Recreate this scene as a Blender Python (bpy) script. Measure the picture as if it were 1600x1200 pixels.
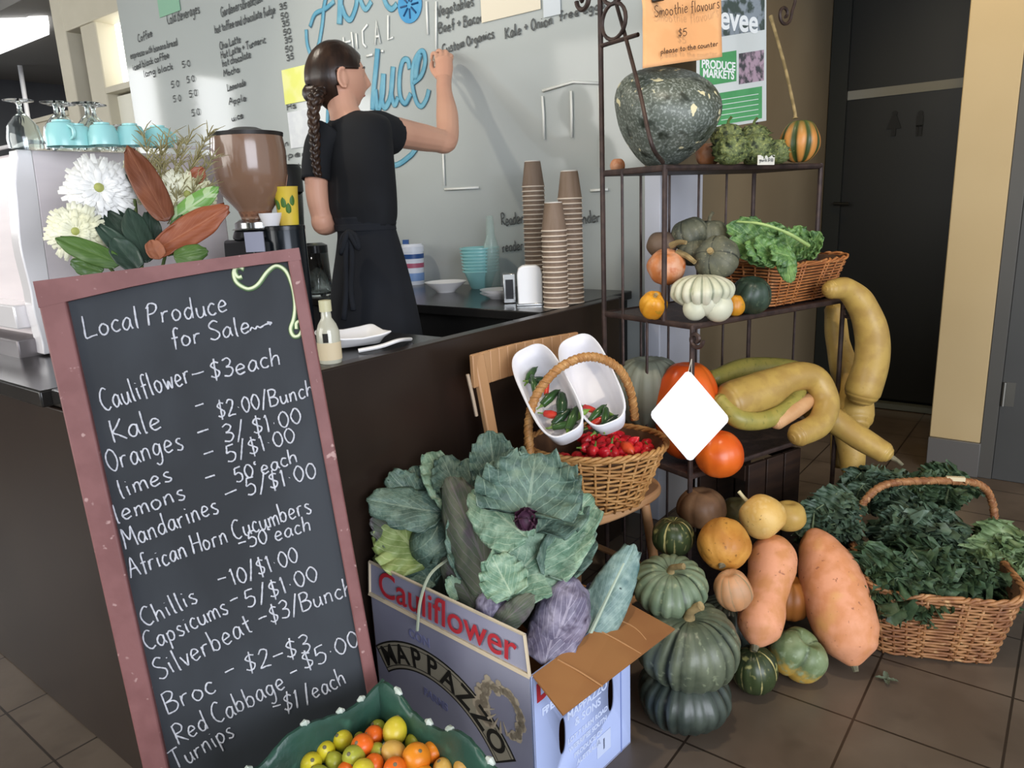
import bpy, math, random
from mathutils import Vector as V, Matrix as M4, Quaternion as Q, noise as NZ
from math import sin, cos, pi, radians as rad, sqrt, atan2
for _o in list(bpy.data.objects): bpy.data.objects.remove(_o)
SC = bpy.context.scene; COL = SC.collection
RND = random.Random(7)

# ---------------------------------------------------------------- camera
FPX = 1150.0; HC = 1.2
PIT, ROL, YAW = rad(13.6), rad(2.5), rad(38)
CAM = V((0, 0, HC))
_fh = V((-sin(YAW), cos(YAW), 0)); _r0 = V((cos(YAW), sin(YAW), 0)); _up = V((0, 0, 1))
FW = _fh*cos(PIT) - _up*sin(PIT); _u0 = _up*cos(PIT) + _fh*sin(PIT)
RT = cos(ROL)*_r0 - sin(ROL)*_u0; UP = sin(ROL)*_r0 + cos(ROL)*_u0
cd = bpy.data.cameras.new('camera'); cd.sensor_fit = 'HORIZONTAL'; cd.sensor_width = 36
cd.lens = FPX/1600*36; cd.clip_start = .02; cd.clip_end = 100
cam = bpy.data.objects.new('camera', cd); COL.objects.link(cam)
cam.matrix_world = M4(((RT.x, UP.x, -FW.x, CAM.x), (RT.y, UP.y, -FW.y, CAM.y), (RT.z, UP.z, -FW.z, CAM.z), (0, 0, 0, 1)))
SC.camera = cam

# ---------------------------------------------------------------- light
def hexc(h, a=1.0):
    h = h.lstrip('#'); o = []
    for i in (0, 2, 4):
        c = int(h[i:i+2], 16)/255
        o.append(c/12.92 if c <= .04045 else ((c+.055)/1.055)**2.4)
    return (*o, a)
W = bpy.data.worlds.new('world'); SC.world = W; W.use_nodes = True
_bg = W.node_tree.nodes['Background']; _bg.inputs[0].default_value = hexc('#e4ecf4'); _bg.inputs[1].default_value = 1.05
SC.view_settings.view_transform = 'Standard'; SC.view_settings.look = 'None'
SC.view_settings.exposure = 0.3; SC.view_settings.gamma = 1.0; SC.view_settings.use_curve_mapping = False
def area(name, loc, target, sx, sy, power, col):
    l = bpy.data.lights.new(name, 'AREA'); l.shape = 'RECTANGLE'; l.size = sx; l.size_y = sy; l.energy = power; l.color = hexc(col)[:3]
    o = bpy.data.objects.new(name, l); COL.objects.link(o); o.location = loc
    o.rotation_euler = (V(target)-V(loc)).to_track_quat('-Z', 'Y').to_euler(); return o
area('shopfront_daylight', (3.3, -1.2, 1.75), (-.8, 1.3, .6), 3.2, 2.3, 175, '#eef3ff')
area('street_window_daylight', (-3.2, -3.7, 2.1), (-2.2, 2.4, 1.2), 4.5, 2.0, 125, '#fbf7ee')
def spot(name, loc, target, power, size, col, blend=.6, rad_=.06):
    l = bpy.data.lights.new(name, 'SPOT'); l.energy = power; l.spot_size = rad(size); l.spot_blend = blend; l.color = hexc(col)[:3]; l.shadow_soft_size = rad_
    o = bpy.data.objects.new(name, l); COL.objects.link(o); o.location = loc
    o.rotation_euler = (V(target)-V(loc)).to_track_quat('-Z', 'Y').to_euler(); return o
spot('column_downlight', (-.35, 2.75, 3.1), (-.35, 3.5, 1.5), 42, 80, '#ffdc9a')
spot('produce_downlight', (-.35, 1.1, 3.1), (-.5, 1.75, .2), 62, 62, '#ffedd2')
spot('counter_downlight', (-2.75, .9, 3.1), (-1.95, 2.42, 1.2), 44, 85, '#fff4e2')

area('side_room_panel_light', (-7.2, 3.0, 2.66), (-7.2, 3.4, 0), 1.6, .5, 45, '#f6f4ee')
# ---------------------------------------------------------------- pixel -> place
def ray(x, y): return FW + RT*((x-800)/FPX) - UP*((y-600)/FPX)
def aD(x, y, D): return CAM + ray(x, y)*D
def aZ(x, y, z): r = ray(x, y); return CAM + r*((z-HC)/r.z)
def aX(x, y, X): r = ray(x, y); return CAM + r*(X/r.x)
def aY(x, y, Y): r = ray(x, y); return CAM + r*(Y/r.y)
def aP(x, y, p, n):
    r = ray(x, y); return CAM + r*((p-CAM).dot(n)/r.dot(n))
def dep(p): return (V(p)-CAM).dot(FW)
def ppm(p): return FPX/dep(p)

# ---------------------------------------------------------------- mesh builder
class G:
    def __init__(s): s.v = []; s.f = []; s.q = []
    def add(s, vs, fs, M=None, q=None):
        b = len(s.v)
        for i, p in enumerate(vs):
            p = V(p)
            s.v.append(M @ p if M else p); s.q.append(q[i] if q else (0, 0, 0))
        s.f += [tuple(b+i for i in f) for f in fs]; return s
    def box(s, c, d, M=None):
        x, y, z = c; a, b, e = d[0]/2, d[1]/2, d[2]/2
        vs = [(x+i*a, y+j*b, z+k*e) for i in (-1, 1) for j in (-1, 1) for k in (-1, 1)]
        return s.add(vs, [(0, 1, 3, 2), (4, 6, 7, 5), (0, 4, 5, 1), (2, 3, 7, 6), (0, 2, 6, 4), (1, 5, 7, 3)], M)
    def hexa(s, lo, hi):
        n = len(lo)
        return s.add(list(lo)+list(hi), [tuple(range(n))[::-1], tuple(range(n, 2*n))] + [(i, (i+1) % n, n+(i+1) % n, n+i) for i in range(n)])
    def tube(s, pts, r, n=8, closed=False, M=None, ell=None):
        pts = [V(p) for p in pts]; N = len(pts)
        rr = r if isinstance(r, (list, tuple)) else [r]*N
        T = []
        for i in range(N):
            a = pts[(i-1) % N] if (closed or i) else pts[0]; b = pts[(i+1) % N] if (closed or i < N-1) else pts[-1]
            t = b-a; T.append(t.normalized() if t.length > 1e-9 else V((0, 0, 1)))
        u = T[0].orthogonal().normalized()
        if ell: u = (V(ell[0]) - T[0]*V(ell[0]).dot(T[0])).normalized()
        vs = []; q = []; L = 0
        for i in range(N):
            if i:
                u = T[i-1].rotation_difference(T[i]) @ u; u = (u - T[i]*u.dot(T[i])).normalized(); L += (pts[i]-pts[i-1]).length
            w = T[i].cross(u); e = ell[1] if ell else 1
            for k in range(n):
                a = 2*pi*k/n; vs.append(pts[i] + u*(cos(a)*rr[i]) + w*(sin(a)*rr[i]*e)); q.append((k/n, i/max(1, N-1), L))
        fs = [(i*n+k, i*n+(k+1) % n, ((i+1) % N)*n+(k+1) % n, ((i+1) % N)*n+k) for i in range(N if closed else N-1) for k in range(n)]
        if not closed:
            fs += [tuple(range(n))[::-1], tuple((N-1)*n+k for k in range(n))]
        return s.add(vs, fs, M, q)
    def lathe(s, prof, n=24, M=None, cap=True):
        vs = []; q = []; m = len(prof)
        for i, (r, z) in enumerate(prof):
            for k in range(n):
                a = 2*pi*k/n; vs.append((r*cos(a), r*sin(a), z)); q.append((k/n, i/(m-1), z))
        fs = [(i*n+k, i*n+(k+1) % n, (i+1)*n+(k+1) % n, (i+1)*n+k) for i in range(m-1) for k in range(n)]
        if cap: fs += [tuple(range(n))[::-1], tuple((m-1)*n+k for k in range(n))]
        return s.add(vs, fs, M, q)
    def grid(s, fn, nu, nv, cu=False, M=None, qf=None):
        vs = []; q = []
        for j in range(nv+1):
            for i in range(nu if cu else nu+1):
                u, v = i/nu, j/nv; vs.append(fn(u, v)); q.append(qf(u, v) if qf else (u, v, 0))
        w = nu if cu else nu+1
        fs = [(j*w+i, j*w+(i+1) % w, (j+1)*w+(i+1) % w, (j+1)*w+i) for j in range(nv) for i in range(nu)]
        return s.add(vs, fs, M, q)
    def ball(s, c, r, n=12, m=8, M=None):
        r = r if isinstance(r, (tuple, list)) else (r, r, r); c = V(c)
        return s.grid(lambda u, v: c + V((r[0]*cos(2*pi*u)*sin(pi*v), r[1]*sin(2*pi*u)*sin(pi*v), -r[2]*cos(pi*v))), n, m, True, M)
    def obj(s, name, mt, parent=None, smooth=True, angle=40, bevel=0, solid=0, sub=0, loc=None):
        me = bpy.data.meshes.new(name); me.from_pydata(s.v, [], s.f)
        at = me.attributes.new('q', 'FLOAT_VECTOR', 'POINT'); at.data.foreach_set('vector', [x for t in s.q for x in t])
        if smooth:
            me.polygons.foreach_set('use_smooth', [True]*len(me.polygons))
            if angle: me.set_sharp_from_angle(angle=rad(angle))
        me.materials.append(mt); me.update()
        o = bpy.data.objects.new(name, me); COL.objects.link(o)
        if parent is not None: o.parent = parent
        if loc is not None: o.location = loc
        if bevel:
            b = o.modifiers.new('edge', 'BEVEL'); b.width = bevel; b.segments = 2; b.limit_method = 'ANGLE'; b.angle_limit = rad(40)
        if sub:
            b = o.modifiers.new('sub', 'SUBSURF'); b.levels = sub; b.render_levels = sub
        if solid:
            b = o.modifiers.new('thick', 'SOLIDIFY'); b.thickness = solid; b.offset = 0
        return o
def tagp(o, label, cat, group=None):
    o['label'] = label; o['category'] = cat
    if group: o['group'] = group
    return o
def thing(name, label, cat, loc=(0, 0, 0), rot=None, group=None):
    o = bpy.data.objects.new(name, None); COL.objects.link(o); o.empty_display_size = .05
    o.location = loc
    if rot is not None: o.rotation_euler = rot if not isinstance(rot, (int, float)) else (0, 0, rot)
    return tagp(o, label, cat, group)
def struct(o): o['kind'] = 'structure'; return o
def dup(o, loc, rot=None, label=None, scale=None):
    r = o.copy(); COL.objects.link(r); r.location = loc
    if rot is not None: r.rotation_euler = rot if not isinstance(rot, (int, float)) else (0, 0, rot)
    if scale: r.scale = (scale,)*3 if isinstance(scale, (int, float)) else scale
    if label: r['label'] = label
    for ch in list(o.children):
        c = ch.copy(); COL.objects.link(c); c.parent = r
        for g in list(ch.children):
            d = g.copy(); COL.objects.link(d); d.parent = c
    return r
def frame(x, y, z, o):   # matrix from axes and origin
    x, y, z, o = V(x), V(y), V(z), V(o)
    return M4(((x.x, y.x, z.x, o.x), (x.y, y.y, z.y, o.y), (x.z, y.z, z.z, o.z), (0, 0, 0, 1)))
def cat(pts, n=6, closed=False):   # catmull-rom
    pts = [V(p) for p in pts]; N = len(pts); out = []
    for i in range(N if closed else N-1):
        p1, p2 = pts[i], pts[(i+1) % N]
        p0 = pts[i-1] if (i or closed) else p1*2-p2; p3 = pts[(i+2) % N] if (closed or i+2 < N) else p2*2-p1
        for k in range(n):
            t = k/n; out.append(.5*((2*p1)+(p2-p0)*t+(2*p0-5*p1+4*p2-p3)*t*t+(3*p1-p0-3*p2+p3)*t**3))
    if not closed: out.append(pts[-1])
    return out
def lerpl(vals, n):   # resample a list of numbers
    m = len(vals)-1; o = []
    for i in range(n):
        t = i/(n-1)*m; k = min(int(t), m-1); f = t-k; f = f*f*(3-2*f); o.append(vals[k]*(1-f)+vals[k+1]*f)
    return o

# ---------------------------------------------------------------- materials
MATS = {}
def mat(name, c1, c2=None, sc=6, det=3, rough=.5, metal=0, bump=0, bsc=60, spots=None, rib=None, trans=0, alpha=1, emit=0, coat=0, ior=1.45, lo=.4, hi=.6, stretch=None, spec=None, sheen=0, sss=0, waves=None, joints=None):
    if name in MATS: return MATS[name]
    m = bpy.data.materials.new(name); m.use_nodes = True; nt = m.node_tree; N = nt.nodes; L = nt.links
    P = N['Principled BSDF']; I = P.inputs
    I['Roughness'].default_value = rough; I['Metallic'].default_value = metal; I['IOR'].default_value = ior
    if spec is not None: I['Specular IOR Level'].default_value = spec
    if trans: I['Transmission Weight'].default_value = trans
    if coat: I['Coat Weight'].default_value = coat; I['Coat Roughness'].default_value = .08
    if sheen: I['Sheen Weight'].default_value = sheen
    if alpha < 1: I['Alpha'].default_value = alpha
    tc = N.new('ShaderNodeTexCoord'); src = tc.outputs['Object']
    if stretch:
        mp = N.new('ShaderNodeMapping'); mp.inputs['Scale'].default_value = stretch; L.new(src, mp.inputs[0]); src = mp.outputs[0]
    def nz(scale, d=3):
        n = N.new('ShaderNodeTexNoise'); n.inputs['Scale'].default_value = scale; n.inputs['Detail'].default_value = d; L.new(src, n.inputs['Vector']); return n.outputs['Fac']
    def rng(s, a, b):
        r = N.new('ShaderNodeMapRange'); r.inputs['From Min'].default_value = a; r.inputs['From Max'].default_value = b; L.new(s, r.inputs['Value']); return r.outputs[0]
    def mix(f, a, b):
        x = N.new('ShaderNodeMix'); x.data_type = 'RGBA'
        L.new(f, x.inputs[0])
        for s, i in ((a, 6), (b, 7)):
            if isinstance(s, tuple): x.inputs[i].default_value = s
            else: L.new(s, x.inputs[i])
        return x.outputs[2]
    def math_(op, a, b=None):
        x = N.new('ShaderNodeMath'); x.operation = op
        for i, s in enumerate((a, b)):
            if s is None: continue
            if isinstance(s, (int, float)): x.inputs[i].default_value = s
            else: L.new(s, x.inputs[i])
        return x.outputs[0]
    col = hexc(c1)
    if c2: col = mix(rng(nz(sc, det), lo, hi), col, hexc(c2))
    qn = None
    def qxyz():
        at = N.new('ShaderNodeAttribute'); at.attribute_name = 'q'; sp = N.new('ShaderNodeSeparateXYZ'); L.new(at.outputs['Vector'], sp.inputs[0]); return sp.outputs
    if rib:      # (colour, channel, from, to, noise)
        for (rc, ch, a, b, nn) in (rib if isinstance(rib, list) else [rib]):
            f = qxyz()[ch]
            if nn: f = math_('ADD', f, math_('MULTIPLY', math_('SUBTRACT', nz(sc*3), .5), nn))
            col = mix(rng(f, a, b), col, hexc(rc))
    if waves:    # leaf veins: (colour, count, slant, width)
        rc, cnt, sl, wd = waves; q = qxyz()
        au = math_('ABSOLUTE', math_('SUBTRACT', q[0], .5))
        ph = math_('FRACT', math_('ADD', math_('MULTIPLY', math_('SUBTRACT', q[1], math_('MULTIPLY', au, sl)), cnt), math_('MULTIPLY', nz(30, 2), .7)))
        d = math_('ABSOLUTE', math_('SUBTRACT', ph, .5))
        vein = math_('MAXIMUM', math_('LESS_THAN', d, wd*.5), math_('LESS_THAN', au, wd*.18))
        col = mix(math_('MULTIPLY', vein, .38), col, hexc(rc))
    if spots:
        for (sc_, s2, a, b) in (spots if isinstance(spots, list) else [spots]):
            col = mix(rng(nz(s2, 2), a, b), col, hexc(sc_))
    if joints:   # floor tiles: (colour, size x, size y, off x, off y, width)
        jc, sx, sy, ox, oy, w = joints
        sp = N.new('ShaderNodeSeparateXYZ'); L.new(tc.outputs['Object'], sp.inputs[0])
        fx = math_('ABSOLUTE', math_('SUBTRACT', math_('FRACT', math_('DIVIDE', math_('SUBTRACT', sp.outputs[0], ox-50*sx-sx/2), sx)), .5))
        fy = math_('ABSOLUTE', math_('SUBTRACT', math_('FRACT', math_('DIVIDE', math_('SUBTRACT', sp.outputs[1], oy-50*sy-sy/2), sy)), .5))
        col = mix(math_('MAXIMUM', math_('LESS_THAN', fx, w/sx), math_('LESS_THAN', fy, w/sy)), col, hexc(jc))
    for s in ('Base Color',):
        if isinstance(col, tuple): I[s].default_value = col
        else: L.new(col, I[s])
    if emit:
        I['Emission Strength'].default_value = emit
        if isinstance(col, tuple): I['Emission Color'].default_value = col
        else: L.new(col, I['Emission Color'])
    if sss: I['Subsurface Weight'].default_value = sss; I['Subsurface Radius'].default_value = (.01, .004, .002)
    if bump:
        b = N.new('ShaderNodeBump'); b.inputs['Strength'].default_value = min(1, bump); b.inputs['Distance'].default_value = .004*max(1, bump)
        L.new(nz(bsc, 4), b.inputs['Height']); L.new(b.outputs[0], I['Normal'])
    MATS[name] = m; return m

# ---------------------------------------------------------------- setting
def wallbox(name, x0, x1, y0, y1, z0, z1, mt, bevel=0):
    g = G(); g.box(((x0+x1)/2, (y0+y1)/2, (z0+z1)/2), (x1-x0, y1-y0, z1-z0)); return struct(g.obj(name, mt, bevel=bevel))
XR, YG, YD = -1.2, 2.42, 4.45      # beige return wall, glass wall, door wall
m_floor = mat('floor_tile', '#594d41', '#695c4f', sc=3.2, det=6, rough=.34, bump=.12, bsc=25, joints=('#30271f', .29, .29, -.31, 1.636, .0028), spots=('#42382f', 9, .6, .95))
wallbox('floor', -10, 5, -5, 6.5, -.1, 0, m_floor)
m_ceil = mat('ceiling_paint', '#8d8c88', rough=.9)
wallbox('ceiling', -10, 3.4, -4, 6.5, 3.2, 3.3, m_ceil)
m_glassboard = mat('painted_glass', '#b3b8b4', '#acb1ae', sc=.7, rough=.5, coat=.7, spec=.25)
wallbox('wall_back', -4.76, XR, YG, YG+.25, 0, 3.2, m_glassboard)
m_white = mat('white_paint', '#c9ccd6', '#bfc2cc', sc=2, rough=.6, bump=.05)
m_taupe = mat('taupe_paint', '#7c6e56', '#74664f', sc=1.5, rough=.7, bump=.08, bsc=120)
m_beige = mat('cream_paint', '#c5ad80', '#bfa678', sc=1.2, rough=.6, bump=.05, bsc=120)
m_grey = mat('grey_panel', '#4b4b49', '#444442', sc=1.5, rough=.5)
m_skirt = mat('grey_skirting', '#64615d', rough=.5)
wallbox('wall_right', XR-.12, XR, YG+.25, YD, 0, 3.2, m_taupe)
_c = aX(1092, 400, XR).y
wallbox('trim_1', XR-.05, XR+.012, YG-.02, _c, 0, 1.29, m_white, .004)
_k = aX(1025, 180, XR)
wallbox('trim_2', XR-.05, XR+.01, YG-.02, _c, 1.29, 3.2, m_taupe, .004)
# recessed dark door
m_door = mat('charcoal_door', '#171917', '#1d1f1c', sc=2, rough=.42, stretch=(1, 1, .3))
wallbox('wall_door', XR-.1, 1.2, YD+.06, YD+.2, 0, 3.2, mat('charcoal_wall', '#151614', rough=.6))
d = G(); d.box(((XR+.06-.1)/2-.05, YD+.03, 1.15), (1.12, .05, 2.2)); door = struct(d.obj('door_1', m_door, bevel=.004))
g = G(); g.box((XR+.05, YD+.02, 1.6), (.09, .09, 3.2)); struct(g.obj('trim_3', mat('door_jamb', '#20231f', rough=.45)))
g = G(); g.box((-.55, YD-.01, .02), (1.3, .06, .03)); struct(g.obj('trim_4', mat('metal_threshold', '#8d938a', rough=.35, metal=.6)))
# column and grey door at the right
cl, cr = aY(1515, 0, 3.5), aY(1598, 0, 3.5)
wallbox('wall_column', -.45, -.262, 3.5, 3.85, .15, 3.2, m_beige, .004)
wallbox('baseboard_column', -.452, -.258, 3.49, 3.86, 0, .15, m_skirt, .003)
wallbox('trim_5', -.262, -.21, 3.5, 3.8, 0, 3.2, mat('grey_jamb', '#55534e', rough=.45), .003)
g = G(); g.box((.24, 3.53, 1.2), (.9, .045, 2.4)); d2 = struct(g.obj('door_2', m_grey, bevel=.003))
wallbox('wall_far', -.21, 2.4, 3.58, 3.85, 0, 3.2, m_grey)
for zz in (.32, 1.32, 2.15):
    g = G(); g.tube([(-.2, 3.5, zz), (-.2, 3.5, zz+.1)], .007, 8); g.box((-.18, 3.507, zz+.05), (.035, .004, .1)); g.obj('hinge', mat('dull_steel', '#77756e', rough=.4, metal=.8), d2)
# door signs (flat on the door)
sgn = G(); a, b = aY(1339, 146, YD), aY(1515, 130, YD)
ux = V((1, 0, 0)); g = G(); cz = (a.z+b.z)/2
g.box(((a.x+b.x)/2, YD+.001, cz), (abs(b.x-a.x)+.1, .004, .045)); sg = g.obj('door_sign', mat('sign_strip', '#8f918c', rough=.5))
tagp(sg, 'thin pale strip sign with dark capitals across the black door', 'sign')
for (px_, kind) in ((1397, 0), (1437, 1)):
    c = aY(px_, 190, YD); g = G(); y = YD-.001
    n0_ = len(g.v); g.lathe([(.022, -.002), (.022, .002)], 16, frame((1, 0, 0), (0, 0, 1), (0, -1, 0), (c.x, y, c.z+.07)))
    if kind: g.box((c.x, y, c.z+.005), (.055, .004, .09)); g.box((c.x-.014, y, c.z-.075), (.02, .004, .09)); g.box((c.x+.014, y, c.z-.075), (.02, .004, .09))
    else: g.hexa([(c.x-.06, y-.002, c.z-.06), (c.x+.06, y-.002, c.z-.06), (c.x+.02, y-.002, c.z+.05), (c.x-.02, y-.002, c.z+.05)], [(c.x-.06, y+.002, c.z-.06), (c.x+.06, y+.002, c.z-.06), (c.x+.02, y+.002, c.z+.05), (c.x-.02, y+.002, c.z+.05)]); g.box((c.x, y, c.z-.09), (.04, .004, .06))
    g.v = [V((c.x+(p.x-c.x)*.6, p.y, c.z+(p.z-c.z)*.6)) for p in g.v]
    tagp(g.obj('toilet_symbol', mat('black_vinyl', '#0c0e0c', rough=.5)), ['black skirted figure symbol on the dark door', 'black trousered figure symbol on the dark door'][kind], 'symbol')
# door hardware
m_chrome = mat('chrome', '#b8b8b6', rough=.18, metal=1)
hp = aY(1312, 318, YD-.06); g = G(); g.tube([(hp.x-.03, YD, hp.z), (hp.x-.03, YD-.06, hp.z), (hp.x+.05, YD-.065, hp.z-.005)], .009, 8); g.obj('handle', mat('dark_steel', '#3c3d3b', rough=.35, metal=.8), door)
hp = aY(1305, 218, YD-.02); g = G(); g.lathe([(.016, 0), (.018, .012), (.012, .02)], 14, frame((1, 0, 0), (0, 0, 1), (0, -1, 0), (hp.x, YD, hp.z))); g.obj('lock', MATS['dark_steel'], door)
# left end: window, dark doorway and cream frames beyond the glass
m_cream = mat('cream_timber', '#c8c1ae', '#beb7a3', sc=2, rough=.55)
m_sky = mat('bright_daylight_pane', '#fffdf4', emit=2.2, rough=.4)
m_charc = mat('dark_room', '#3b3c3d', rough=.7)
def onb(x, y): p = aY(x, y, YG); return p
wallbox('wall_left', -7.32, -7.2, -4, YG, 0, 3.2, mat('grey_wall', '#77777a', rough=.7))
XA, XB, XC, XD, XE = -5.66, -5.50, -5.33, -5.12, -4.76
g = G(); g.box(((-9.5+XA)/2, YG+.12, 2.98), (XA+9.5, .2, .46)); struct(g.obj('trim_6', mat('grey_bulkhead', '#85837f', rough=.7)))
for n_, (u0, u1, t_) in enumerate(((XA, XB, .24), (XC, XD, .20))): g = G(); g.box(((u0+u1)/2, YG+.12, 1.6), (u1-u0, t_, 3.2)); struct(g.obj('trim_%d' % (7+n_), m_cream, bevel=.01))
g = G(); g.box(((XA+XE)/2, YG+.12, 2.82), (XE-XA, .23, .76)); struct(g.obj('trim_9', m_cream, bevel=.006))
g = G(); g.box(((XB+XC)/2, YG+.14, 1.25), (XC-XB, .06, 2.5)); struct(g.obj('door_3', m_charc))
g = G(); g.box(((XD+XE)/2, YG+.16, 2.24), (XE-XD, .03, .44)); w1 = struct(g.obj('window_1', m_sky))
g = G(); g.box(((XD+XE)/2, YG+.10, 2.03), (XE-XD, .16, .035)); g.obj('window_sill', m_cream, w1)
g = G(); g.box(((XD+XE)/2, YG+.14, 1.0), (XE-XD, .1, 2.0)); struct(g.obj('wall_below_window', mat('pale_wall', '#e2e0d2', rough=.7)))
g = G(); g.box((-6.05, YG+.12, .97), (.75, .22, 1.94)); g.box((-6.05, YG+.12, 1.95), (.8, .26, .03)); struct(g.obj('trim_10', m_cream))
wallbox('wall_side_room', -9.6, -4.9, 4.9, 5.0, 0, 3.2, mat('side_room_wall', '#55565a', rough=.7)); wallbox('wall_side_end', -9.6, -9.5, YG, 5.0, 0, 3.2, MATS['side_room_wall'])
wallbox('ceiling_side_room', -9.6, -4.9, YG+.22, 5.0, 2.76, 2.84, mat('side_room_ceiling', '#8b8985', rough=.8))
P4 = [aZ(x, y, 2.7) for x, y in ((-8, 40), (77, 38), (77, 54), (-8, 88))]; g = G(); g.hexa(P4, [p+V((0, 0, .06)) for p in P4])
tagp(g.obj('ceiling_light', mat('light_panel', '#ffffff', emit=2.0)), 'bright white ceiling light panel in the side room', 'ceiling light')
g = G(); p_, q_ = aY(26, 70, 3.3), aY(42, 172, 3.3); w_ = (q_-p_)/(q_.z-p_.z); g.tube([p_+w_*(2.76-p_.z), p_+w_*(0-p_.z)], .022, 10); tagp(g.obj('white_pole', mat('white_enamel', '#e8e6e6', rough=.4)), 'thin white leaning pole in the dim side room at far left', 'pole')
# street windows on the left wall (they light the room and mirror in the glass)
for i, (y0, y1) in enumerate(((.93, 1.26), (.12, .58), (-1.9, -.6))):
    g = G(); g.box((-7.19, (y0+y1)/2, 2.1), (.03, y1-y0, 1.0)); w = struct(g.obj('window_%d' % (i+2), mat('street_daylight', '#fdfeff', emit=6.5)))
    f = G()
    for yy in (y0, y1): f.box((-7.17, yy, 2.1), (.06, .05, 1.1))
    for zz in (1.6, 2.6): f.box((-7.17, (y0+y1)/2, zz), (.06, y1-y0, .05))
    f.obj('window_frame', m_cream, w)
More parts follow.
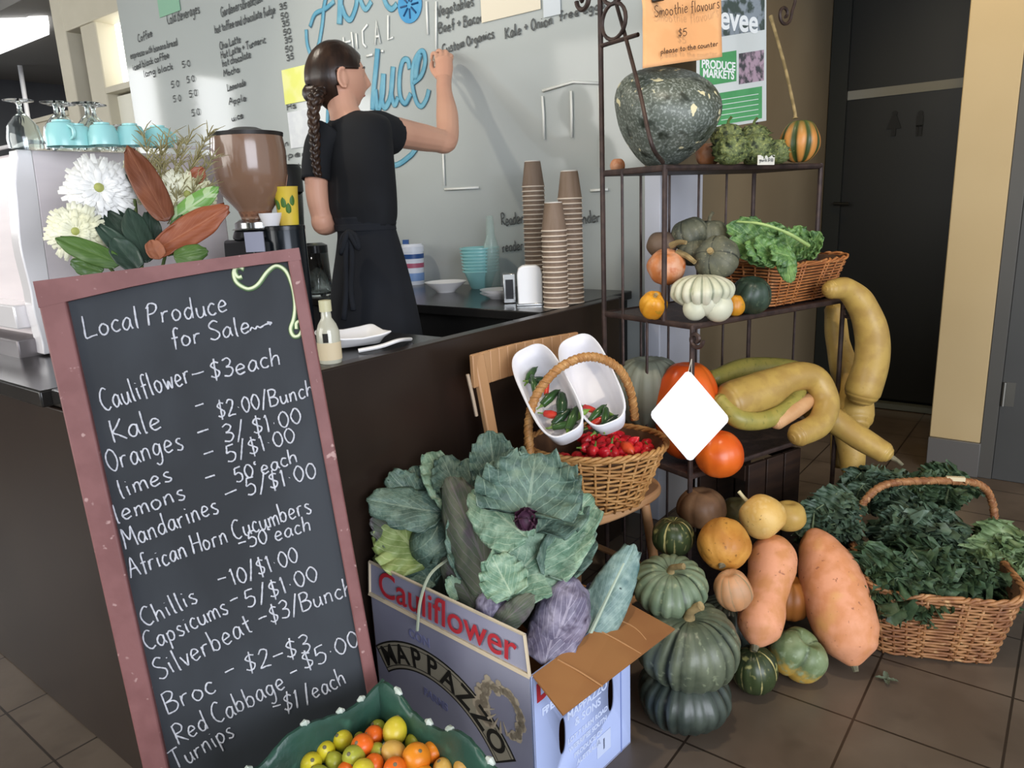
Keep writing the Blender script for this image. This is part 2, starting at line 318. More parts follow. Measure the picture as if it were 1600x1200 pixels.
# ---------------------------------------------------------------- stroke lettering
GL = {}
def _gl(s):
    for ln in s.strip().split('\n'):
        k, w, st = ln.split('|'); GL[k] = (int(w), [[tuple(float(t) for t in p.split(',')) for p in q.split()] for q in st.split(';')])
_gl('''L|6|0,10 0,5 0,0 3,.3 6,.6
P|6|0,0 .5,5 1,9;0,8 2,10 5,9.5 5.5,7.5 3.5,5.5 1,5
K|6|.5,10 .3,5 0,0;5.5,9.5 3,6.5 .6,4.6 3,2.6 6,0
C|6|5.5,9 3.5,10 1,8 0,5 .8,1.8 3,0 5.5,1
M|8|0,0 .6,5 1,10 2.5,6.5 4,4 5.6,6.6 7,10 7.5,5 8,0
A|7|0,0 1.6,5 3.4,10 5.2,5 7,0;1,4 3.5,4.3 6,4
H|6|.3,10 .2,5 0,0;6,10 5.8,5 5.7,0;0,5 3,5.2 6,5
S|6|5.5,9 3,10 .5,8.5 1,6.5 3.5,5 5.5,3.2 5,1 2.5,0 0,1.2
B|6|.3,10 .2,5 0,0;0,9.6 3,10 5,8.4 3.5,6 .5,5.2 4,5 5.8,2.8 4,.4 0,0
R|6|.3,10 .2,5 0,0;0,9.4 3,10 5.4,8 4,5.6 .5,5 3,2.6 6,0
T|7|0,9.5 3.5,9.8 7,10;3.6,9.8 3.4,5 3,0
O|6|3,10 .8,8 0,5 .8,2 3,0 5.2,2 6,5 5,8.4 3,10
F|6|.3,10 .2,5 0,0;0,9.8 3,10 6,10;0,5.2 4,5.4
G|6|5.5,8.6 3.4,10 1,8 0,5 1,1.6 3.4,0 5.6,1.6 5.6,4.4 3.4,4.4
V|6|0,10 1.5,5 3,0 4.5,5 6,10
a|5|4,4.6 2.4,5.4 .6,4 0,2 1,.2 2.6,.4 4,2.6 4.2,5 4.2,2 5,.1
b|5|.3,10 .2,5 0,.3;.2,3.6 2,5.2 4,4 4,1.4 2.2,0 .1,1
c|4|3.8,4.6 2,5.4 .4,4 0,2.2 1,.3 2.6,0 4,.8
d|5|4,4.4 2.2,5.2 .4,3.8 0,2 1,.2 2.8,.4 4,2.4;4.4,10 4.2,5 4.4,0
e|5|.2,2.6 2.4,2.8 4.2,3.4 3.4,5 1.8,5.3 .3,3.6 .2,1.6 1.6,0 4.4,.8
f|4|4.4,9.4 3,10 2,8.6 1.8,4 1.7,-1;.2,5 2,5.1 3.8,5.2
g|5|4,4.6 2,5.3 .3,3.6 .4,1.4 2,.5 3.8,2 4.2,5 4,0 3.4,-3 1.6,-4 0,-3
h|5|.4,10 .2,5 0,0;.2,3 1.8,5 3.4,5 4,3.4 4,0
i|2|.6,5 .6,2.5 .8,0;.7,7.2 .8,7.5
k|4|.3,10 .2,5 0,0;3.6,5 .6,2.8 4,0
l|2|.8,10 .6,5 .8,.2 1.4,0
m|7|.2,5 .2,2 0,0;.2,3.4 1.6,5 3,4.6 3.2,0;3.2,3.4 4.8,5 6.2,4.6 6.6,0
n|5|.2,5 .2,2 0,0;.2,3.2 1.8,5 3.6,4.6 4,0
o|5|2,5.2 .4,4 0,2.4 .8,.4 2.4,0 4,1.4 4.2,3.6 2,5.2
p|5|.3,5 .2,0 0,-4;.2,3.6 2,5.2 4,4 4,1.6 2.2,.2 .2,1
r|4|.2,5 .2,2.4 0,0;.2,3 1.4,4.8 3.6,5
s|4|3.6,4.8 1.8,5.4 .6,4.2 2,2.8 3.6,1.4 2.4,0 0,.6
t|4|2,8.6 1.8,4 2,.8 3.4,.2;0,5.4 2,5.5 4,5.6
u|5|.2,5 .2,1.6 1.4,0 3,.6 4,2.6 4.2,5 4.2,2 4.8,0
v|4|0,5 1,2.4 2,0 3,2.6 4,5
w|6|0,5 .8,2 1.6,0 3,3.4 4.4,0 5.4,2.4 6,5
y|4|0,5 1,2.6 2.2,.4;4,5 2.8,1.6 1.4,-2.4 .4,-3.8
z|4|0,5 3.8,5 .2,0 4,.2
0|5|2.4,9 .6,7 0,4.6 .8,1.4 2.6,0 4.4,2 5,5 4,8 2.4,9
1|2|0,8 1,9.6;1,9.6 1,5 1,0
2|5|.2,7.6 1.8,9.6 4.2,8.4 3.6,5.4 1.6,2.4 0,.2 2.6,.4 5,.2
3|5|.2,8.8 2.6,9.8 4.4,8 3.2,5.8 1.6,5.2 4,4.6 4.8,2.4 3,.2 0,.8
5|5|4.8,9.6 2.6,9.6 .9,9.4;.9,9.4 .6,7 .4,5.4 2.6,6 4.6,4.2 4,1.2 2,0 0,.8
$|5|4.6,8 2.4,8.8 .6,7 2.4,5 4.4,3.4 3.6,1.4 1.8,.8 0,1.8;2.6,10.6 2.4,5 2.2,-1.2
/|4|4,11 2,5 0,-1
-|5|0,4.4 2.5,4.5 5,4.6
.|2|.6,3.8 1,4
'|2|1.6,9.4 .6,9.2 .3,8 1.4,7.6
+|5|0,4.5 2.5,4.6 5,4.6;2.5,7 2.5,4.5 2.4,2
~|9|0,2 1,4.4 2,2.4 3,4.4 4,2.6 6,4 8.4,4.4;7,6 8.6,4.4 7.6,2.6''')
def ink(g, text, o, ux, uy, h, width, nrm, r, jit=.15, rnd=None):
    """handwriting of cap height h swept along a line; o, ux, uy, nrm are places on the surface"""
    rnd = rnd or RND; W0 = 0
    for ch in text: W0 += (GL[ch][0]+1.6) if ch in GL else 3.2
    k = width/max(W0-1.6, .1); x = 0
    for ch in text:
        if ch not in GL: x += 3.2; continue
        w, sts = GL[ch]; dy = rnd.uniform(-.4, .4)
        for st in sts:
            pts = [(px+rnd.uniform(-jit, jit), py+dy+rnd.uniform(-jit, jit)) for px, py in st]
            q = [V((a, b, 0)) for a, b in pts]
            q = cat(q, 4) if len(q) > 2 else q
            P = [o + ux*((x+p.x)*k) + uy*(p.y*h/10) for p in q]
            g.tube(P, [r*rnd.uniform(.75, 1.15) for _ in P], 5, ell=(nrm, 1))
        x += w+1.6
def flatink(g, n0=0, nrm=None, o=None, f=.25):   # press the strokes flat onto their surface
    for i in range(n0, len(g.v)):
        d = (g.v[i]-o).dot(nrm); g.v[i] = g.v[i] - nrm*(d*(1-f))
def letters(text, size, mt, M, extrude=.0006, parent=None, name='lettering', align='LEFT', sx=1.0):
    cu = bpy.data.curves.new(name, 'FONT'); cu.body = text; cu.size = size; cu.extrude = extrude; cu.align_x = align
    t = bpy.data.objects.new(name, cu); COL.objects.link(t)
    me = bpy.data.meshes.new_from_object(t.evaluated_get(bpy.context.evaluated_depsgraph_get()))
    bpy.data.objects.remove(t); me.transform(M @ M4.Diagonal((sx, 1, 1, 1))); me.materials.clear(); me.materials.append(mt)
    o = bpy.data.objects.new(name, me); COL.objects.link(o)
    if parent is not None: o.parent = parent
    return o
def joinfont(g, text, size, M, extrude=.0006, bold=0):
    cu = bpy.data.curves.new('lettering', 'FONT'); cu.body = text; cu.size = size; cu.extrude = extrude; cu.align_x = 'CENTER'; cu.offset = bold
    t = bpy.data.objects.new('lettering', cu); COL.objects.link(t)
    me = bpy.data.meshes.new_from_object(t.evaluated_get(bpy.context.evaluated_depsgraph_get()))
    bpy.data.objects.remove(t)
    g.add([v.co.copy() for v in me.vertices], [tuple(p.vertices) for p in me.polygons], M); bpy.data.meshes.remove(me)

# ---------------------------------------------------------------- counters
m_panel = mat('espresso_laminate', '#2c231d', '#271e19', sc=3, rough=.3, spec=.4)
m_top = mat('black_worktop', '#1d1c1b', '#262422', sc=5, rough=.22)
HT = .88
ct = thing('service_counter', 'dark brown L shaped cafe counter with black worktop behind the chalkboard', 'counter', (-1.25, .57, 0))
g = G(); g.box((-.02, .825, .44), (.04, 1.65, .88)); g.obj('front_panel', m_panel, ct, bevel=.004)
g = G(); g.box((-1.5, .02, .42), (3.0, .04, .84)); g.obj('side_panel', m_panel, ct, bevel=.003)
g = G(); g.box((-.2, .4, .862), (.36, .8, .035)); g.box((-1.69, .36, .862), (2.62, .76, .035)); g.obj('worktop', m_top, ct, bevel=.004)
g = G(); g.box((-1.69, .73, .42), (2.6, .03, .84)); g.obj('back_panel', m_panel, ct)
g = G(); g.box((-.6, 1.645-.02, .44), (1.0, .0, .0)) if 0 else g.box((-.05, 1.66, .44), (.09, .06, .879)); g.obj('end_post', mat('black_laminate', '#151413', rough=.35), ct, bevel=.003)
bb = thing('back_bench', 'black topped back bench under the glass menu wall', 'bench', (-2.9, 1.82, 0))
g = G(); g.box((0, .29, .865), (3.2, .58, .03)); g.obj('worktop', m_top, bb, bevel=.003)
g = G(); g.box((0, .31, .42), (3.16, .54, .86)); g.obj('cabinet_front', mat('bench_front', '#100f0e', rough=.5), bb)

# ---------------------------------------------------------------- chalkboard
s = .9545
def SCp(a): a = V(a); return CAM + (a-CAM)*s
BL, BR, TL, TR = (SCp(a) for a in ((-1.24154, .4736, -.01617), (-.97203, .8199, .01617), (-1.41834, .50617, 1.10831), (-1.14883, .85246, 1.14066)))
ux = (TR-TL).normalized(); uy = (TL-BL).normalized(); un = ux.cross(uy).normalized()   # un faces the room
if un.dot(CAM-TL) < 0: un = -un
BW = (TR-TL).length; BH = (TL-BL).length + .047
bo = TL - uy*BH
Mb = frame(ux, uy, un, bo)
board = thing('chalkboard_sign', 'tall chalkboard in a dusty maroon frame with handwritten produce prices', 'chalkboard', (bo.x, bo.y, 0))
Mi = M4.Translation(-V((bo.x, bo.y, 0))) @ Mb
m_fr = mat('maroon_frame', '#7d5250', '#744a48', sc=18, rough=.55, spots=('#a98883', 60, .68, .74), bump=.1, bsc=90)
m_slate = mat('slate', '#25282c', '#33373c', sc=4, det=6, rough=.75, stretch=(1, 1, .5))
fw = .041
g = G(); g.box((BW/2, BH/2, -.006), (BW-.02, BH-.02, .012), Mi); g.obj('slate', m_slate, board)
for (c, d_) in (((fw/2, BH/2), (fw, BH)), ((BW-.0115, BH/2), (.023, BH)), ((BW/2, fw/2), (BW, fw))):
    g = G(); g.box((c[0], c[1], -.002), (d_[0]-.0005, d_[1]-.0005, .026), Mi); g.obj('frame_rail', m_fr, board, bevel=.003)
g = G(); zt_ = [BH-.043, BH-.036, BH-.029, BH-.024, BH-.021, BH-.02, BH-.021]; n_ = len(zt_)-1
for i in range(n_):
    a_, b_ = BW*i/n_, BW*(i+1)/n_; g.hexa([Mi @ V(p) for p in ((a_, zt_[i], -.015), (b_, zt_[i+1], -.015), (b_, BH, -.015), (a_, BH, -.015))], [Mi @ V(p) for p in ((a_, zt_[i], .0115), (b_, zt_[i+1], .0115), (b_, BH, .0115), (a_, BH, .0115))])
g.obj('frame_rail', m_fr, board)
for k in (.04, BW-.04):
    g = G(); p0 = Mi @ V((k, BH-.05, -.03)); p1 = Mi @ V((k, .0, -.03)); g.tube([p0, p1], .012, 6); g.obj('rear_leg', m_fr, board)
m_chalk = mat('chalk', '#c9cad0', '#a9abb2', sc=140, rough=.95, lo=.35, hi=.7)
def bpt(x, y): return aP(x, y, bo, un)
off = V((bo.x, bo.y, 0)); gi = G()
LINES = [('Local Produce', 135, 527, 357, 487, 47), ('for Sale', 270, 543, 392, 520, 42), ('~', 392, 521, 428, 512, 25),
 ('Cauliflower', 163, 642, 300, 597, 50), ('-', 303, 597, 322, 592, 40), ("$3each", 332, 594, 440, 570, 42),
 ('Kale', 180, 692, 254, 668, 50), ('-', 309, 647, 322, 643, 40), ('$2.00/Bunch', 343, 655, 492, 618, 38),
 ('Oranges', 172, 738, 288, 700, 50), ('-', 311, 687, 329, 682, 40), ('3/ $1.00', 352, 692, 472, 660, 40),
 ('limes', 190, 778, 270, 750, 42), ('-', 322, 721, 337, 716, 40), ('5/$1.00', 357, 722, 462, 690, 38),
 ('lemons', 183, 817, 291, 778, 42), ('-', 324, 758, 339, 753, 40), ("50'each", 370, 754, 466, 722, 34),
 ('Mandarines', 197, 857, 343, 800, 46), ('-', 355, 783, 374, 776, 40), ('5/$1.00', 388, 775, 495, 745, 40),
 ('African Horn Cucumbers', 205, 902, 487, 800, 44), ("-50'each", 375, 860, 487, 828, 36),
 ('Chillis', 228, 980, 310, 940, 44), ('-', 343, 918, 356, 914, 40), ('10/$1.00', 366, 915, 467, 876, 40),
 ('Capsicums', 232, 1017, 358, 957, 44), ('-', 364, 950, 376, 945, 40), ('5/$1.00', 388, 950, 498, 906, 40),
 ('Silverbeat', 250, 1062, 396, 985, 50), ('-$3/Bunch', 407, 980, 553, 928, 42),
 ('Broc', 264, 1115, 338, 1080, 50), ('-', 356, 1062, 370, 1056, 40), ('$2-$3', 387, 1052, 487, 1018, 44),
 ('Red Cabbage', 280, 1162, 448, 1075, 48), ('-', 457, 1062, 468, 1057, 40), ('$5.00', 478, 1048, 563, 1008, 42),
 ('Turnips', 275, 1203, 368, 1150, 46), ('-$1', 428, 1117, 468, 1106, 44), ('/each', 480, 1098, 542, 1066, 42)]
for (t, x0, y0, x1, y1, hp) in LINES:
    a, b = bpt(x0, y0), bpt(x1, y1); e = (b-a); w = e.length; e.normalize()
    vv = (un.cross(e)).normalized(); vv = (vv + e*.06).normalized()
    h = hp/ppm((a+b)/2)*.70
    gi = G(); ink(gi, t, a+un*.0012, e, vv, h, w, un, .0017)
    flatink(gi, 0, un, bo+un*.0012, .3)
    gi.v = [p-off for p in gi.v]; gi.obj('chalk_writing', m_chalk, board, angle=0)
gs = G()
sp = [(381, 432), (373, 436), (366, 428), (367, 419), (374, 416), (381, 420), (383, 430), (378, 437), (370, 436)]
c1 = [(380, 433), (372, 436), (366, 428), (368, 418), (377, 417), (383, 425), (380, 434)]
cv = [(378, 432), (372, 433), (367, 426), (368, 419), (374, 417), (380, 420), (374, 417), (367, 419), (365, 428), (369, 440), (379, 448), (390, 451), (403, 444), (418, 424), (432, 415), (447, 424), (457, 448), (461, 476), (459, 497), (454, 514), (459, 525), (468, 523), (473, 510), (469, 502), (463, 505), (463, 514)]
P = cat([bpt(x, y)+un*.0014 for x, y in cv], 6)
gs.tube([p-off for p in P], .0027, 6); n_ = len(gs.v)
gs.obj('chalk_scroll', mat('lime_chalk', '#d6dfb8', rough=.95), board, angle=0)
gs = G(); gs.tube([p-off-un*.0008+V((.0008, 0, -.0006)) for p in P], .0046, 6); flatink(gs, 0, un, bo-off+un*.0004, .15); gs.obj('chalk_scroll_edge', mat('green_chalk', '#5f7a55', rough=.95), board, angle=0)

# ---------------------------------------------------------------- menu wall writing
m_black = mat('black_marker', '#515452', '#6a6d6b', sc=60, rough=.6)
gn = V((0, -1, 0)); gz = YG-.005
menu = thing('menu_lettering', 'black handwritten menu lines across the pale glass wall', 'lettering')
def wall_text(g, t, x0, y0, x1, y1, hp, r=.004):
    a, b = aY(x0, y0, gz), aY(x1, y1, gz); e = b-a; w = e.length; e.normalize(); vv = V((-e.z, 0, e.x))
    if vv.z < 0: vv = -vv
    g = G(); ink(g, t, a, e, vv, hp/ppm(a)*1.05, w, gn, r, .3); flatink(g, 0, gn, V((0, gz, 0)), .2); g.obj('text_line', m_black, menu, angle=0)
g = G()
for a in [('Cold Beverages', 262, 38, 312, 20, 14), ('Coffee', 216, 66, 238, 56, 10), ('espresso with banana bread', 204, 92, 277, 70, 9), ('iced black coffee', 208, 110, 264, 90, 9), ('long black', 225, 120, 270, 108, 9),
          ('Gardeners', 346, 26, 378, 14, 13), ('Breakfast', 380, 14, 410, 2, 13), ('hot toffee and chocolate fudge', 336, 52, 430, 20, 11), ('Chai Latte', 344, 78, 376, 66, 10), ('Hot Latte + Turmeric', 346, 92, 415, 66, 10), ('hot chocolate', 348, 104, 392, 90, 10), ('Mocha', 350, 120, 374, 112, 9),
          ('Lemonade', 356, 142, 384, 133, 9), ('Apple', 358, 164, 385, 157, 9), ('Juice', 360, 190, 380, 184, 9)]:
    wall_text(g, *a, r=.0035)
for i, (x, y) in enumerate([(437, 16), (439, 30), (441, 42), (443, 55), (445, 68), (446, 82), (448, 95)]): wall_text(g, '50' if i % 2 else '35', x, y, x+11, y-3, 8, r=.003)
for (x, y) in [(268, 138), (271, 160), (292, 130), (296, 152), (300, 182), (285, 106)]: wall_text(g, '5.0', x, y, x+12, y-3, 9, r=.003)
for a in [('Vegetables', 684, 26, 740, 8, 14), ('-', 680, 22, 684, 20, 10), ('Beef + Bacon Roast', 686, 52, 795, 22, 14), ('Custom Organics', 692, 84, 772, 58, 13), ('Kale + Onion', 790, 60, 864, 38, 15), ('free eggs', 874, 32, 945, 12, 12),
          ('Reader', 784, 352, 818, 349, 17), ('reader', 786, 394, 818, 390, 15), ('under', 904, 350, 938, 346, 17), ('Hs', 449, 172, 462, 168, 9), ('an - ad', 438, 230, 482, 224, 10), ('open', 440, 248, 480, 243, 9), ('late', 452, 266, 478, 262, 9)]:
    wall_text(g, *a, r=.0032)
m_teal = mat('blue_paint_marker', '#5f9fb8', '#74adc0', sc=14, rough=.5)
g = G()
blue = thing('blue_lettering', 'large blue brush script words on the glass around the standing woman', 'lettering')
def stroke(g, pts, r, n=6, rr=None):
    P = cat([aY(x, y, gz) for x, y in pts], n); g = G(); g.tube(P, r, 6); flatink(g, 0, gn, V((0, gz, 0)), .12); g.obj('brush_stroke', m_teal, blue, angle=0)
stroke(g, [(478, 46), (480, 70), (487, 86), (496, 76), (503, 40), (506, 10), (512, -14)], .012); stroke(g, [(484, 42), (492, 22), (508, 14), (522, 2)], .012)
stroke(g, [(532, -8), (531, 20), (530, 38)], .02); stroke(g, [(533, 8), (540, 26), (548, 30), (556, 10), (558, -10)], .014); stroke(g, [(560, -10), (566, 8), (572, 14), (580, 2)], .013); stroke(g, [(598, -8), (604, 8), (612, 14), (620, 6)], .013)
stroke(g, [(590, 76), (587, 110), (583, 150), (582, 172)], .017); stroke(g, [(586, 140), (590, 170), (597, 150), (599, 115)], .016); stroke(g, [(599, 115), (596, 150), (601, 168), (610, 150), (614, 104)], .015); stroke(g, [(614, 104), (611, 140), (616, 164), (622, 152)], .013)
stroke(g, [(640, 108), (637, 94), (629, 96), (624, 120), (625, 150), (633, 162), (642, 146)], .013)
stroke(g, [(645, 130), (658, 118), (664, 98), (662, 82), (655, 82), (646, 100), (644, 130), (650, 158), (658, 166), (666, 155), (670, 140)], .012); stroke(g, [(656, 84), (652, 100), (649, 124)], .017)
stroke(g, [(512, 170), (511, 192), (509, 208)], .012); stroke(g, [(598, 250), (618, 258), (640, 244), (650, 232)], .013)
wl = thing('white_lettering', 'white LOCAL capitals and ruled white lines on the glass wall', 'lettering')
g = G()
for st in ([(536, 58), (538, 78)], [(536, 67), (548, 64)], [(549, 50), (552, 78)], [(556, 52), (558, 76)], [(574, 38), (566, 48), (567, 68), (572, 74)], [(586, 70), (588, 32), (594, 68)], [(586, 58), (593, 56)], [(606, 24), (606, 62), (614, 58)], [(666, 2), (668, 54)], [(681, 2), (681, 78)], [(572, 88), (582, 85)], [(595, 80), (599, 80)],
           [(847, 150), (849, 178), (850, 218)], [(847, 142), (895, 128), (938, 130)], [(892, 142), (893, 180), (893, 215)], [(936, 136), (938, 200), (938, 262)], [(692, 240), (694, 290)], [(694, 296), (748, 293)], [(922, 298), (950, 296)]):
    P = [aY(x, y, gz-.0015) for x, y in st]; g = G(); g.tube(P, .006, 5); flatink(g, 0, gn, V((0, gz-.0015, 0)), .15); g.obj('white_stroke', mat('white_marker', '#eef0ea', rough=.6), wl, angle=0)
# painted citrus slice
c = aY(640, 8, gz); g = G(); R_ = 26/ppm(c)
Mw = frame((1, 0, 0), (0, 0, 1), (0, -1, 0), c); g.lathe([(R_, -.002), (R_, .001)], 28, Mw)
dsc = thing('citrus_slice_drawing', 'blue painted citrus slice beside the white capitals on the glass', 'drawing', (0, 0, 0)); g.obj('rind', mat('blue_disc', '#3d8fc2', '#4f9dc9', sc=10, rough=.5), dsc)
g = G()
for k in range(8):
    a = 2*pi*k/8; g.tube([Mw @ V((cos(a)*R_*.2, sin(a)*R_*.2, .002)), Mw @ V((cos(a)*R_*.75, sin(a)*R_*.75, .002))], .004, 5)
g.obj('segment_lines', mat('navy_marker', '#1d4d78', rough=.5), dsc)
g = G(); a = aY(440, 110, gz); b = aY(496, 154, gz); g.box(((a.x+b.x)/2, gz, (a.z+b.z)/2), (b.x-a.x, .003, a.z-b.z)); tagp(g.obj('sticky_note', mat('yellow_paper', '#eef07e', '#f4f3a0', sc=9, rough=.6)), 'bright yellow paper note on the glass behind the plaited hair', 'note')
def paper(name, x0, y0, x1, y1, mt, label, cat_='poster'):
    a = aY(x0, y0, gz); b = aY(x1, y1, gz); g = G(); g.box(((a.x+b.x)/2, gz, (a.z+b.z)/2), (abs(b.x-a.x), .003, abs(a.z-b.z))); return tagp(g.obj(name, mt), label, cat_)
paper('paper_note', 750, -26, 845, 14, mat('cream_paper', '#e3d9c2', rough=.7), 'cream paper sheet at the top of the glass wall', 'note')
paper('paper_note', 848, -26, 876, 22, mat('cool_paper', '#cdd3d6', rough=.7), 'narrow pale blue slip beside the cream sheet on the glass', 'note')
paper('paper_note', 244, -14, 282, 16, mat('mint_paper', '#8db99d', rough=.7), 'mint green paper shape at the top left of the menu wall', 'note')
paper('paper_note', 449, 176, 486, 228, mat('white_paper', '#e6e9ea', '#dcdfe2', sc=20, rough=.7), 'white printed sheet on the glass under the yellow note', 'note')
wv = V((.3257, .9455, 0)); dv = V((-.9455, .3257, 0))
# ---------------------------------------------------------------- vegetables
def axisM(axis, spin=0):
    a = V(axis).normalized(); q = V((0, 0, 1)).rotation_difference(a); return (q @ Q((0, 0, 1), spin)).to_euler()
def squash_mesh(R, H, ribs=0, rd=.1, dim=.2, taper=0, lump=.04, wart=0, seed=1, pw=1.0, nu=64, nv=28, neck=0):
    g = G(); so = V((seed*3.1, seed*1.7, seed*.9))
    def fn(u, v):
        th = 2*pi*u; ph = pi*v; r = sin(ph)**pw; z = -cos(ph)
        t = abs(sin(ribs*th/2))**.55 if ribs else 1
        k = 1 - rd*(1-t)*min(1, r*1.6)
        z *= 1 - dim*math.exp(-(r/.34)**2)
        p = V((r*cos(th), r*sin(th), z))
        k *= 1 + lump*NZ.noise(p*1.3+so)*2
        if wart: k *= 1 + wart*max(0, NZ.noise(p*5.5+so))*1.8
        tp = 1 + taper*z
        if neck: tp *= 1 - neck*max(0, z)**1.3
        return V((p.x*R*k*tp, p.y*R*k*tp, z*H*(1 if not ribs else 1-rd*.35*(1-t)*r)))
    def qf(u, v):
        th = 2*pi*u; return (u, v, abs(sin(ribs*th/2))**.55 if ribs else 1)
    return g.grid(fn, nu, nv, True, qf=qf)
m_stem = mat('dry_stem', '#a08a5e', '#7c6a45', sc=40, rough=.8, bump=.3)
m_gstem = mat('grey_stem', '#80785e', '#5d5a46', sc=40, rough=.8, bump=.3)
def squash(name, label, c, R, H, mt, ribs=0, rd=.1, dim=.2, stem=None, axis=(0, 0, 1), spin=0, cat_='pumpkin', group=None, stem_mat=None, **k):
    t = thing(name, label, cat_, c, axisM(axis, spin), group)
    squash_mesh(R, H, ribs, rd, dim, **k).obj('flesh', mt, t, angle=0)
    if stem:
        L, r, bx = stem; z0 = H*(1-dim)*.96; g = G()
        P = cat([(0, 0, z0-.01), (0, 0, z0+L*.4), (bx*.5, 0, z0+L*.75), (bx, 0, z0+L)], 4)
        g.tube(P, lerpl([r*1.7, r*1.05, r, r*1.1], len(P)), 8); g.obj('stem', stem_mat or m_stem, t, angle=50)
    return t
def ballZ(x, y, rp, z, rv=1.0):   # centre and radius of a round thing seen at x, y with rp pixels across, resting on height z
    R = .05
    for _ in range(20):
        c = aZ(x, y, z+R*rv); R = rp/ppm(c)
    return c, R
def ballD(x, y, rp, D): c = aD(x, y, D); return c, rp*D/FPX
m_blue = mat('grey_green_skin', '#525a48', '#666d58', sc=18, rough=.38, rib=('#1b231b', 2, .72, .2, .22), spots=('#8e9678', 60, .62, .8), bump=.15, bsc=50)
m_blue2 = mat('pale_green_skin', '#79876b', '#6a7a60', sc=20, rough=.4, rib=('#2f3c29', 2, .7, .2, .3), spots=('#a9ae83', 50, .6, .8), bump=.15, bsc=50)
m_dark = mat('dark_pumpkin_skin', '#333c36', '#454d44', sc=16, rough=.34, rib=('#141914', 2, .72, .2, .2), bump=.12, bsc=50)
m_greysq = mat('grey_squash_skin', '#4c4f43', '#62624f', sc=8, rough=.55, rib=('#2b2e27', 2, .5, .1, .3), spots=('#87836b', 50, .6, .78))
m_speck = mat('speckled_skin', '#444b40', '#5d645b', sc=3.5, det=6, rough=.42, spots=[('#8d948c', 150, .5, .66), ('#d3caa2', 34, .665, .685), ('#2a3028', 22, .56, .7)], bump=.12)
m_orange = mat('orange_skin', '#d4501a', '#e06a22', sc=5, rough=.3, bump=.06, spots=('#b8400f', 9, .6, .8))
m_pink = mat('pink_banana_skin', '#dd9a74', '#cf8a5c', sc=22, det=5, rough=.55, spots=[('#a4674a', 75, .67, .73), ('#d6a05e', 12, .56, .75)], bump=.4, bsc=45)
m_yel = mat('ochre_skin', '#c98f3f', '#b5772f', sc=8, rough=.5, spots=('#8a5a24', 26, .64, .72), bump=.15)
m_pale = mat('pale_yellow_skin', '#d8b268', '#cfa355', sc=7, rough=.5, spots=[('#8a6a38', 60, .7, .74), ('#e3c487', 14, .55, .75)], bump=.12)
m_tan = mat('tan_skin', '#8d6a4a', '#7a5a40', sc=6, rough=.55)
m_peach = mat('peach_skin', '#c58e62', '#b58a66', sc=9, rough=.55, rib=('#8d8060', 2, .5, .15, .4))
m_butter = mat('butternut_skin', '#c4a35a', '#b8954c', sc=6, rough=.45, bump=.1, spots=('#9a7a3c', 30, .66, .76))
m_tromb = mat('trombone_skin', '#b5964f', '#a68647', sc=9, det=4, rough=.4, stretch=(1, 1, 1), spots=('#a98a48', 40, .62, .76))
m_tromg = mat('green_trombone_skin', '#948c44', '#a3954a', sc=9, rough=.4, spots=('#7b7838', 30, .6, .76))
m_tromp = mat('pale_trombone_skin', '#cfa275', '#c59668', sc=9, rough=.42)
m_stripe = mat('striped_gourd_skin', '#28321f', '#3a4528', sc=12, rough=.35, rib=('#b9ad72', 2, .45, .2, .9), spots=('#8d8a55', 40, .6, .7))
m_acorn = mat('acorn_skin', '#b8773a', '#c48642', sc=6, rough=.4, rib=[('#34431f', 2, .92, .62, .3), ('#4b5a2c', 1, .6, .85, .35)])
m_gy = mat('green_yellow_skin', '#66764f', '#7d8c66', sc=24, rough=.45, rib=[('#45533a', 2, .5, .1, .3), ('#c09a45', 1, .52, .34, .3)], spots=('#93a382', 60, .56, .76))
m_wsq = mat('cream_white_skin', '#cfccb4', '#c2c2a6', sc=8, rough=.45, rib=('#8b9078', 2, .5, .1, .25), spots=('#9aa07d', 18, .64, .8))
m_bump = mat('warty_green_skin', '#4d5a31', '#6c7748', sc=14, rough=.6, spots=[('#8f9558', 150, .52, .66), ('#27311b', 60, .54, .68)], bump=1, bsc=140)
m_yorg = mat('yellow_orange_skin', '#d79a2b', '#c88420', sc=8, rough=.4, spots=('#8c7a2a', 18, .62, .74))
m_turb = mat('turban_skin', '#c77a45', '#d09a78', sc=9, rough=.5, spots=('#b9602a', 14, .58, .72))
m_dgy = mat('dark_green_yellow_skin', '#2b392e', '#37473a', sc=9, rough=.4, rib=('#18211a', 2, .5, .1, .3), spots=('#51604c', 24, .6, .76))

for n_ in ('ochre_skin', 'pale_yellow_skin', 'tan_skin', 'peach_skin', 'butternut_skin', 'trombone_skin', 'green_trombone_skin', 'pale_trombone_skin', 'yellow_orange_skin', 'turban_skin', 'dark_green_yellow_skin', 'cream_white_skin', 'grey_squash_skin'):
    for nd in MATS[n_].node_tree.nodes:
        if nd.type == 'TEX_NOISE': nd.inputs['Scale'].default_value *= 2.6
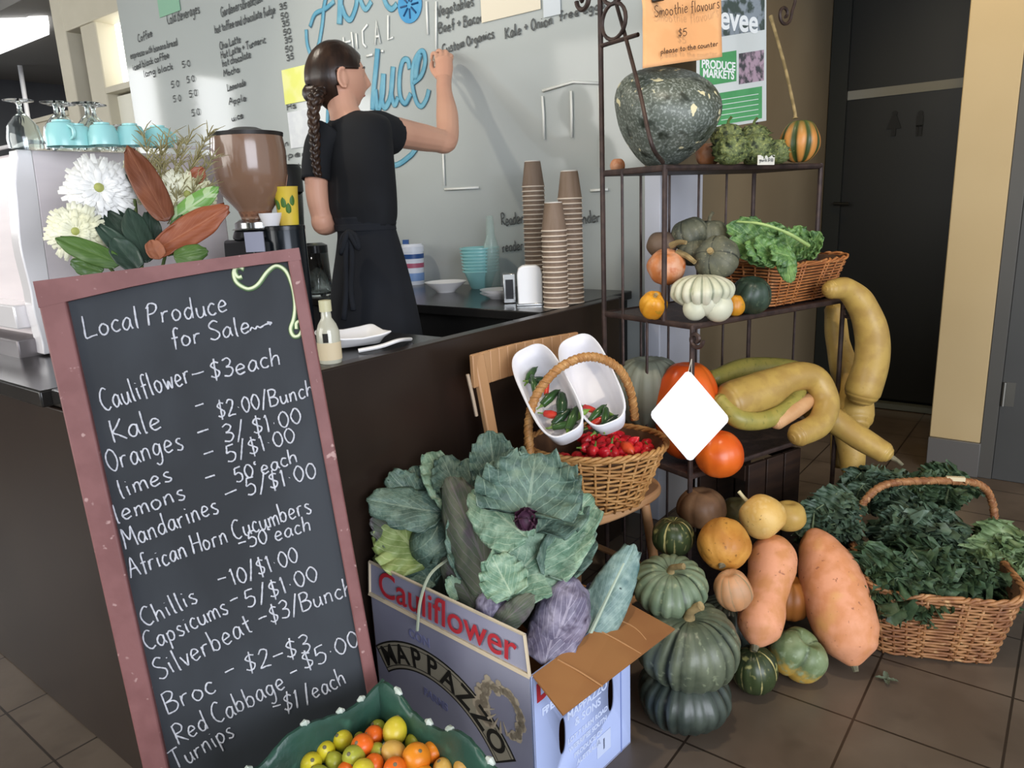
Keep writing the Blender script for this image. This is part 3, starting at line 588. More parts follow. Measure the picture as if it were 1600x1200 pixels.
# pumpkin stack on the floor
c0, R0 = ballZ(1068, 1084, 71, 0, .72)
H0 = R0*.74
squash('pumpkin', 'dark grey ribbed pumpkin on the floor at the bottom of the stack of three', (c0.x, c0.y, H0*.97), R0*1.02, H0, m_dark, 20, .13, .18, group='stacked ribbed pumpkins', seed=2)
c1 = c0 + V((.008, .0, 0)); H1 = R0*.88; z1 = H0*1.60+H1*.90
squash('pumpkin', 'large grey green ribbed pumpkin with pale stem in the middle of the stack', (c1.x, c1.y, z1), R0*1.1, H1, m_blue, 20, .12, .22, stem=(.05, .010, .025), group='stacked ribbed pumpkins', seed=3, axis=(.10, -.12, 1))
c2 = c0 + V((-.05, .03, 0)); H2 = R0*.55; z2 = z1+H1*.80+H2*.70
squash('pumpkin', 'pale green flat ribbed pumpkin at the top of the floor stack', (c2.x, c2.y, z2), R0*.84, H2, m_blue2, 18, .14, .3, stem=(.035, .007, .03), group='stacked ribbed pumpkins', seed=4, axis=(.14, -.22, 1))
# small squashes piled on the floor
def fl(name, label, x, y, rp, D, asp, mt, **k):
    c, R = ballD(x, y, rp, D); return squash(name, label, c, R, R*asp, mt, **k)
c, R = ballZ(1178, 1046, 36, 0, 1.1); squash('gourd', 'round dark gourd with cream broken stripes beside the pumpkin stack', c, R, R*1.1, m_stripe, 14, .05, .1, stem=(.03, .006, .01), cat_='gourd', seed=5, axis=(-.05, -.1, 1))
c, R = ballZ(1246, 1022, 45, 0, .9); squash('pumpkin', 'green heart shaped squash with yellow underside on the tiles', c, R, R*.9, m_gy, 3, .30, .5, seed=6, axis=(.42, .12, .85), spin=.9, cat_='squash')
# the two long pink squashes
def longsq(name, label, pts, radii, mt, stem=None, cat_='squash', group=None, n=20, tip=None, lump=.05, seed=1):
    P = cat([V(p) for p in pts], 8); o = P[0].copy(); P = [p-o for p in P]
    t = thing(name, label, cat_, o, None, group); g = G(); rr = lerpl(radii, len(P))
    g.tube(P, rr, n)
    so = V((seed*2.3, seed, 5))
    for i in range(len(g.v)):
        ax = P[min(i//n, len(P)-1)]; d = g.v[i]-ax; g.v[i] = ax + d*(1+lump*2*NZ.noise(g.v[i]*9+so))
    g.obj('flesh', mt, t, angle=0)
    if stem:
        d = (P[-1]-P[-3]).normalized(); s_ = G(); L, r = stem; s_.tube([P[-1]-d*.006, P[-1]+d*L*.5, P[-1]+d*L+V((0, 0, -.004))], [r*1.5, r, r*.8], 8); s_.obj('stem', m_gstem, t)
    return t
def spindle(name, label, a, b, prof, R, mt, bow=V((0, 0, 0)), seed=1, group=None):
    n = 34; ts = [.5-.5*cos(pi*i/(n-1)) for i in range(n)]
    def pr(t):
        e = min(1, (max(0, 1-abs(2*t-1)**5))**.5); m = len(prof)-1; k = min(int(t*m), m-1); f = t*m-k; f = f*f*(3-2*f); return max(.02, (prof[k]*(1-f)+prof[k+1]*f)*e)
    P = [a.lerp(b, t)+bow*sin(pi*t) for t in ts]; o = P[0].copy()
    t = thing(name, label, 'squash', o, None, group); g = G(); g.tube([p-o for p in P], [R*pr(u) for u in ts], 24)
    so = V((seed*2.3, seed, 5)); 
    for i in range(len(g.v)):
        ax = P[min(i//24, n-1)]-o; d = g.v[i]-ax; k = 1+.07*NZ.noise(g.v[i]*9+so)+.025*NZ.noise(g.v[i]*30+so); g.v[i] = ax+d*k
    g.obj('flesh', mt, t, angle=0)
    s_ = G(); d = (a-b).normalized(); s_.tube([P[0]-o-d*.008, P[0]-o+d*.012], [.011, .007], 8); s_.obj('stem_scar', m_gstem, t); return t
a = aZ(1335, 1042, .035); b = aD(1268, 826, dep(a)+.17); r_ = 52/ppm(a)
spindle('banana_squash', 'large long pink squash leaning upright beside the kale basket', a, b, [.5, .86, 1.0, 1.03, 1.0, .9, .74, .55], r_, m_pink, -dv*.012, 3, 'long pink squashes')
a = aD(1180, 1010, 1.78); b = aD(1216, 838, 1.92); r_ = 39/ppm(a)
spindle('banana_squash', 'shorter pink squash with orange top leaning behind the striped gourd', a, b, [.7, .95, .95, .85, .9, 1.0, 1.02, .8], r_, mat('pink_orange_skin', '#dd9a74', '#cb8a58', sc=22, det=5, rough=.55, spots=[('#a4674a', 70, .67, .73), ('#c07f3c', 7, .55, .75)], bump=.4, bsc=45), seed=6, group='long pink squashes')
fl('pumpkin', 'orange pumpkin half hidden between the two long pink squashes', 1236, 935, 34, 1.98, 1.05, mat('dull_orange_skin', '#a8692c', '#8f5623', sc=6, rough=.5), ribs=10, seed=7)
fl('squash', 'pale peach striped squash wedged right of the green pumpkin stack', 1146, 922, 29, 1.72, 1.2, m_peach, ribs=10, rd=.06, seed=8, axis=(-.2, -.2, 1), cat_='squash')
fl('squash', 'ochre round squash with a dark scar resting above the peach one', 1131, 850, 40, 1.78, 1.06, m_yel, ribs=8, rd=.04, dim=.12, seed=9, axis=(.25, -.8, -.5), cat_='squash', stem=(.008, .008, .002), stem_mat=m_gstem)
fl('squash', 'pale yellow speckled squash with a short cream stem atop the pile', 1191, 807, 35, 1.9, 1.02, m_pale, seed=10, axis=(-.75, .1, .55), cat_='squash', stem=(.04, .005, .002), stem_mat=mat('cream_stem', '#c9bd93', rough=.7))
fl('squash', 'dull brown round squash in shade under the lowest shelf', 1096, 793, 38, 2.05, .85, m_tan, ribs=8, rd=.05, seed=11, cat_='squash')
fl('squash', 'tan squash just right of the pale yellow speckled one', 1232, 806, 27, 2.0, .9, m_butter, seed=12, cat_='squash')
fl('gourd', 'dark speckled gourd behind the top pumpkin of the floor stack', 1052, 838, 33, 1.85, .95, m_stripe, ribs=12, rd=.05, seed=13, cat_='gourd')
fl('squash', 'dark olive squash behind the ochre squash under the shelf', 1150, 800, 26, 2.08, .9, mat('olive_skin', '#4f4a2c', '#5f5a38', sc=8, rough=.5), seed=14, cat_='squash')
# hidden support behind the pile: ribbed pumpkins of the same heap that carry it
for (x, y, D, rp, lab) in ((1140, 905, 1.98, 52, 'shaded grey pumpkin low in the heap behind the peach squash'), (1215, 890, 2.13, 46, 'shaded grey pumpkin under the tan squash beneath the rack')):
    c = aD(x, y, D); R = rp*D/FPX; c.z = max(R*.8, .02); squash('pumpkin', lab, c, R, R*.8, m_dark, 16, .12, .2, seed=15)

# ---------------------------------------------------------------- etagere rack
m_iron = mat('dark_iron', '#3a2e2b', '#4a3a34', sc=30, rough=.5, metal=.3, bump=.2, bsc=140)
wv = V((.3257, .9455, 0)); dv = V((-.9455, .3257, 0)); RW, RD, UD = .666, .354, .25
RO = V((-.796, 1.798, 0)); ZS = (.035, .457, .876, 1.283)
rack = thing('plant_rack', 'dark wrought iron shelf rack stacked with squashes beside the counter end', 'shelf rack', RO)
def rp(w, d, z): return wv*w + dv*d + V((0, 0, z))
def rod(name, pts, r=.0065, n=8): g = G(); g.tube(pts, r, n); return g.obj(name, m_iron, rack)
FB = RD-UD
m_shelf = mat('iron_mesh_shelf', '#33292a', '#463734', sc=60, rough=.5, metal=.2, bump=.5, bsc=160)
for i, z in enumerate(ZS):
    f = FB if i == 3 else 0
    g = G(); g.hexa([rp(0, f, z-.012), rp(RW, f, z-.012), rp(RW, RD, z-.012), rp(0, RD, z-.012)], [rp(0, f, z), rp(RW, f, z), rp(RW, RD, z), rp(0, RD, z)])
    sh = g.obj('shelf', m_shelf, rack)
    g = G(); g.tube([rp(0, f, z-.004), rp(RW, f, z-.004), rp(RW, RD, z-.004), rp(0, RD, z-.004)], .0085, 8, True); g.obj('edge_bar', m_iron, sh)
for (w, d, z0, z1) in ((0, 0, 0, ZS[2]), (RW, 0, 0, ZS[2]), (0, FB, ZS[2], ZS[3]+.004), (RW, FB, ZS[2], ZS[3]+.004), (0, RD, 0, 2.0), (RW, RD, 0, 2.0)):
    rod('post', [rp(w, d, z0), rp(w, d, z1)], .0075)
for w in (.15, .27, .40, .53): rod('back_bar', [rp(w, RD, .04), rp(w, RD, ZS[3])], .0042, 6)
for d in (.17, .27): rod('side_bar', [rp(0, d, .04), rp(0, d, ZS[3] if d > .2 else ZS[2])], .0042, 6)
for d in (.17, ): rod('side_bar', [rp(RW, d, .04), rp(RW, d, ZS[2])], .0042, 6)
for zz in (1.62,): rod('side_rail', [rp(0, FB+.10, zz), rp(0, RD, zz)], .006)
rc = RD-.055
for zz in (1.672, 1.76):
    rod('ring', [], 0) if 0 else None
    g = G(); g.tube([rp(0, rc+.048*cos(2*pi*k/20), zz+.045*sin(2*pi*k/20)) for k in range(20)], .0055, 6, True); g.obj('ring', m_iron, rack)
def scroll(c, ex, ez, r0, turns, r=.006, sgn=1):
    P = [c + ex*(cos(2*pi*turns*t)*r0*(1-t*.75)) + ez*(sgn*sin(2*pi*turns*t)*r0*(1-t*.75)) for t in [i/30 for i in range(31)]]
    g = G(); g.tube(P, r, 6); g.obj('scroll', m_iron, rack)
scroll(rp(-.005, -.018, ZS[2]-.035), -dv, V((0, 0, 1)), .024, 1.2, .006, -1)
scroll(rp(RW, -.018, ZS[2]-.035), -dv, V((0, 0, 1)), .024, 1.2, .006, -1)
cs = aP(912, -2, RO+rp(0, RD, 0), wv) - RO; scroll(cs, dv, V((0, 0, 1)), .032, 1.1, .007, -1)
cs = aP(1226, 22, RO+rp(0, RD, 0), dv) - RO; scroll(cs, wv, V((0, 0, 1)), .035, 1.2, .0055, -1)
rod('scroll_arm', cat([cs+wv*.035, cs+wv*.036+V((0, 0, .06)), rp(RW-.06, RD, 1.80), rp(RW, RD, 1.80)], 5), .0055); rod('top_bar', [rp(0, RD, 1.80), rp(RW, RD, 1.80)], .006)
rod('brace', cat([aD(959, -8, 2.08)-RO, aD(978, 60, 1.96)-RO, aD(1000, 145, 1.84)-RO, aD(1018, 225, 1.80)-RO, aD(1036, 254, 1.90)-RO], 5), .0055)

# --- top shelf
zt = ZS[3]+.001
def on(x, y, rp_, z, asp): c, R = ballZ(x, y, rp_, z, asp); return c, R
c, R = ballD(1040, 180, 78, 1.99); c.z = zt+R*.90
squash('pumpkin', 'big dark green pumpkin flecked with cream on the top shelf', c, R, R*.96, m_speck, 6, .03, .05, seed=21, axis=(.35, -.25, .85), taper=.34, pw=.85, lump=.05)
c, R = ballD(964, 152, 12, 2.25); squash('squash', 'little tan squash tip behind the flecked pumpkin by the left post', (c.x, c.y, zt+R), R, R, m_turb, cat_='squash', seed=4)
BG = [(1141, 224, 25, 2.02, 'warty green gourd at the front left of the top shelf group'), (1181, 223, 25, 2.05, 'warty green gourd in the front middle of the top shelf group'), (1214, 224, 20, 2.1, 'warty green gourd in front beside the orange acorn squash'),
      (1138, 192, 23, 2.14, 'warty green gourd piled at the back against the poster'), (1178, 200, 22, 2.16, 'darker warty green gourd at the back with a curled stalk'), (1210, 204, 18, 2.2, 'dark green gourd half hidden behind the acorn squash')]
for i, (x, y, rp_, D, lab) in enumerate(BG):
    c, R = ballD(x, y, rp_, D)
    if i < 3 or i == 5: c.z = zt+R*.92
    else: c.z = zt+R*1.9
    squash('gourd', lab, c, R, R*.98, m_bump, 0, 0, .06, wart=.42, seed=30+i, cat_='gourd', group='warty green gourds', stem=(.02, .004, .01) if i in (3, 4) else None, stem_mat=mat('green_stem', '#5c6b35', rough=.7), nu=40, nv=22)
c, R = ballD(1250, 212, 30, 2.1); c.z = zt+R*1.08
ac = squash('acorn_squash', 'orange and green ribbed acorn squash with a long dry stalk', c, R, R*1.14, m_acorn, 8, .13, .1, seed=41, cat_='squash')
p1 = aD(1243, 178, 2.1)-c; p2 = aD(1204, 25, 2.12)-c
g = G(); g.tube(cat([p1-V((0, 0, .012)), p1.lerp(p2, .05), p1.lerp(p2, .5)+V((.004, 0, 0)), p2], 5), [.009]+[.0045]*14+[.006], 8); g.obj('stem', m_stem, ac)
c, R = ballD(1107, 222, 20, 2.1); c.z = zt+R*.95; squash('squash', 'small peach squash tucked behind the flecked pumpkin', c, R, R*.95, m_turb, cat_='squash', seed=42)
g = G(); a = aD(1197, 250, 2.03); Mt = frame(wv, V((0, 0, 1)), -dv*-1, (0, 0, 0))
tg = thing('price_tag', 'small white price tag hooked on the top shelf edge', 'price tag', a); g.box((0, 0, 0), (.07, .026, .002), Mt); g.obj('card', mat('white_card', '#e2ddcf', rough=.6), tg)
g = G(); ink(g, 'gourds $1.00', V((0, 0, 0))+wv*-.03+dv*-.002+V((0, 0, -.004)), wv, V((0, 0, 1)), .009, .058, -dv, .0007); g.obj('tag_writing', m_black, tg)

# hanging brown paper sign
pa, pb, pc, pd = aD(999, -40, 1.86), aD(1122, -52, 1.93), aD(1131, 88, 1.9), aD(1004, 107, 1.84)
sg = thing('paper_sign', 'crumpled orange brown paper sign hanging at the top of the rack', 'sign', pd)
m_kraft = mat('orange_kraft_paper', '#dba673', '#d39a66', sc=9, rough=.75, bump=.3, bsc=12)
g = G()
def shf(u, v): return pd.lerp(pc, u).lerp(pa.lerp(pb, u), v)-pd + (-dv)*(.006*sin(5*u+3*v)+.004*NZ.noise(V((u*4, v*4, 1))))
g.grid(shf, 20, 20); g.obj('sheet', m_kraft, sg, solid=.001)
ex = (pc-pd).normalized(); ey = (pa-pd).normalized(); en = ex.cross(ey).normalized()
if en.dot(CAM-pd) < 0: en = -en
k_ = (pc-pd).length
g = G()
for (t, u, v, w, h) in (('Two', .42, .80, .14, .02), ('Smoothie flavours', .14, .50, .8, .03), ('$5', .42, .26, .1, .02), ('PLEASE TO THE COUNTER', .2, .10, .7, .014)):
    g = G(); ink(g, t.lower() if len(t) > 17 else t, ex*(u*k_)+ey*(v*(pa-pd).length)+en*.0125, ex, ey, h, w*k_, en, .0012); g.obj('sign_writing', mat('brown_ink', '#5a3f2a', rough=.7), sg)
g = G(); q = aD(1025, 0, 1.86)-pd; g.box(tuple(q+en*.012), (.03, .012, .02)); g.obj('clip', mat('black_plastic', '#151515', rough=.4), sg, bevel=.002)
for q_ in (pa, pb):
    g = G(); g.tube([q_-pd+V((0, 0, -.004)), RO+rp(.10 if q_ is pa else .34, RD, 1.80)-pd], .0014, 5); g.obj('hanging_string', mat('sign_string', '#8b7a62', rough=.8), sg)
# market poster behind
P0 = RO+rp(0, RD-.06, 0)
def pp(x, y): return aP(x, y, P0, dv)
po = thing('market_poster', 'green and white produce market poster standing at the back of the rack', 'poster', pp(1118, 205))
oo = pp(1118, 205)
def pquad(name, x0, y0, x1, y1, mt, lift, sk=.0):
    a, b, c, d_ = pp(x0, y1), pp(x1, y1-(x1-x0)*.16), pp(x1, y0-(x1-x0)*.16), pp(x0, y0)
    n = -dv*lift; g = G(); g.hexa([p-oo+n for p in (a, b, c, d_)], [p-oo+n-dv*.0008 for p in (a, b, c, d_)]); return g.obj(name, mt, po)
m_pw = mat('poster_white', '#d9dcd6', rough=.45); m_pg = mat('poster_green', '#4f9a5e', '#5aa568', sc=12, rough=.45)
pquad('sheet', 1088, -40, 1197, 206, m_pw, 0)
pquad('photo_panel', 1110, 4, 1194, 60, mat('poster_photo', '#46514a', '#8f979c', sc=30, rough=.45, lo=.45, hi=.55), .001)
pquad('green_panel', 1093, 88, 1150, 136, m_pg, .001); pquad('green_panel', 1120, 146, 1190, 196, m_pg, .001)
pquad('market_photo', 1154, 84, 1193, 132, mat('market_photo', '#b59aa6', '#4b4a4c', sc=45, rough=.45, lo=.42, hi=.58), .001)
pw_ = (pp(1180, 100)-pp(1120, 110)).normalized(); pz = V((0, 0, 1)); pn = -dv
def plet(t, x, y, hpx, mt, bold=0, nm='poster_lettering'):
    o = pp(x, y)-oo+pn*.0022; g = G(); joinfont(g, t, hpx/ppm(pp(x, y))*1.4, frame(wv, pz, pn, o), .0003, bold); g.obj(nm, mt, po)
plet('evee', 1154, 48, 34, mat('poster_letter_white', '#f2f3ef', rough=.5), .002); plet('PRODUCE', 1122, 108, 12, MATS['poster_letter_white'], .001); plet('MARKETS', 1122, 122, 12, MATS['poster_letter_white'], .001)
for k in range(5):
    a, b = pp(1126, 156+k*8), pp(1184, 147+k*8); g = G(); g.tube([a-oo+pn*.002, b-oo+pn*.002], .0012, 5); g.obj('text_rule', MATS['poster_letter_white'], po)

# --- second shelf
z2s = ZS[2]+.001
def sh(name, label, x, y, rp_, D, asp, mt, rest=None, **k):
    c, R = ballD(x, y, rp_, D)
    if rest is not None: c.z = rest+R*asp*.95
    return squash(name, label, c, R, R*asp, mt, **k)
sh('squash', 'small yellow orange squash at the left end of the second shelf', 1021, 463, 22, 2.02, 1.1, m_yorg, z2s, ribs=6, rd=.1, seed=51, axis=(.4, -.5, .8), cat_='squash', stem=(.012, .005, .002))
sh('squash', 'orange and peach turban squash above the small yellow squash', 1041, 417, 30, 2.06, .95, m_turb, None, ribs=8, rd=.05, seed=52, axis=(.3, -.3, 1), cat_='squash')
sh('squash', 'dark brown grey squash at the back above the turban squash', 1034, 382, 24, 2.14, .9, mat('brown_grey_skin', '#5a4a40', '#6f5a48', sc=7, rough=.55), None, seed=53, cat_='squash')
sh('squash', 'grey green ribbed squash at the back left of the second shelf pile', 1078, 366, 30, 2.12, .9, m_greysq, None, ribs=12, rd=.1, seed=54, cat_='squash', axis=(-.3, -.2, 1))
sh('squash', 'grey green ribbed squash at the top middle of the second shelf pile', 1108, 372, 32, 2.14, .95, m_greysq, None, ribs=12, rd=.1, seed=55, cat_='squash', stem=(.03, .005, .01), stem_mat=m_gstem)
sh('squash', 'grey squash with its round stem scar facing out above the white squash', 1120, 403, 36, 2.02, .8, m_greysq, None, ribs=12, rd=.05, seed=56, axis=(-.05, -.85, .45), cat_='squash', stem=(.012, .008, .001), stem_mat=m_stem)
sh('squash', 'grey green squash in shadow behind the dried gourd necks', 1085, 395, 25, 2.1, .9, m_greysq, None, ribs=10, rd=.08, seed=57, cat_='squash')
# white turban squash: ribbed cap on smooth lobes
c, R = ballD(1097, 455, 49, 1.97); t = thing('turban_squash', 'white ribbed turban squash with smooth bulging lobes at the shelf corner', 'squash', (c.x, c.y, c.z))
squash_mesh(R, R*.56, 16, .13, .15, seed=61).obj('ribbed_cap', m_wsq, t, angle=0)
g = G()
for (x, y, rp_) in ((1086, 482, 19), (1122, 480, 23), (1104, 470, 24)):
    q, r2 = ballD(x, y, rp_, 1.95); q.z = max(q.z, z2s+r2*.95); g.ball(q-c, (r2, r2, r2*1.02), 20, 12)
g.obj('lobes', mat('smooth_white_skin', '#cfcdb6', '#c6c6ad', sc=8, rough=.45), t, angle=0)
dg = sh('squash', 'dark green ball squash with a yellow cheek beside the wicker tray', 1174, 457, 31, 2.05, 1.0, m_dgy, z2s, ribs=10, rd=.06, seed=58, cat_='squash', axis=(.3, -.2, 1))
c, R = ballD(1149, 462, 15, 2.02); c.z = z2s+R*1.15; squash('squash', 'tiny yellow squash squeezed between the white and dark green squashes', c, R, R*1.2, m_yorg, 6, .06, seed=59, cat_='squash')
for (a, b, rr_, lab) in (((1048, 384), (1072, 379), .007, 'pale dried gourd neck pointing right from the back squash'), ((1058, 395), (1086, 410), .008, 'curved dried gourd neck lying over the turban squash')):
    P = cat([aD(a[0], a[1], 2.04), aD((a[0]+b[0])/2, (a[1]+b[1])/2-3, 2.02), aD(b[0], b[1], 2.0)], 4); o = P[0].copy(); g = G(); g.tube([p-o for p in P], lerpl([rr_*1.3, rr_, rr_*.8], len(P)), 8)
    tagp(g.obj('gourd_neck', m_stem, loc=o), lab, 'gourd')

# --- third shelf
z3s = ZS[1]+.001
c, R = ballD(1014, 612, 60, 2.2); asp_ = min(1.0, (c.z-z3s)/R/.96)
squash('pumpkin', 'grey green ribbed pumpkin at the back left of the third shelf', c, R, R*asp_, mat('grey_white_skin', '#747a6c', '#878b7c', sc=7, rough=.5, rib=('#464c42', 2, .5, .1, .3)), 18, .12, .2, seed=71)
c, R = ballD(1074, 642, 52, 2.12); asp_ = (c.z-z3s)/R/.96
squash('pumpkin', 'bright orange pumpkin behind the white diamond card', c, R, R*asp_, m_orange, 9, .05, .12, seed=72)
c, R = ballD(1124, 690, 38, 1.99); c.z = z3s+R*.97
squash('pumpkin', 'round bright orange pumpkin at the front corner of the third shelf', c, R, R*1.0, m_orange, 9, .025, .08, seed=73)

# --- trombone squashes
def trom(label, px_, radii, mt=m_tromb, stem=None, seed=1):
    pts = [aD(x, y, D) for x, y, D in px_]
    a = pts[0]; b = pts[-1]
    k = [r*D/FPX for r, (_, _, D) in zip(radii, px_)]
    u = (a-pts[1]).normalized(); w = (b-pts[-2]).normalized()
    pts = [a+u*k[0]*t for t in (1.0, .94, .72, .38)]+pts+[b+w*k[-1]*t for t in (.38, .72, .94, 1.0)]
    return longsq('trombone_squash', label, pts, [k[0]*t for t in (.03, .34, .69, .92)]+k+[k[-1]*t for t in (.92, .69, .34, .03)], mt, stem, group='trombone squashes', n=16, lump=.02, seed=seed)
trom('thick curled yellow trombone squash looping over at the shelf front', [(1148, 628, 2.08), (1190, 612, 2.1), (1235, 590, 2.12), (1272, 592, 2.14), (1291, 628, 2.13), (1280, 662, 2.1), (1250, 678, 2.07)], [34, 32, 23, 21, 20, 20, 19])
trom('flat olive trombone squash lying along the back of the third shelf', [(1118, 592, 2.2), (1165, 578, 2.28), (1225, 578, 2.33), (1275, 590, 2.36)], [15, 19, 18, 15], m_tromg, seed=2)
trom('olive trombone squash bowed low across the middle of the third shelf', [(1126, 628, 2.05), (1155, 655, 2.03), (1200, 655, 2.06), (1236, 630, 2.12), (1252, 604, 2.17)], [13, 15, 14, 13, 11], m_tromg, seed=3)
trom('short pinkish trombone squash end inside the curled loop', [(1215, 658, 2.07), (1240, 642, 2.1), (1264, 626, 2.15)], [13, 13, 12], m_tromp, seed=4)
trom('pale trombone squash poking out past the shelf end with a dark stalk', [(1268, 636, 2.2), (1300, 655, 2.2), (1340, 682, 2.17), (1378, 705, 2.14)], [19, 20, 19, 17], m_tromb, (.032, .006), seed=5)
trom('arched trombone squash hooked over the right end of the second shelf', [(1300, 452, 2.16), (1322, 452, 2.18), (1346, 476, 2.2), (1362, 520, 2.22), (1362, 566, 2.24), (1349, 608, 2.26)], [15, 18, 22, 25, 26, 27], m_tromb, seed=6)
trom('long trombone squash hanging behind the right post with a swollen end', [(1303, 486, 2.4), (1308, 530, 2.4), (1322, 585, 2.38), (1334, 628, 2.36), (1336, 648, 2.34)], [14, 17, 22, 28, 28], m_tromp if 0 else m_butter, seed=7)
trom('thin trombone squash hanging straight down just inside the right post', [(1308, 500, 2.46), (1314, 560, 2.46), (1312, 640, 2.46), (1310, 720, 2.46)], [14, 14, 13, 12], m_butter, seed=8)
trom('stubby trombone squash end hanging below the third shelf', [(1322, 672, 2.36), (1330, 705, 2.36), (1332, 728, 2.36)], [19, 20, 18], m_butter, seed=9)

# white diamond card
q = [aD(1075, 577, 1.86), aD(1141, 655, 1.84), aD(1078, 723, 1.82), aD(1014, 648, 1.84)]
o = sum(q, V())/4; g = G(); n = (q[1]-q[3]).cross(q[0]-q[2]).normalized()
P = []
for i in range(4):
    a, b, c_ = q[i-1], q[i], q[(i+1) % 4]; P += [b.lerp(a, .07)-o, b.lerp(b.lerp(a, .07).lerp(b.lerp(c_, .07), .5), .7)-o, b.lerp(c_, .07)-o]
g.hexa([p-n*.0015 for p in P], [p+n*.0015 for p in P]); dc = thing('blank_card', 'blank white diamond card tied to the rack in front of an orange pumpkin', 'sign', o); g.obj('card', mat('bright_white_card', '#f4f4f6', rough=.55), dc)
g = G(); g.tube([q[0]-o+V((0, 0, -.012)), q[0]-o+V((-.004, .03, .02)), RO+rp(.0, .0, .60)-o], .0012, 5); g.obj('string', mat('string', '#b9b2a4', rough=.8), dc)
# dark timber crate under the rack
a = aZ(1190, 800, .0); ck = thing('wooden_crate', 'dark brown timber crate standing under the right half of the rack', 'crate', (RO.x+wv.x*.36+dv.x*.2, RO.y+wv.y*.36+dv.y*.2, .035))
m_dw = mat('dark_timber', '#2c1d15', '#3a271b', sc=6, rough=.6, stretch=(1, 1, 6))
for k in range(3):
    g = G(); Mk = frame(wv, dv, (0, 0, 1), (0, 0, 0)); g.box((.09*k+.045, -.1, .17), (.082, .014, .34), Mk); g.obj('slat', m_dw, ck, bevel=.002)
    g = G(); g.box((.09*k+.045, .1, .17), (.082, .014, .34), Mk); g.obj('slat', m_dw, ck, bevel=.002)
for zz in (.03, .31):
    for ww in (.004, .266): g = G(); g.box((ww, 0, zz), (.012, .19, .05), Mk); g.obj('end_board', m_dw, ck)
g = G(); g.box((.135, 0, .008), (.26, .19, .012), Mk); g.obj('base', m_dw, ck)
# ---------------------------------------------------------------- wicker
m_wick = mat('honey_wicker', '#b98a52', '#a57440', sc=30, rough=.55, spots=('#cfa56c', 70, .6, .75), bump=.2, bsc=160)
m_wick2 = mat('orange_wicker', '#b87742', '#a06134', sc=30, rough=.5, spots=('#d29a62', 70, .6, .75), bump=.2, bsc=160)
m_wick3 = mat('brown_wicker', '#a5754a', '#855634', sc=28, rough=.55, spots=[('#c49a6a', 60, .58, .75), ('#6e432a', 12, .62, .74)], bump=.2, bsc=160)
def ringpt(u, a, b, e):
    th = 2*pi*u; c_, s_ = cos(th), sin(th); f = lambda t: math.copysign(abs(t)**(2/e), t); return V((a*f(c_), b*f(s_), 0))
def wicker(parent, mt, lo, hi, h, e=2.0, rows=16, stakes=30, r=.004, rim=3, sway=0, liner=True, rimwave=0):
    """woven body between the bottom half-axes lo and the rim half-axes hi"""
    def pt(u, v, o=0):
        a = lo[0]+(hi[0]-lo[0])*v; b = lo[1]+(hi[1]-lo[1])*v; p = ringpt(u, a, b, e)
        if o: p = p*(1+o/max(p.length, .01))
        p.z = h*v + rimwave*v*cos(4*pi*u); return p
    # even arc-length parameter
    us = []; N = 400; acc = [0]
    for i in range(N): acc.append(acc[-1]+(pt((i+1)/N, 1)-pt(i/N, 1)).length)
    def ev(t):
        t = (t % 1)*acc[-1]; lo_, hi_ = 0, N
        while hi_-lo_ > 1:
            m = (lo_+hi_)//2
            if acc[m] <= t: lo_ = m
            else: hi_ = m
        return (lo_+(t-acc[lo_])/max(1e-9, acc[lo_+1]-acc[lo_]))/N
    E_ = [ev(i/(stakes*3)) for i in range(stakes*3)]
    g = G()
    for j in range(rows):
        v = (j+.5)/rows
        P = [pt(u, v + sway*sin(2*pi*u*5+j)*.02, r*.8*cos(pi*(i/3)+j*pi)) for i, u in enumerate(E_)]
        g.tube(P, [r*(.86+.14*NZ.noise(V((i*.3, j*1.7, 0)))) for i in range(len(P))], 5, True)
    body = g.obj('woven_body', mt, parent, angle=0)
    g = G()
    for k in range(stakes): u = ev(k/stakes); g.tube([pt(u, 0), pt(u, .5), pt(u, 1)], r*.8, 5)
    g.obj('stakes', mt, parent, angle=0)
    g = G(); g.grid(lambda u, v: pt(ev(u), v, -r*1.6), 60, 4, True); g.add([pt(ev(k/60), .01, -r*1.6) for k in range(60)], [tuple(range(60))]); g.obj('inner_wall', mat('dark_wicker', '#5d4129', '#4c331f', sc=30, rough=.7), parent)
    g = G(); n = 96
    for k in range(rim):
        P = []
        for i in range(n):
            u = ev(i/n); ph = 2*pi*(i/n)*14 + 2*pi*k/rim
            P.append(pt(u, 1, r*1.1*cos(ph)) + V((0, 0, r*1.2*sin(ph)+r*.6)))
        g.tube(P, r*1.05, 5, True)
    g.obj('rim', mt, parent, angle=0)
    return pt, ev
def arch(parent, pts, r, mt, wraps=30, name='handle'):
    P = cat(pts, 10); g = G(); N = len(P)
    g.tube(P, [r*(1+.09*sin(i*1.9)) for i in range(N)], 10)
    T = G()
    for s_ in range(2):
        Q_ = []
        for i in range(N*3-2):
            k = min(i//3, N-2); p = P[k].lerp(P[k+1], (i%3)/3); d = (P[k+1]-P[k]).normalized(); u = d.orthogonal().normalized(); w = d.cross(u); a = i*.55+s_*pi
            Q_.append(p+(u*cos(a)+w*sin(a))*r*.96)
        T.tube(Q_, r*.26, 4)
    o = g.obj(name, mt, parent, angle=0); T.obj('binding', mt, o, angle=0); return o

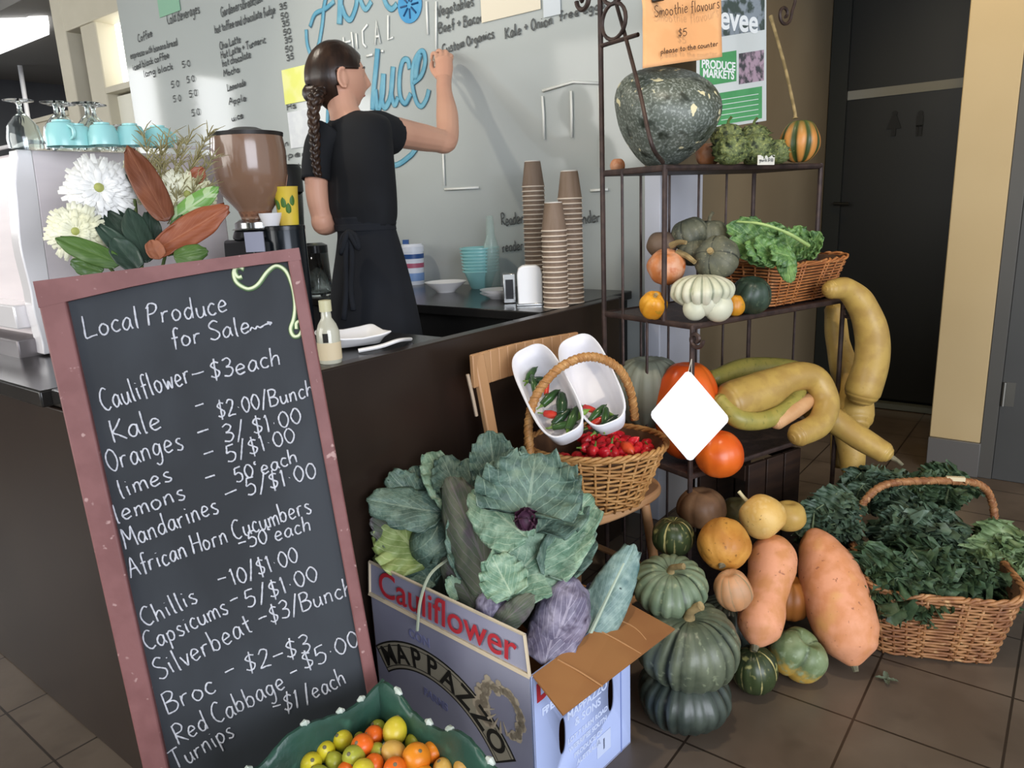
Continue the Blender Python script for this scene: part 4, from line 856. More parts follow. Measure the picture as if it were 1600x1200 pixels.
# ---------------------------------------------------------------- chair with the round basket
m_beech = mat('beech_wood', '#bd9268', '#ae8259', sc=5, det=5, rough=.45, stretch=(1, 1, .15), bump=.05)
ch = thing('wooden_chair', 'small pale wooden folding chair holding the round wicker basket', 'chair', (-.95, 1.55, 0))
CO = V((-.95, 1.55, 0))
sz = .425
fe = [V((p.x, p.y, 0)) for p in (aZ(915, 812, sz), aZ(985, 790, sz), aZ(1033, 758, sz))]
se = cat([fe[0], fe[1], fe[2], fe[2]+V((-.13, .08, 0)), V((-1.16, 1.80, 0)), V((-1.17, 1.36, 0)), fe[0]+V((-.10, -.03, 0))], 6, True)
g = G(); lo = [p-CO+V((0, 0, sz-.026)) for p in se]; hi = [p-CO+V((0, 0, sz)) for p in se]; g.hexa(lo, hi); g.obj('seat', m_beech, ch, bevel=.007)
def leg(a, b, r=.013): g = G(); g.tube([V(a)-CO, V(b)-CO], [r, r*1.15], 10); g.obj('leg', m_beech, ch)
fl_ = aZ(1008, 788, sz-.02); leg((fl_.x, fl_.y, sz-.02), (fl_.x+.07, fl_.y+.0, 0.0))
leg((-.95, 1.36, sz-.02), (-.90, 1.33, 0)); leg((-1.13, 1.40, sz-.02), (-1.17, 1.36, 0)); leg((-1.12, 1.74, sz-.02), (-1.16, 1.77, 0))
for z_, a, b in ((.2, (-1.14, 1.38), (-.92, 1.35)), (.2, (-1.14, 1.755), (-.88, 1.70)), (.17, (-.905, 1.35), (-.83, 1.66))):
    g = G(); g.tube([V((a[0], a[1], z_))-CO, V((b[0], b[1], z_))-CO], .009, 8); g.obj('stretcher', m_beech, ch)
bx = -1.195
tl, tr, bl_ = aX(727, 556, bx), aX(893, 520, bx), aX(755, 690, bx+.04)
def post(pt_, dy):
    g = G(); top = pt_; bot = V((bx+.05, pt_.y+dy, sz-.03)); w = V((0, .019, 0)); t = V((.009, 0, 0))
    g.hexa([bot-CO-w-t, bot-CO+w-t, bot-CO+w+t, bot-CO-w+t], [top-CO-w-t, top-CO+w-t, top-CO+w+t, top-CO-w+t]); g.obj('back_post', m_beech, ch, bevel=.004)
post(tl+V((.012, .03, 0)), .04); post(tr+V((.012, -.03, 0)), -.03)
g = G(); n = 12; A = []; B = []
for i in range(n+1):
    t = i/n; p = tl.lerp(tr, t)+V((.012-.02*sin(pi*t), 0, .004)); A.append(p)
for i in range(n):
    p, q = A[i]-CO, A[i+1]-CO; d = V((0, 0, -.085)); x = V((.013, 0, 0)); g.hexa([p+d, q+d, q+d+x, p+d+x], [p, q, q+x, p+x])
g.obj('top_rail', m_beech, ch, bevel=.003)
g = G(); pl_ = aX(735, 590, bx+.02)-CO; g.tube(cat([pl_+V((0, -.01, .01)), pl_+V((.004, 0, -.05)), pl_+V((.006, .008, -.10))], 5), .0045, 6); g.obj('cord', mat('pale_cord', '#b9a48c', rough=.8), ch)

# round basket
bc = aZ(931, 692, .585); bc.z = sz+.001
rb = thing('round_basket', 'round honey wicker basket with arched handle on the wooden chair', 'basket', bc)
wicker(rb, m_wick, (.115, .10), (.182, .150), .160, 2.0, 14, 28, .0046, 3, sway=1)
rot = aZ(1040, 690, .585)-aZ(815, 690, .585); rb.rotation_euler = (0, 0, atan2(rot.y, rot.x))
iM = M4.Rotation(-atan2(rot.y, rot.x), 4, 'Z')
hp_ = [iM @ (aD(x, y, D)-bc) for x, y, D in ((828, 712, 1.80), (826, 662, 1.80), (838, 618, 1.80), (868, 580, 1.80), (905, 560, 1.81), (938, 560, 1.83), (968, 578, 1.86), (985, 612, 1.9), (992, 655, 1.93))]
arch(rb, hp_, .0105, m_wick)
# punnets
m_pun = mat('white_punnet', '#ecebee', '#e4e3e8', sc=6, rough=.5)
def stad(u, hw, hl, r):   # rounded rectangle
    th = 2*pi*u; e = 3.4; f = lambda t: math.copysign(abs(t)**(2/e), t); return V((hw*f(cos(th)), hl*f(sin(th)), 0))
def punnet(label, bpx, tpx, hw, depth, wdir):
    B, T = aD(*bpx), aD(*tpx); y = (T-B).normalized(); w = aD(*wdir[1])-aD(*wdir[0]); x = (w-y*w.dot(y)).normalized(); z = x.cross(y)
    if z.dot(CAM-B) < 0: z = -z; x = -x
    o = (B+T)/2; hl = (T-B).length/2
    t = thing('punnet', label, 'punnet', o-z*depth); t.rotation_euler = frame(x, y, z, (0, 0, 0)).to_euler()
    g = G()
    prof = [(0, 0), (.55, 0), (.78, .004), (.86, .02), (.93, depth*.55), (1.0, depth)]
    g.grid(lambda u, v: (lambda k, f: (lambda a, b: V((stad(u, hw, hl, 0).x*(a[0]*(1-f)+b[0]*f), stad(u, hw, hl, 0).y*(a[0]*(1-f)+b[0]*f), a[1]*(1-f)+b[1]*f)))(prof[k], prof[min(k+1, 5)]))(min(int(v*5+1e-6), 5), v*5-min(int(v*5+1e-6), 5)), 48, 5, True)
    g.obj('tray', m_pun, t, solid=.0025, angle=60)
    g = G(); g.tube([stad(k/48, hw+.002, hl+.002, 0)+V((0, 0, depth)) for k in range(48)], .0026, 6, True); g.obj('lip', m_pun, t); return t, o, x, y, z
pn1 = punnet('left white punnet of green chillies leaning in the round basket', (888, 676, 1.70), (822, 545, 1.91), .056, .085, ((820, 640, 1.8), (900, 600, 1.8)))
pn2 = punnet('right white punnet of chillies leaning in the round basket', (953, 660, 1.74), (895, 528, 1.97), .056, .085, ((900, 640, 1.84), (980, 600, 1.84)))
# chillies
m_gch = mat('green_chilli', '#2c4426', '#385a2a', sc=20, rough=.25); m_rch = mat('red_chilli', '#b8282a', '#c93c2a', sc=20, rough=.25)
m_dch = mat('dark_green_chilli', '#1f3322', '#2a4428', sc=20, rough=.22); m_lch = mat('lime_chilli', '#6f8f3a', '#5f8034', sc=20, rough=.3)
def chilli(label, o, d, bend, L, r, mt, group):
    t = thing('chilli', label, 'chilli', o, None, group); d = d.normalized(); P = cat([-d*L/2, -d*L*.1+bend*.5, d*L*.25+bend*.4, d*L/2-bend*.3], 5)
    g = G(); g.tube(P, lerpl([r*.8, r, r*.75, r*.1], len(P)), 8); g.obj('pod', mt, t, angle=0)
    s_ = G(); s_.tube([P[0]+d*.002, P[0]-d*.008, P[0]-d*.018+bend*.3], [r*.6, .0022, .002], 6); s_.obj('stalk', m_lch, t); return t
for (pn, items, nm) in ((pn1, [(832, 584, 40, .011, m_gch), (846, 596, -30, .010, m_dch), (834, 602, 80, .009, m_gch), (856, 604, 60, .008, m_rch), (862, 622, 20, .012, m_gch), (878, 632, 70, .015, m_dch), (866, 648, -40, .011, m_rch), (880, 652, 20, .012, m_dch), (896, 655, 50, .012, m_gch), (908, 648, 10, .010, m_lch), (884, 666, -20, .010, m_gch)], 'left'),
                        (pn2, [(926, 640, -50, .009, m_rch), (936, 646, 30, .011, m_gch), (946, 654, 70, .011, m_gch), (958, 650, -60, .007, m_lch), (936, 660, 10, .009, m_rch), (950, 664, 20, .010, m_dch)], 'right')):
    t_, o, x, y, z = pn
    for i, (px_, py_, an, r, mt) in enumerate(items):
        p = aP(px_, py_, o-z*.052, z); d = x*cos(rad(an))+y*sin(rad(an))
        colr = {m_gch: 'green', m_dch: 'dark green', m_rch: 'red', m_lch: 'lime green'}[mt]
        chilli('%s chilli lying in the %s white punnet' % (colr, nm), p+z*.004*(i % 3), d, x*.006*((i % 3)-1)+z*.004, .05+.012*(i % 3), r, mt, '%s chillies in the %s punnet' % (colr, nm))
# red peppers
m_rp = mat('scarlet_pepper', '#d01c2c', '#de3236', sc=14, rough=.28); m_rp2 = mat('orange_red_pepper', '#d8482a', '#e05a34', sc=14, rough=.28)
def pepper_proto():
    t = thing('small_pepper', 'small red pepper in the heap inside the round basket', 'pepper', (0, 0, 0), None, 'small red peppers in the round basket'); g = G()
    def fn(u, v):
        th = 2*pi*u; r = (sin(pi*v)**.75)*(1-.45*v)*(1+.16*cos(3*th+2*v)+.1*sin(5*th+7*v)); return V((r*.0175*cos(th), r*.0175*sin(th), (v-.5)*.04))
    g.grid(fn, 18, 10, True); g.obj('pod', m_rp, t, angle=0)
    s_ = G(); s_.tube([(0, 0, -.019), (.001, 0, -.026), (.004, 0, -.032)], [.004, .002, .0018], 6); s_.obj('stalk', m_lch, t); return t
pr = pepper_proto(); k = 0; rr = random.Random(5)
for lay in range(2):
    for iy in range(10):
        for ix in range(11):
            u = -.15+.029*ix+(.0145 if iy % 2 else 0); v = -.12+.026*iy
            if (u/.150)**2+(v/.118)**2 > (1 if lay == 0 else .62): continue
            q = bc + M4.Rotation(rb.rotation_euler.z, 4, 'Z') @ V((u, v, 0))
            if (q-aZ(955, 700, bc.z)).dot(RT) < -.062 and lay == 0 and v > -.02: continue
            if lay == 1 and (q-bc).dot(RT) < -.03: continue
            if v > .085 and u < .03: continue
            q = q + V((rr.uniform(-.006, .006), rr.uniform(-.006, .006), .134+lay*.022+rr.uniform(-.004, .004)))
            rt = (rr.uniform(0, 6.28), rr.uniform(-1.2, 1.2), rr.uniform(0, 6.28))
            if k == 0: o_ = pr; pr.location = q; pr.rotation_euler = rt
            else: dup(pr, q, rt)
            k += 1
o_ = chilli('orange red pepper among the scarlet ones in the round basket', aZ(982, 702, bc.z+.16), V((1, -.6, -.2)), V((0, 0, .004)), .05, .015, m_rp2, None)
g = G(); m_rp

# ---------------------------------------------------------------- leaves
def leafgrid(g, base, tip, width, nrm, cup=.2, ruf=.1, bend=0, freq=5, seed=0, shape=.75, nu=16, nv=22, tipw=.35, fold=0, crumple=0):
    base, tip = V(base), V(tip); ax = tip-base; L = ax.length; y = ax.normalized(); nrm = V(nrm); z = (nrm-y*nrm.dot(y)).normalized(); x = y.cross(z)
    so = V((seed*1.3, seed*.7, seed*2.1))
    def fn(u, v):
        s_ = 2*u-1; w = (sin(pi*min(1, (v*.86+.07))**shape)**.6)*(1-(1-tipw)*max(0, v-.75)*1.6)
        hw = width/2*max(.10, w) if v > .02 else width*.09
        e = abs(s_)
        nz_ = NZ.noise(V((s_*1.6, v*3, 0))+so)
        r = ruf*width*(e**2.2)*sin(freq*2*pi*v+seed+s_*2.0) + ruf*.6*width*nz_*e
        r += .012*width*NZ.noise(V((s_*7, v*9, 3))+so) + crumple*width*(.11*NZ.noise(V((s_*1.9, v*2.6, 9))+so)+.045*NZ.noise(V((s_*5, v*7, 2))+so)+.03*e*e*sin(freq*9*v+seed*3))
        px_ = s_*hw*(1-.12*cup*e); pz = cup*width*.5*(s_*s_)*w + r + bend*L*(v*v) - .025*width*math.exp(-(s_/.10)**2)
        pyy = v*L*(1-.15*abs(bend)*v)+ .05*width*sin(freq*2*pi*v*1.3+seed*2)*e**3
        if v > .98: pyy -= .08*L*e*e
        return base + x*px_ + y*pyy + z*pz
    g.grid(fn, nu, nv); return g
VEIN = '#9fb09a'
m_cab = mat('cabbage_leaf', '#43594e', '#617a6c', sc=32, det=6, rough=.5, waves=(VEIN, 6, 1.5, .09), spots=[('#7f937f', 22, .55, .8), ('#384c43', 60, .6, .8)], bump=.8, bsc=130)
m_cab2 = mat('cabbage_leaf_bright', '#64846c', '#8ea88e', sc=32, det=6, rough=.5, waves=('#c3cfb0', 6, 1.5, .09), spots=[('#567560', 24, .55, .8), ('#a9bba2', 60, .62, .8)], bump=.8, bsc=130)
m_cab3 = mat('cabbage_leaf_yellowing', '#76884a', '#94a466', sc=30, det=5, rough=.5, waves=('#c6cd96', 7, 1.2, .12), spots=('#66803f', 12, .58, .78), bump=.35, bsc=70)
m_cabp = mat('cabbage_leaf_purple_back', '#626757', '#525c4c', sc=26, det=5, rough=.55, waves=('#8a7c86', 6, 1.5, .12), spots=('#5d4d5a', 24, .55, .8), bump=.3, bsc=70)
m_redc = mat('red_cabbage', '#655f74', '#8c8699', sc=30, det=5, rough=.45, waves=('#c3bccb', 8, 1.1, .12), spots=('#3f364b', 34, .56, .74), bump=.8, bsc=60)
m_heart = mat('purple_heart', '#4a2b3f', '#5e3a50', sc=12, rough=.5, bump=.4)
m_blul = mat('blue_green_leaf', '#6c8680', '#8ba299', sc=40, det=5, rough=.5, waves=('#a5bdb3', 9, 1.2, .10), spots=[('#22302f', 42, .665, .69), ('#50706c', 24, .52, .72)], bump=1, bsc=70)
TOC = lambda p: (CAM-V(p)).normalized()
def cD(x, y, D):   # keep the heads inside the carton: behind its front flap and in front of the counter
    m = (1.35+(830-x)*.00128) if x < 830 else (1.35+(x-830)*.0014)
    r = ray(x, y); return min(m+.03+.55*max(0, D-1.33), (-1.215)/r.x if r.x < 0 else 9)
def cleaf(parent, o, b, t, *a_, **k): return leaf(parent, o, (b[0], b[1], cD(*b)), (t[0], t[1], cD(*t)), *a_, **k)
def leaf(parent, o, b, t, wpx, mt, lean=(0, 0, 0), name='leaf', **k):
    B, T = aD(*b), aD(*t); n = (TOC((B+T)/2)+V(lean)); g = G(); k.setdefault('crumple', .5); leafgrid(g, B-o, T-o, wpx/ppm((B+T)/2), n, **k); return g.obj(name, mt, parent, angle=0, solid=.0022)
o = aD(800, 870, cD(800, 870, 1.47))
cb = thing('red_cabbage_plant', 'big open cabbage with ruffled green leaves round a purple heart in the carton', 'cabbage', o)
cleaf(cb, o, (822, 812, 1.46), (838, 708, 1.56), 172, m_cab, (0, 0, .5), cup=.35, ruf=.07, freq=4, seed=1, shape=.6, tipw=.9)
cleaf(cb, o, (782, 925, 1.36), (925, 775, 1.46), 128, m_cab2, (.1, .1, .2), cup=.30, ruf=.06, freq=4, seed=2, shape=.75, tipw=.8)
cleaf(cb, o, (824, 840, 1.44), (735, 768, 1.42), 92, m_cab2, (0, 0, .2), cup=-.25, ruf=.05, freq=4, seed=3, tipw=.7)
cleaf(cb, o, (775, 925, 1.37), (700, 745, 1.47), 92, m_cabp, (-.2, -.2, .1), cup=-.35, ruf=.03, freq=3, seed=4, tipw=.8)
cleaf(cb, o, (800, 930, 1.36), (768, 868, 1.33), 80, m_cab2, (.2, -.2, .3), cup=.3, ruf=.09, freq=4, seed=5, tipw=.9)
cleaf(cb, o, (840, 830, 1.5), (905, 770, 1.56), 95, m_cab, (0, 0, .4), cup=.3, ruf=.07, freq=4, seed=12, tipw=.9)
cleaf(cb, o, (800, 800, 1.5), (772, 720, 1.58), 85, m_cab, (0, 0, .3), cup=.3, ruf=.06, freq=4, seed=13, tipw=.8)
cleaf(cb, o, (850, 900, 1.46), (922, 822, 1.52), 82, m_cab, (.2, 0, .2), cup=.4, ruf=.08, freq=4, seed=31, tipw=.8)
cleaf(cb, o, (745, 905, 1.44), (712, 800, 1.46), 66, m_cab, (-.1, -.1, .2), cup=.35, ruf=.08, freq=4, seed=32, tipw=.8)
cleaf(cb, o, (820, 790, 1.58), (800, 702, 1.66), 76, m_cab, (0, .1, .3), cup=.4, ruf=.09, freq=4, seed=33, tipw=.8)
cleaf(cb, o, (862, 800, 1.56), (880, 722, 1.64), 80, m_cab, (0, .1, .3), cup=.4, ruf=.09, freq=4, seed=34, tipw=.8)
g = G(); hc = aD(822, 812, cD(822, 812, 1.47))-o; rr = random.Random(2)
for i in range(7):
    a = i*.9; d = V((cos(a)*.022, sin(a)*.022, .012)); leafgrid(g, hc+d*.2, hc+d+TOC(o)*.03, .05, TOC(o)+d*10, cup=.5, ruf=.05, seed=i, nu=8, nv=10)
g.ball(hc, .024, 14, 10); g.obj('heart', m_heart, cb, angle=0)
o2 = aD(660, 850, cD(660, 850, 1.48))
cb2 = thing('cabbage', 'cabbage with yellowing green leaves at the left end of the carton', 'cabbage', o2)
cleaf(cb2, o2, (668, 880, 1.44), (598, 805, 1.46), 110, m_cab3, (-.2, -.1, .2), cup=.25, ruf=.07, freq=5, seed=6, tipw=.9)
cleaf(cb2, o2, (648, 905, 1.42), (590, 858, 1.40), 78, m_cab3, (0, -.3, .1), cup=-.2, ruf=.04, freq=4, seed=7, tipw=.9)
cleaf(cb2, o2, (700, 858, 1.45), (655, 835, 1.45), 62, m_cab, (0, 0, .1), cup=-.2, ruf=.03, seed=8, tipw=.9)
cleaf(cb2, o2, (690, 800, 1.52), (572, 780, 1.5), 78, m_cab, (-.1, .2, .6), cup=-.15, ruf=.05, freq=3, seed=9, tipw=.5)
cleaf(cb2, o2, (716, 770, 1.55), (690, 712, 1.58), 62, m_cab, (0, 0, .4), cup=-.3, ruf=.06, seed=10, tipw=.8)
cleaf(cb2, o2, (668, 790, 1.58), (645, 728, 1.6), 62, m_cab, (0, 0, .4), cup=.3, ruf=.06, seed=14, tipw=.6)
cleaf(cb2, o2, (668, 800, 1.55), (608, 738, 1.58), 66, m_cab, (-.1, .1, .4), cup=-.25, ruf=.08, seed=35, tipw=.5)
cleaf(cb2, o2, (712, 790, 1.55), (668, 706, 1.62), 64, m_cab2, (0, .1, .4), cup=.3, ruf=.10, seed=36, tipw=.7)
cleaf(cb2, o2, (640, 850, 1.5), (578, 812, 1.54), 60, m_cabp, (-.2, 0, .3), cup=.3, ruf=.08, seed=37, tipw=.6)
cleaf(cb2, o2, (680, 915, 1.42), (636, 868, 1.42), 60, m_cab, (-.1, -.2, .2), cup=.3, ruf=.07, seed=38, tipw=.8)
g = G(); g.ball(aD(680, 850, cD(680, 850, 1.52))-o2, .06, 16, 12); g.obj('heart', m_cab, cb2, angle=0)
o3 = aD(775, 740, cD(775, 740, 1.66))
cb3 = thing('cabbage', 'blue green cabbage leaf head standing tall at the back of the carton', 'cabbage', o3)
cleaf(cb3, o3, (775, 765, 1.6), (765, 672, 1.66), 78, m_cab, (0, 0, .1), cup=.35, ruf=.05, seed=11, tipw=.3)
cleaf(cb3, o3, (745, 790, 1.6), (728, 716, 1.64), 58, m_cab, (-.2, 0, .2), cup=-.3, ruf=.05, seed=15, tipw=.7)
g = G(); g.ball(aD(770, 790, cD(770, 790, 1.62))-o3, .06, 16, 12); g.obj('heart', m_cab, cb3, angle=0)
def headball(o_, par, c, rx, rz, mt, axis, name='heart', seed=1):
    g = G(); so = V((seed, seed*2, 1)); Mx = V((0, 0, 1)).rotation_difference(V(axis).normalized()).to_matrix().to_4x4()
    def fn(u, v):
        th = 2*pi*u; r = sin(pi*v)**.8; p = V((r*cos(th), r*sin(th), -cos(pi*v))); k = 1+.10*NZ.noise(p*2.5+so)+.035*NZ.noise(V((p.x*4, p.y*4, p.z*9))+so); return V((p.x*rx*k, p.y*rx*k, p.z*rz*k))
    g.grid(fn, 40, 28, True, M4.Translation(c) @ Mx, qf=lambda u, v: ((u*3) % 1, v, 0)); return g.obj(name, mt, par, angle=0)
o4 = aD(875, 970, cD(875, 970, 1.40))
rc_ = thing('red_cabbage', 'crinkled purple red cabbage head at the right end of the carton', 'cabbage', o4)
headball(o4, rc_, V((0, 0, 0)), 45*1.4/FPX, 72*1.4/FPX, m_redc, (UP+RT*.38-FW*.1), seed=3)
cleaf(rc_, o4, (850, 1040, 1.34), (890, 905, 1.36), 78, m_redc, (0, 0, .1), cup=-.5, ruf=.04, seed=16, tipw=.8)
cleaf(rc_, o4, (915, 1030, 1.42), (930, 905, 1.42), 40, m_redc, (.4, 0, 0), cup=-.5, ruf=.04, seed=17, tipw=.7)
o5 = aD(955, 930, 1.52)
sv = thing('savoy_leaf', 'blue green blistered leaf with holes standing in the right of the carton', 'cabbage leaf', o5)
leaf(sv, o5, (908, 1018, 1.49), (992, 850, 1.55), 66, m_blul, (0, 0, .1), cup=-.4, ruf=.05, freq=6, seed=18, tipw=.8, name='blade')
g = G(); a, b = aD(905, 1025, 1.50)-o5, aD(975, 880, 1.50)-o5; g.tube([a, a.lerp(b, .5)+TOC(o5)*.006, b], [.006, .004, .002], 6); g.obj('midrib', mat('pale_rib', '#a8b7a2', rough=.5), sv)
o6 = aD(760, 935, cD(760, 935, 1.40))
sc_ = thing('cabbage', 'small half opened purple green cabbage at the front middle of the carton', 'cabbage', o6)
headball(o6, sc_, aD(770, 950, cD(770, 950, 1.40))-o6, .036, .042, m_redc, (.1, 0, 1), seed=5)
cleaf(sc_, o6, (745, 950, 1.36), (690, 872, 1.40), 62, m_cabp, (-.3, -.3, 0), cup=-.6, ruf=.02, seed=19, tipw=.9)
cleaf(sc_, o6, (720, 935, 1.38), (700, 900, 1.36), 30, m_cab2, (0, 0, 0), cup=.4, ruf=.03, seed=20)
cleaf(sc_, o6, (770, 985, 1.33), (835, 930, 1.36), 40, m_cabp, (.1, -.1, .3), cup=-.3, ruf=.03, seed=21)
# filler heads deeper in the box
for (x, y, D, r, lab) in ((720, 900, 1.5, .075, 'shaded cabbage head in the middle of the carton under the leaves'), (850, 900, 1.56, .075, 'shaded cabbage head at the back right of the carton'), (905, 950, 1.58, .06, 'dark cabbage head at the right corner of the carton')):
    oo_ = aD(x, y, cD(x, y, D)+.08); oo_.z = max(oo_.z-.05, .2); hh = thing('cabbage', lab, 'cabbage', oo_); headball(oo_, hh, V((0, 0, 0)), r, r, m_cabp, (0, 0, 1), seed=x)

# ---------------------------------------------------------------- cauliflower carton
e1 = V((cos(rad(-5)), sin(rad(-5)), 0)); e2 = V((-e1.y, e1.x, 0)); NC = V((-.728, .952, 0)); CL, CW, CH = .49, .325, .35
Mc = frame(e1, e2, (0, 0, 1), NC)   # x from -CL to 0 along the front, y 0..CW to the back
bxo = thing('produce_carton', 'lilac printed cardboard vegetable carton full of cabbages on the floor', 'carton', NC, rad(-5))
m_lil = mat('lilac_card', '#9797a8', '#8d8c9f', sc=4, rough=.6); m_lil2 = mat('pale_blue_card', '#b4c2ea', '#adbbe4', sc=4, rough=.6)
m_kr = mat('kraft_card', '#9a6a3c', '#8c5c33', sc=5, rough=.8, spots=('#7c4f2b', 6, .6, .75)); m_edge = mat('card_edge', '#c3b49a', rough=.8)
def cbx(name, c, d_, mt, bevel=.0012): g = G(); g.box(c, d_); return g.obj(name, mt, bxo, bevel=bevel)
T_ = .005
fp = cbx('front_panel', (-CL/2, T_/2, CH/2), (CL, T_, CH), m_lil)
rp_ = cbx('end_panel', (-T_/2, CW/2, CH/2), (T_, CW, CH), m_lil2)
cbx('back_panel', (-CL/2, CW-T_/2, CH/2), (CL-.001, T_, CH), m_kr); cbx('end_panel', (-CL+T_/2, CW/2, CH/2), (T_, CW, CH), m_kr); cbx('bottom_panel', (-CL/2, CW/2, T_/2), (CL, CW, T_), m_kr)
# upright front flap (printed), spreading back a little
fh_ = .075
def flap(name, P, mt, th=.004):
    P = [V(p) for p in P]; n = (P[1]-P[0]).cross(P[3]-P[0]).normalized(); g = G(); g.hexa([p-n*th/2 for p in P], [p+n*th/2 for p in P]); return g.obj(name, mt, bxo)
A = [(-CL, .002, CH), (-.004, .002, CH), (-.022, .012, CH+fh_), (-CL-.004, .012, CH+fh_)]
ff = flap('front_flap', A, m_lil)
g = G(); Pq = [V(p)+V((0, -.003, 0)) for p in A]
for a, b in ((0, 1), (1, 2), (2, 3), (3, 0)): g.tube([Pq[a], Pq[b]], .0035 if (a, b) != (0, 1) else .006, 5)
g.obj('taped_edge', m_edge, bxo)
inv = Mc.inverted(); fa, fb = inv @ aD(893, 1108, 1.33), inv @ aD(1045, 1006, 1.50)
ef = flap('end_flap', [(-.001, .004, CH), (-.001, CW, CH), (.105, CW+.01, CH-.025), (.088, -.018, CH-.028)], m_kr)
flap('back_flap', [(-CL, CW+.004, CH), (0, CW+.004, CH), (-.004, CW+.03, CH-.08), (-CL, CW+.03, CH-.08)], m_kr)
for k in (.22, .62, .8):
    g = G(); g.tube(cat([V((0.004, CW*k, CH+.0008)), V((.05, CW*(k+.03), CH-.011)), V((.098, CW*(k-.02 if k > .7 else k+.05), CH-.0245))], 4), .0014, 4); g.obj('crease', mat('card_crease', '#b98a5c', rough=.8), ef)
# print
m_red = mat('red_print', '#b02a34', rough=.55); m_blk = mat('black_print', '#24221e', rough=.55); m_cream_p = mat('cream_print', '#c2b39a', '#b3a48e', sc=20, rough=.6); m_faint = mat('faint_print', '#7c7ea3', rough=.6); m_wp = mat('white_print', '#ccd7f2', rough=.6)
fx, fz = V((1, 0, 0)), (V(A[3])-V(A[0])).normalized(); fn_ = fx.cross(fz)
g = G(); joinfont(g, 'Cauliflower', .080, frame(fx*1.12, fz, fn_, V((-CL*.50, .0, CH+.014))+fn_*.0030), .0003, .0006); g.obj('red_lettering', m_red, ff)
fr0 = V((0, -.0012, 0)); Zf = V((0, 0, 1)); nf = V((0, -1, 0))
def ftext(t, x, z, size, mt, rotz=0, nm='print', bold=0, par=fp):
    g = G(); joinfont(g, t, size, frame(fx*cos(rotz)+Zf*sin(rotz), Zf*cos(rotz)-fx*sin(rotz), nf, V((x, -.0009, z))), .0003, bold); return g.obj(nm, mt, par)
# arched banner with the grower's name
cx_, cz_, Ra = -CL*.62, -.02, .27
def arcband(r0, r1, a0, a1, mt, y, nm):
    g = G(); n = 30; lo = []; 
    g.grid(lambda u, v: V((cx_+(r0+(r1-r0)*v)*sin(a0+(a1-a0)*u), y, cz_+(r0+(r1-r0)*v)*cos(a0+(a1-a0)*u))), n, 1); return g.obj(nm, mt, fp)
arcband(.232, .300, rad(-38), rad(58), m_blk, -.0004, 'banner_outline'); arcband(.236, .296, rad(-37), rad(57), mat('banner_cream', '#a29a86', rough=.6), -.0008, 'banner'); arcband(.242, .244, rad(-37), rad(57), m_blk, -.0011, 'banner_line'); arcband(.288, .290, rad(-37), rad(57), m_blk, -.0011, 'banner_line')
for i, chh in enumerate('MAPPAZZO'):
    a = rad(-30+i*11.2); g = G(); joinfont(g, chh, .066, frame(V((cos(a), 0, -sin(a))), V((sin(a), 0, cos(a))), nf, V((cx_+.246*sin(a), -.0014, cz_+.246*cos(a)))), .0003, .0014); g.obj('banner_letter', m_blk, fp)
ftext('CON', -CL*.66, CH-.058, .03, m_faint, 0, 'faint_lettering', .001); ftext('FARMS', -CL*.58, .16, .026, m_faint, rad(-6), 'faint_lettering', .001)
# cornucopia wreath in cream
g = G(); wc = V((-.085, -.0012, CH-.115)); rr = random.Random(4)
for k in range(46):
    a = rad(-60+k*6.6); r0 = .052+rr.uniform(-.004, .006)*(1+1.5*(k > 22)); c = wc+V((cos(a)*r0, 0, sin(a)*r0)); s_ = .008+.005*rr.random()*(2 if 25 < k < 44 else 1)
    g.lathe([(s_, -.0003), (s_, .0003)], 7, frame((1, 0, 0), (0, 0, 1), (0, -1, 0), c))
for k in range(5): a = rad(200+k*22); g.tube([wc+V((cos(a)*.05, 0, sin(a)*.05)), wc+V((cos(a)*.018, 0, sin(a)*.03+.008))], [.004, .0008], 5)
flatink(g, 0, nf, wc, .3); g.obj('wreath_print', m_cream_p, fp)
# end panel: handholes, block text
xe = V((0, 1, 0)); ne = V((1, 0, 0))
def etext(t, y, z, size, mt, nm='print', bold=0, al=0): g = G(); joinfont(g, t, size, frame(xe, Zf, ne, V((.0008, y, z))), .0003, bold); return g.obj(nm, mt, rp_)
rp_.modifiers.clear(); cut = G(); zc = CH-.182
for yy in (.085, .252):
    st = [ringpt(k/28, .0115, .042, 2.6) for k in range(28)]; cut.hexa([V((-.03, yy+p.x, zc+p.y)) for p in st], [V((.03, yy+p.x, zc+p.y)) for p in st])
co = cut.obj('hole_cutter', m_kr, bxo); bo_ = rp_.modifiers.new('holes', 'BOOLEAN'); bo_.object = co; bo_.operation = 'DIFFERENCE'; bo_.solver = 'EXACT'
bpy.context.view_layer.update(); nm_ = bpy.data.meshes.new_from_object(rp_.evaluated_get(bpy.context.evaluated_depsgraph_get())); rp_.modifiers.clear(); rp_.data = nm_; bpy.data.objects.remove(co)
etext('D', .03, CH-.06, .05, m_red, 'red_lettering', .003); etext('FRESH', .055, CH-.098, .022, m_wp, 'white_lettering', .0012)
for t, z, s_ in (('CON', CH-.125, .026), ('MAPPAZZO', CH-.155, .026), ('& SONS', CH-.182, .026), ('LOT 7 FARM ROAD', CH-.21, .016), ('WERRIBEE SOUTH', CH-.232, .016), ('PRODUCE OF', CH-.255, .016), ('AUSTRALIA', CH-.277, .016)): etext(t, .168, z, s_, m_wp, 'white_lettering', .0008)
g = G(); g.box((.0008, .222, CH-.285), (.0006, .05, .05)); g.obj('white_square', m_wp, rp_); etext('1', .222, CH-.298, .036, mat('navy_print', '#3c466e', rough=.6), 'number', .001)
g = G(); g.box((.0006, .288, CH/2), (.0006, .004, CH)); g.obj('printed_line', mat('blue_line', '#7f8fc4', rough=.6), rp_)
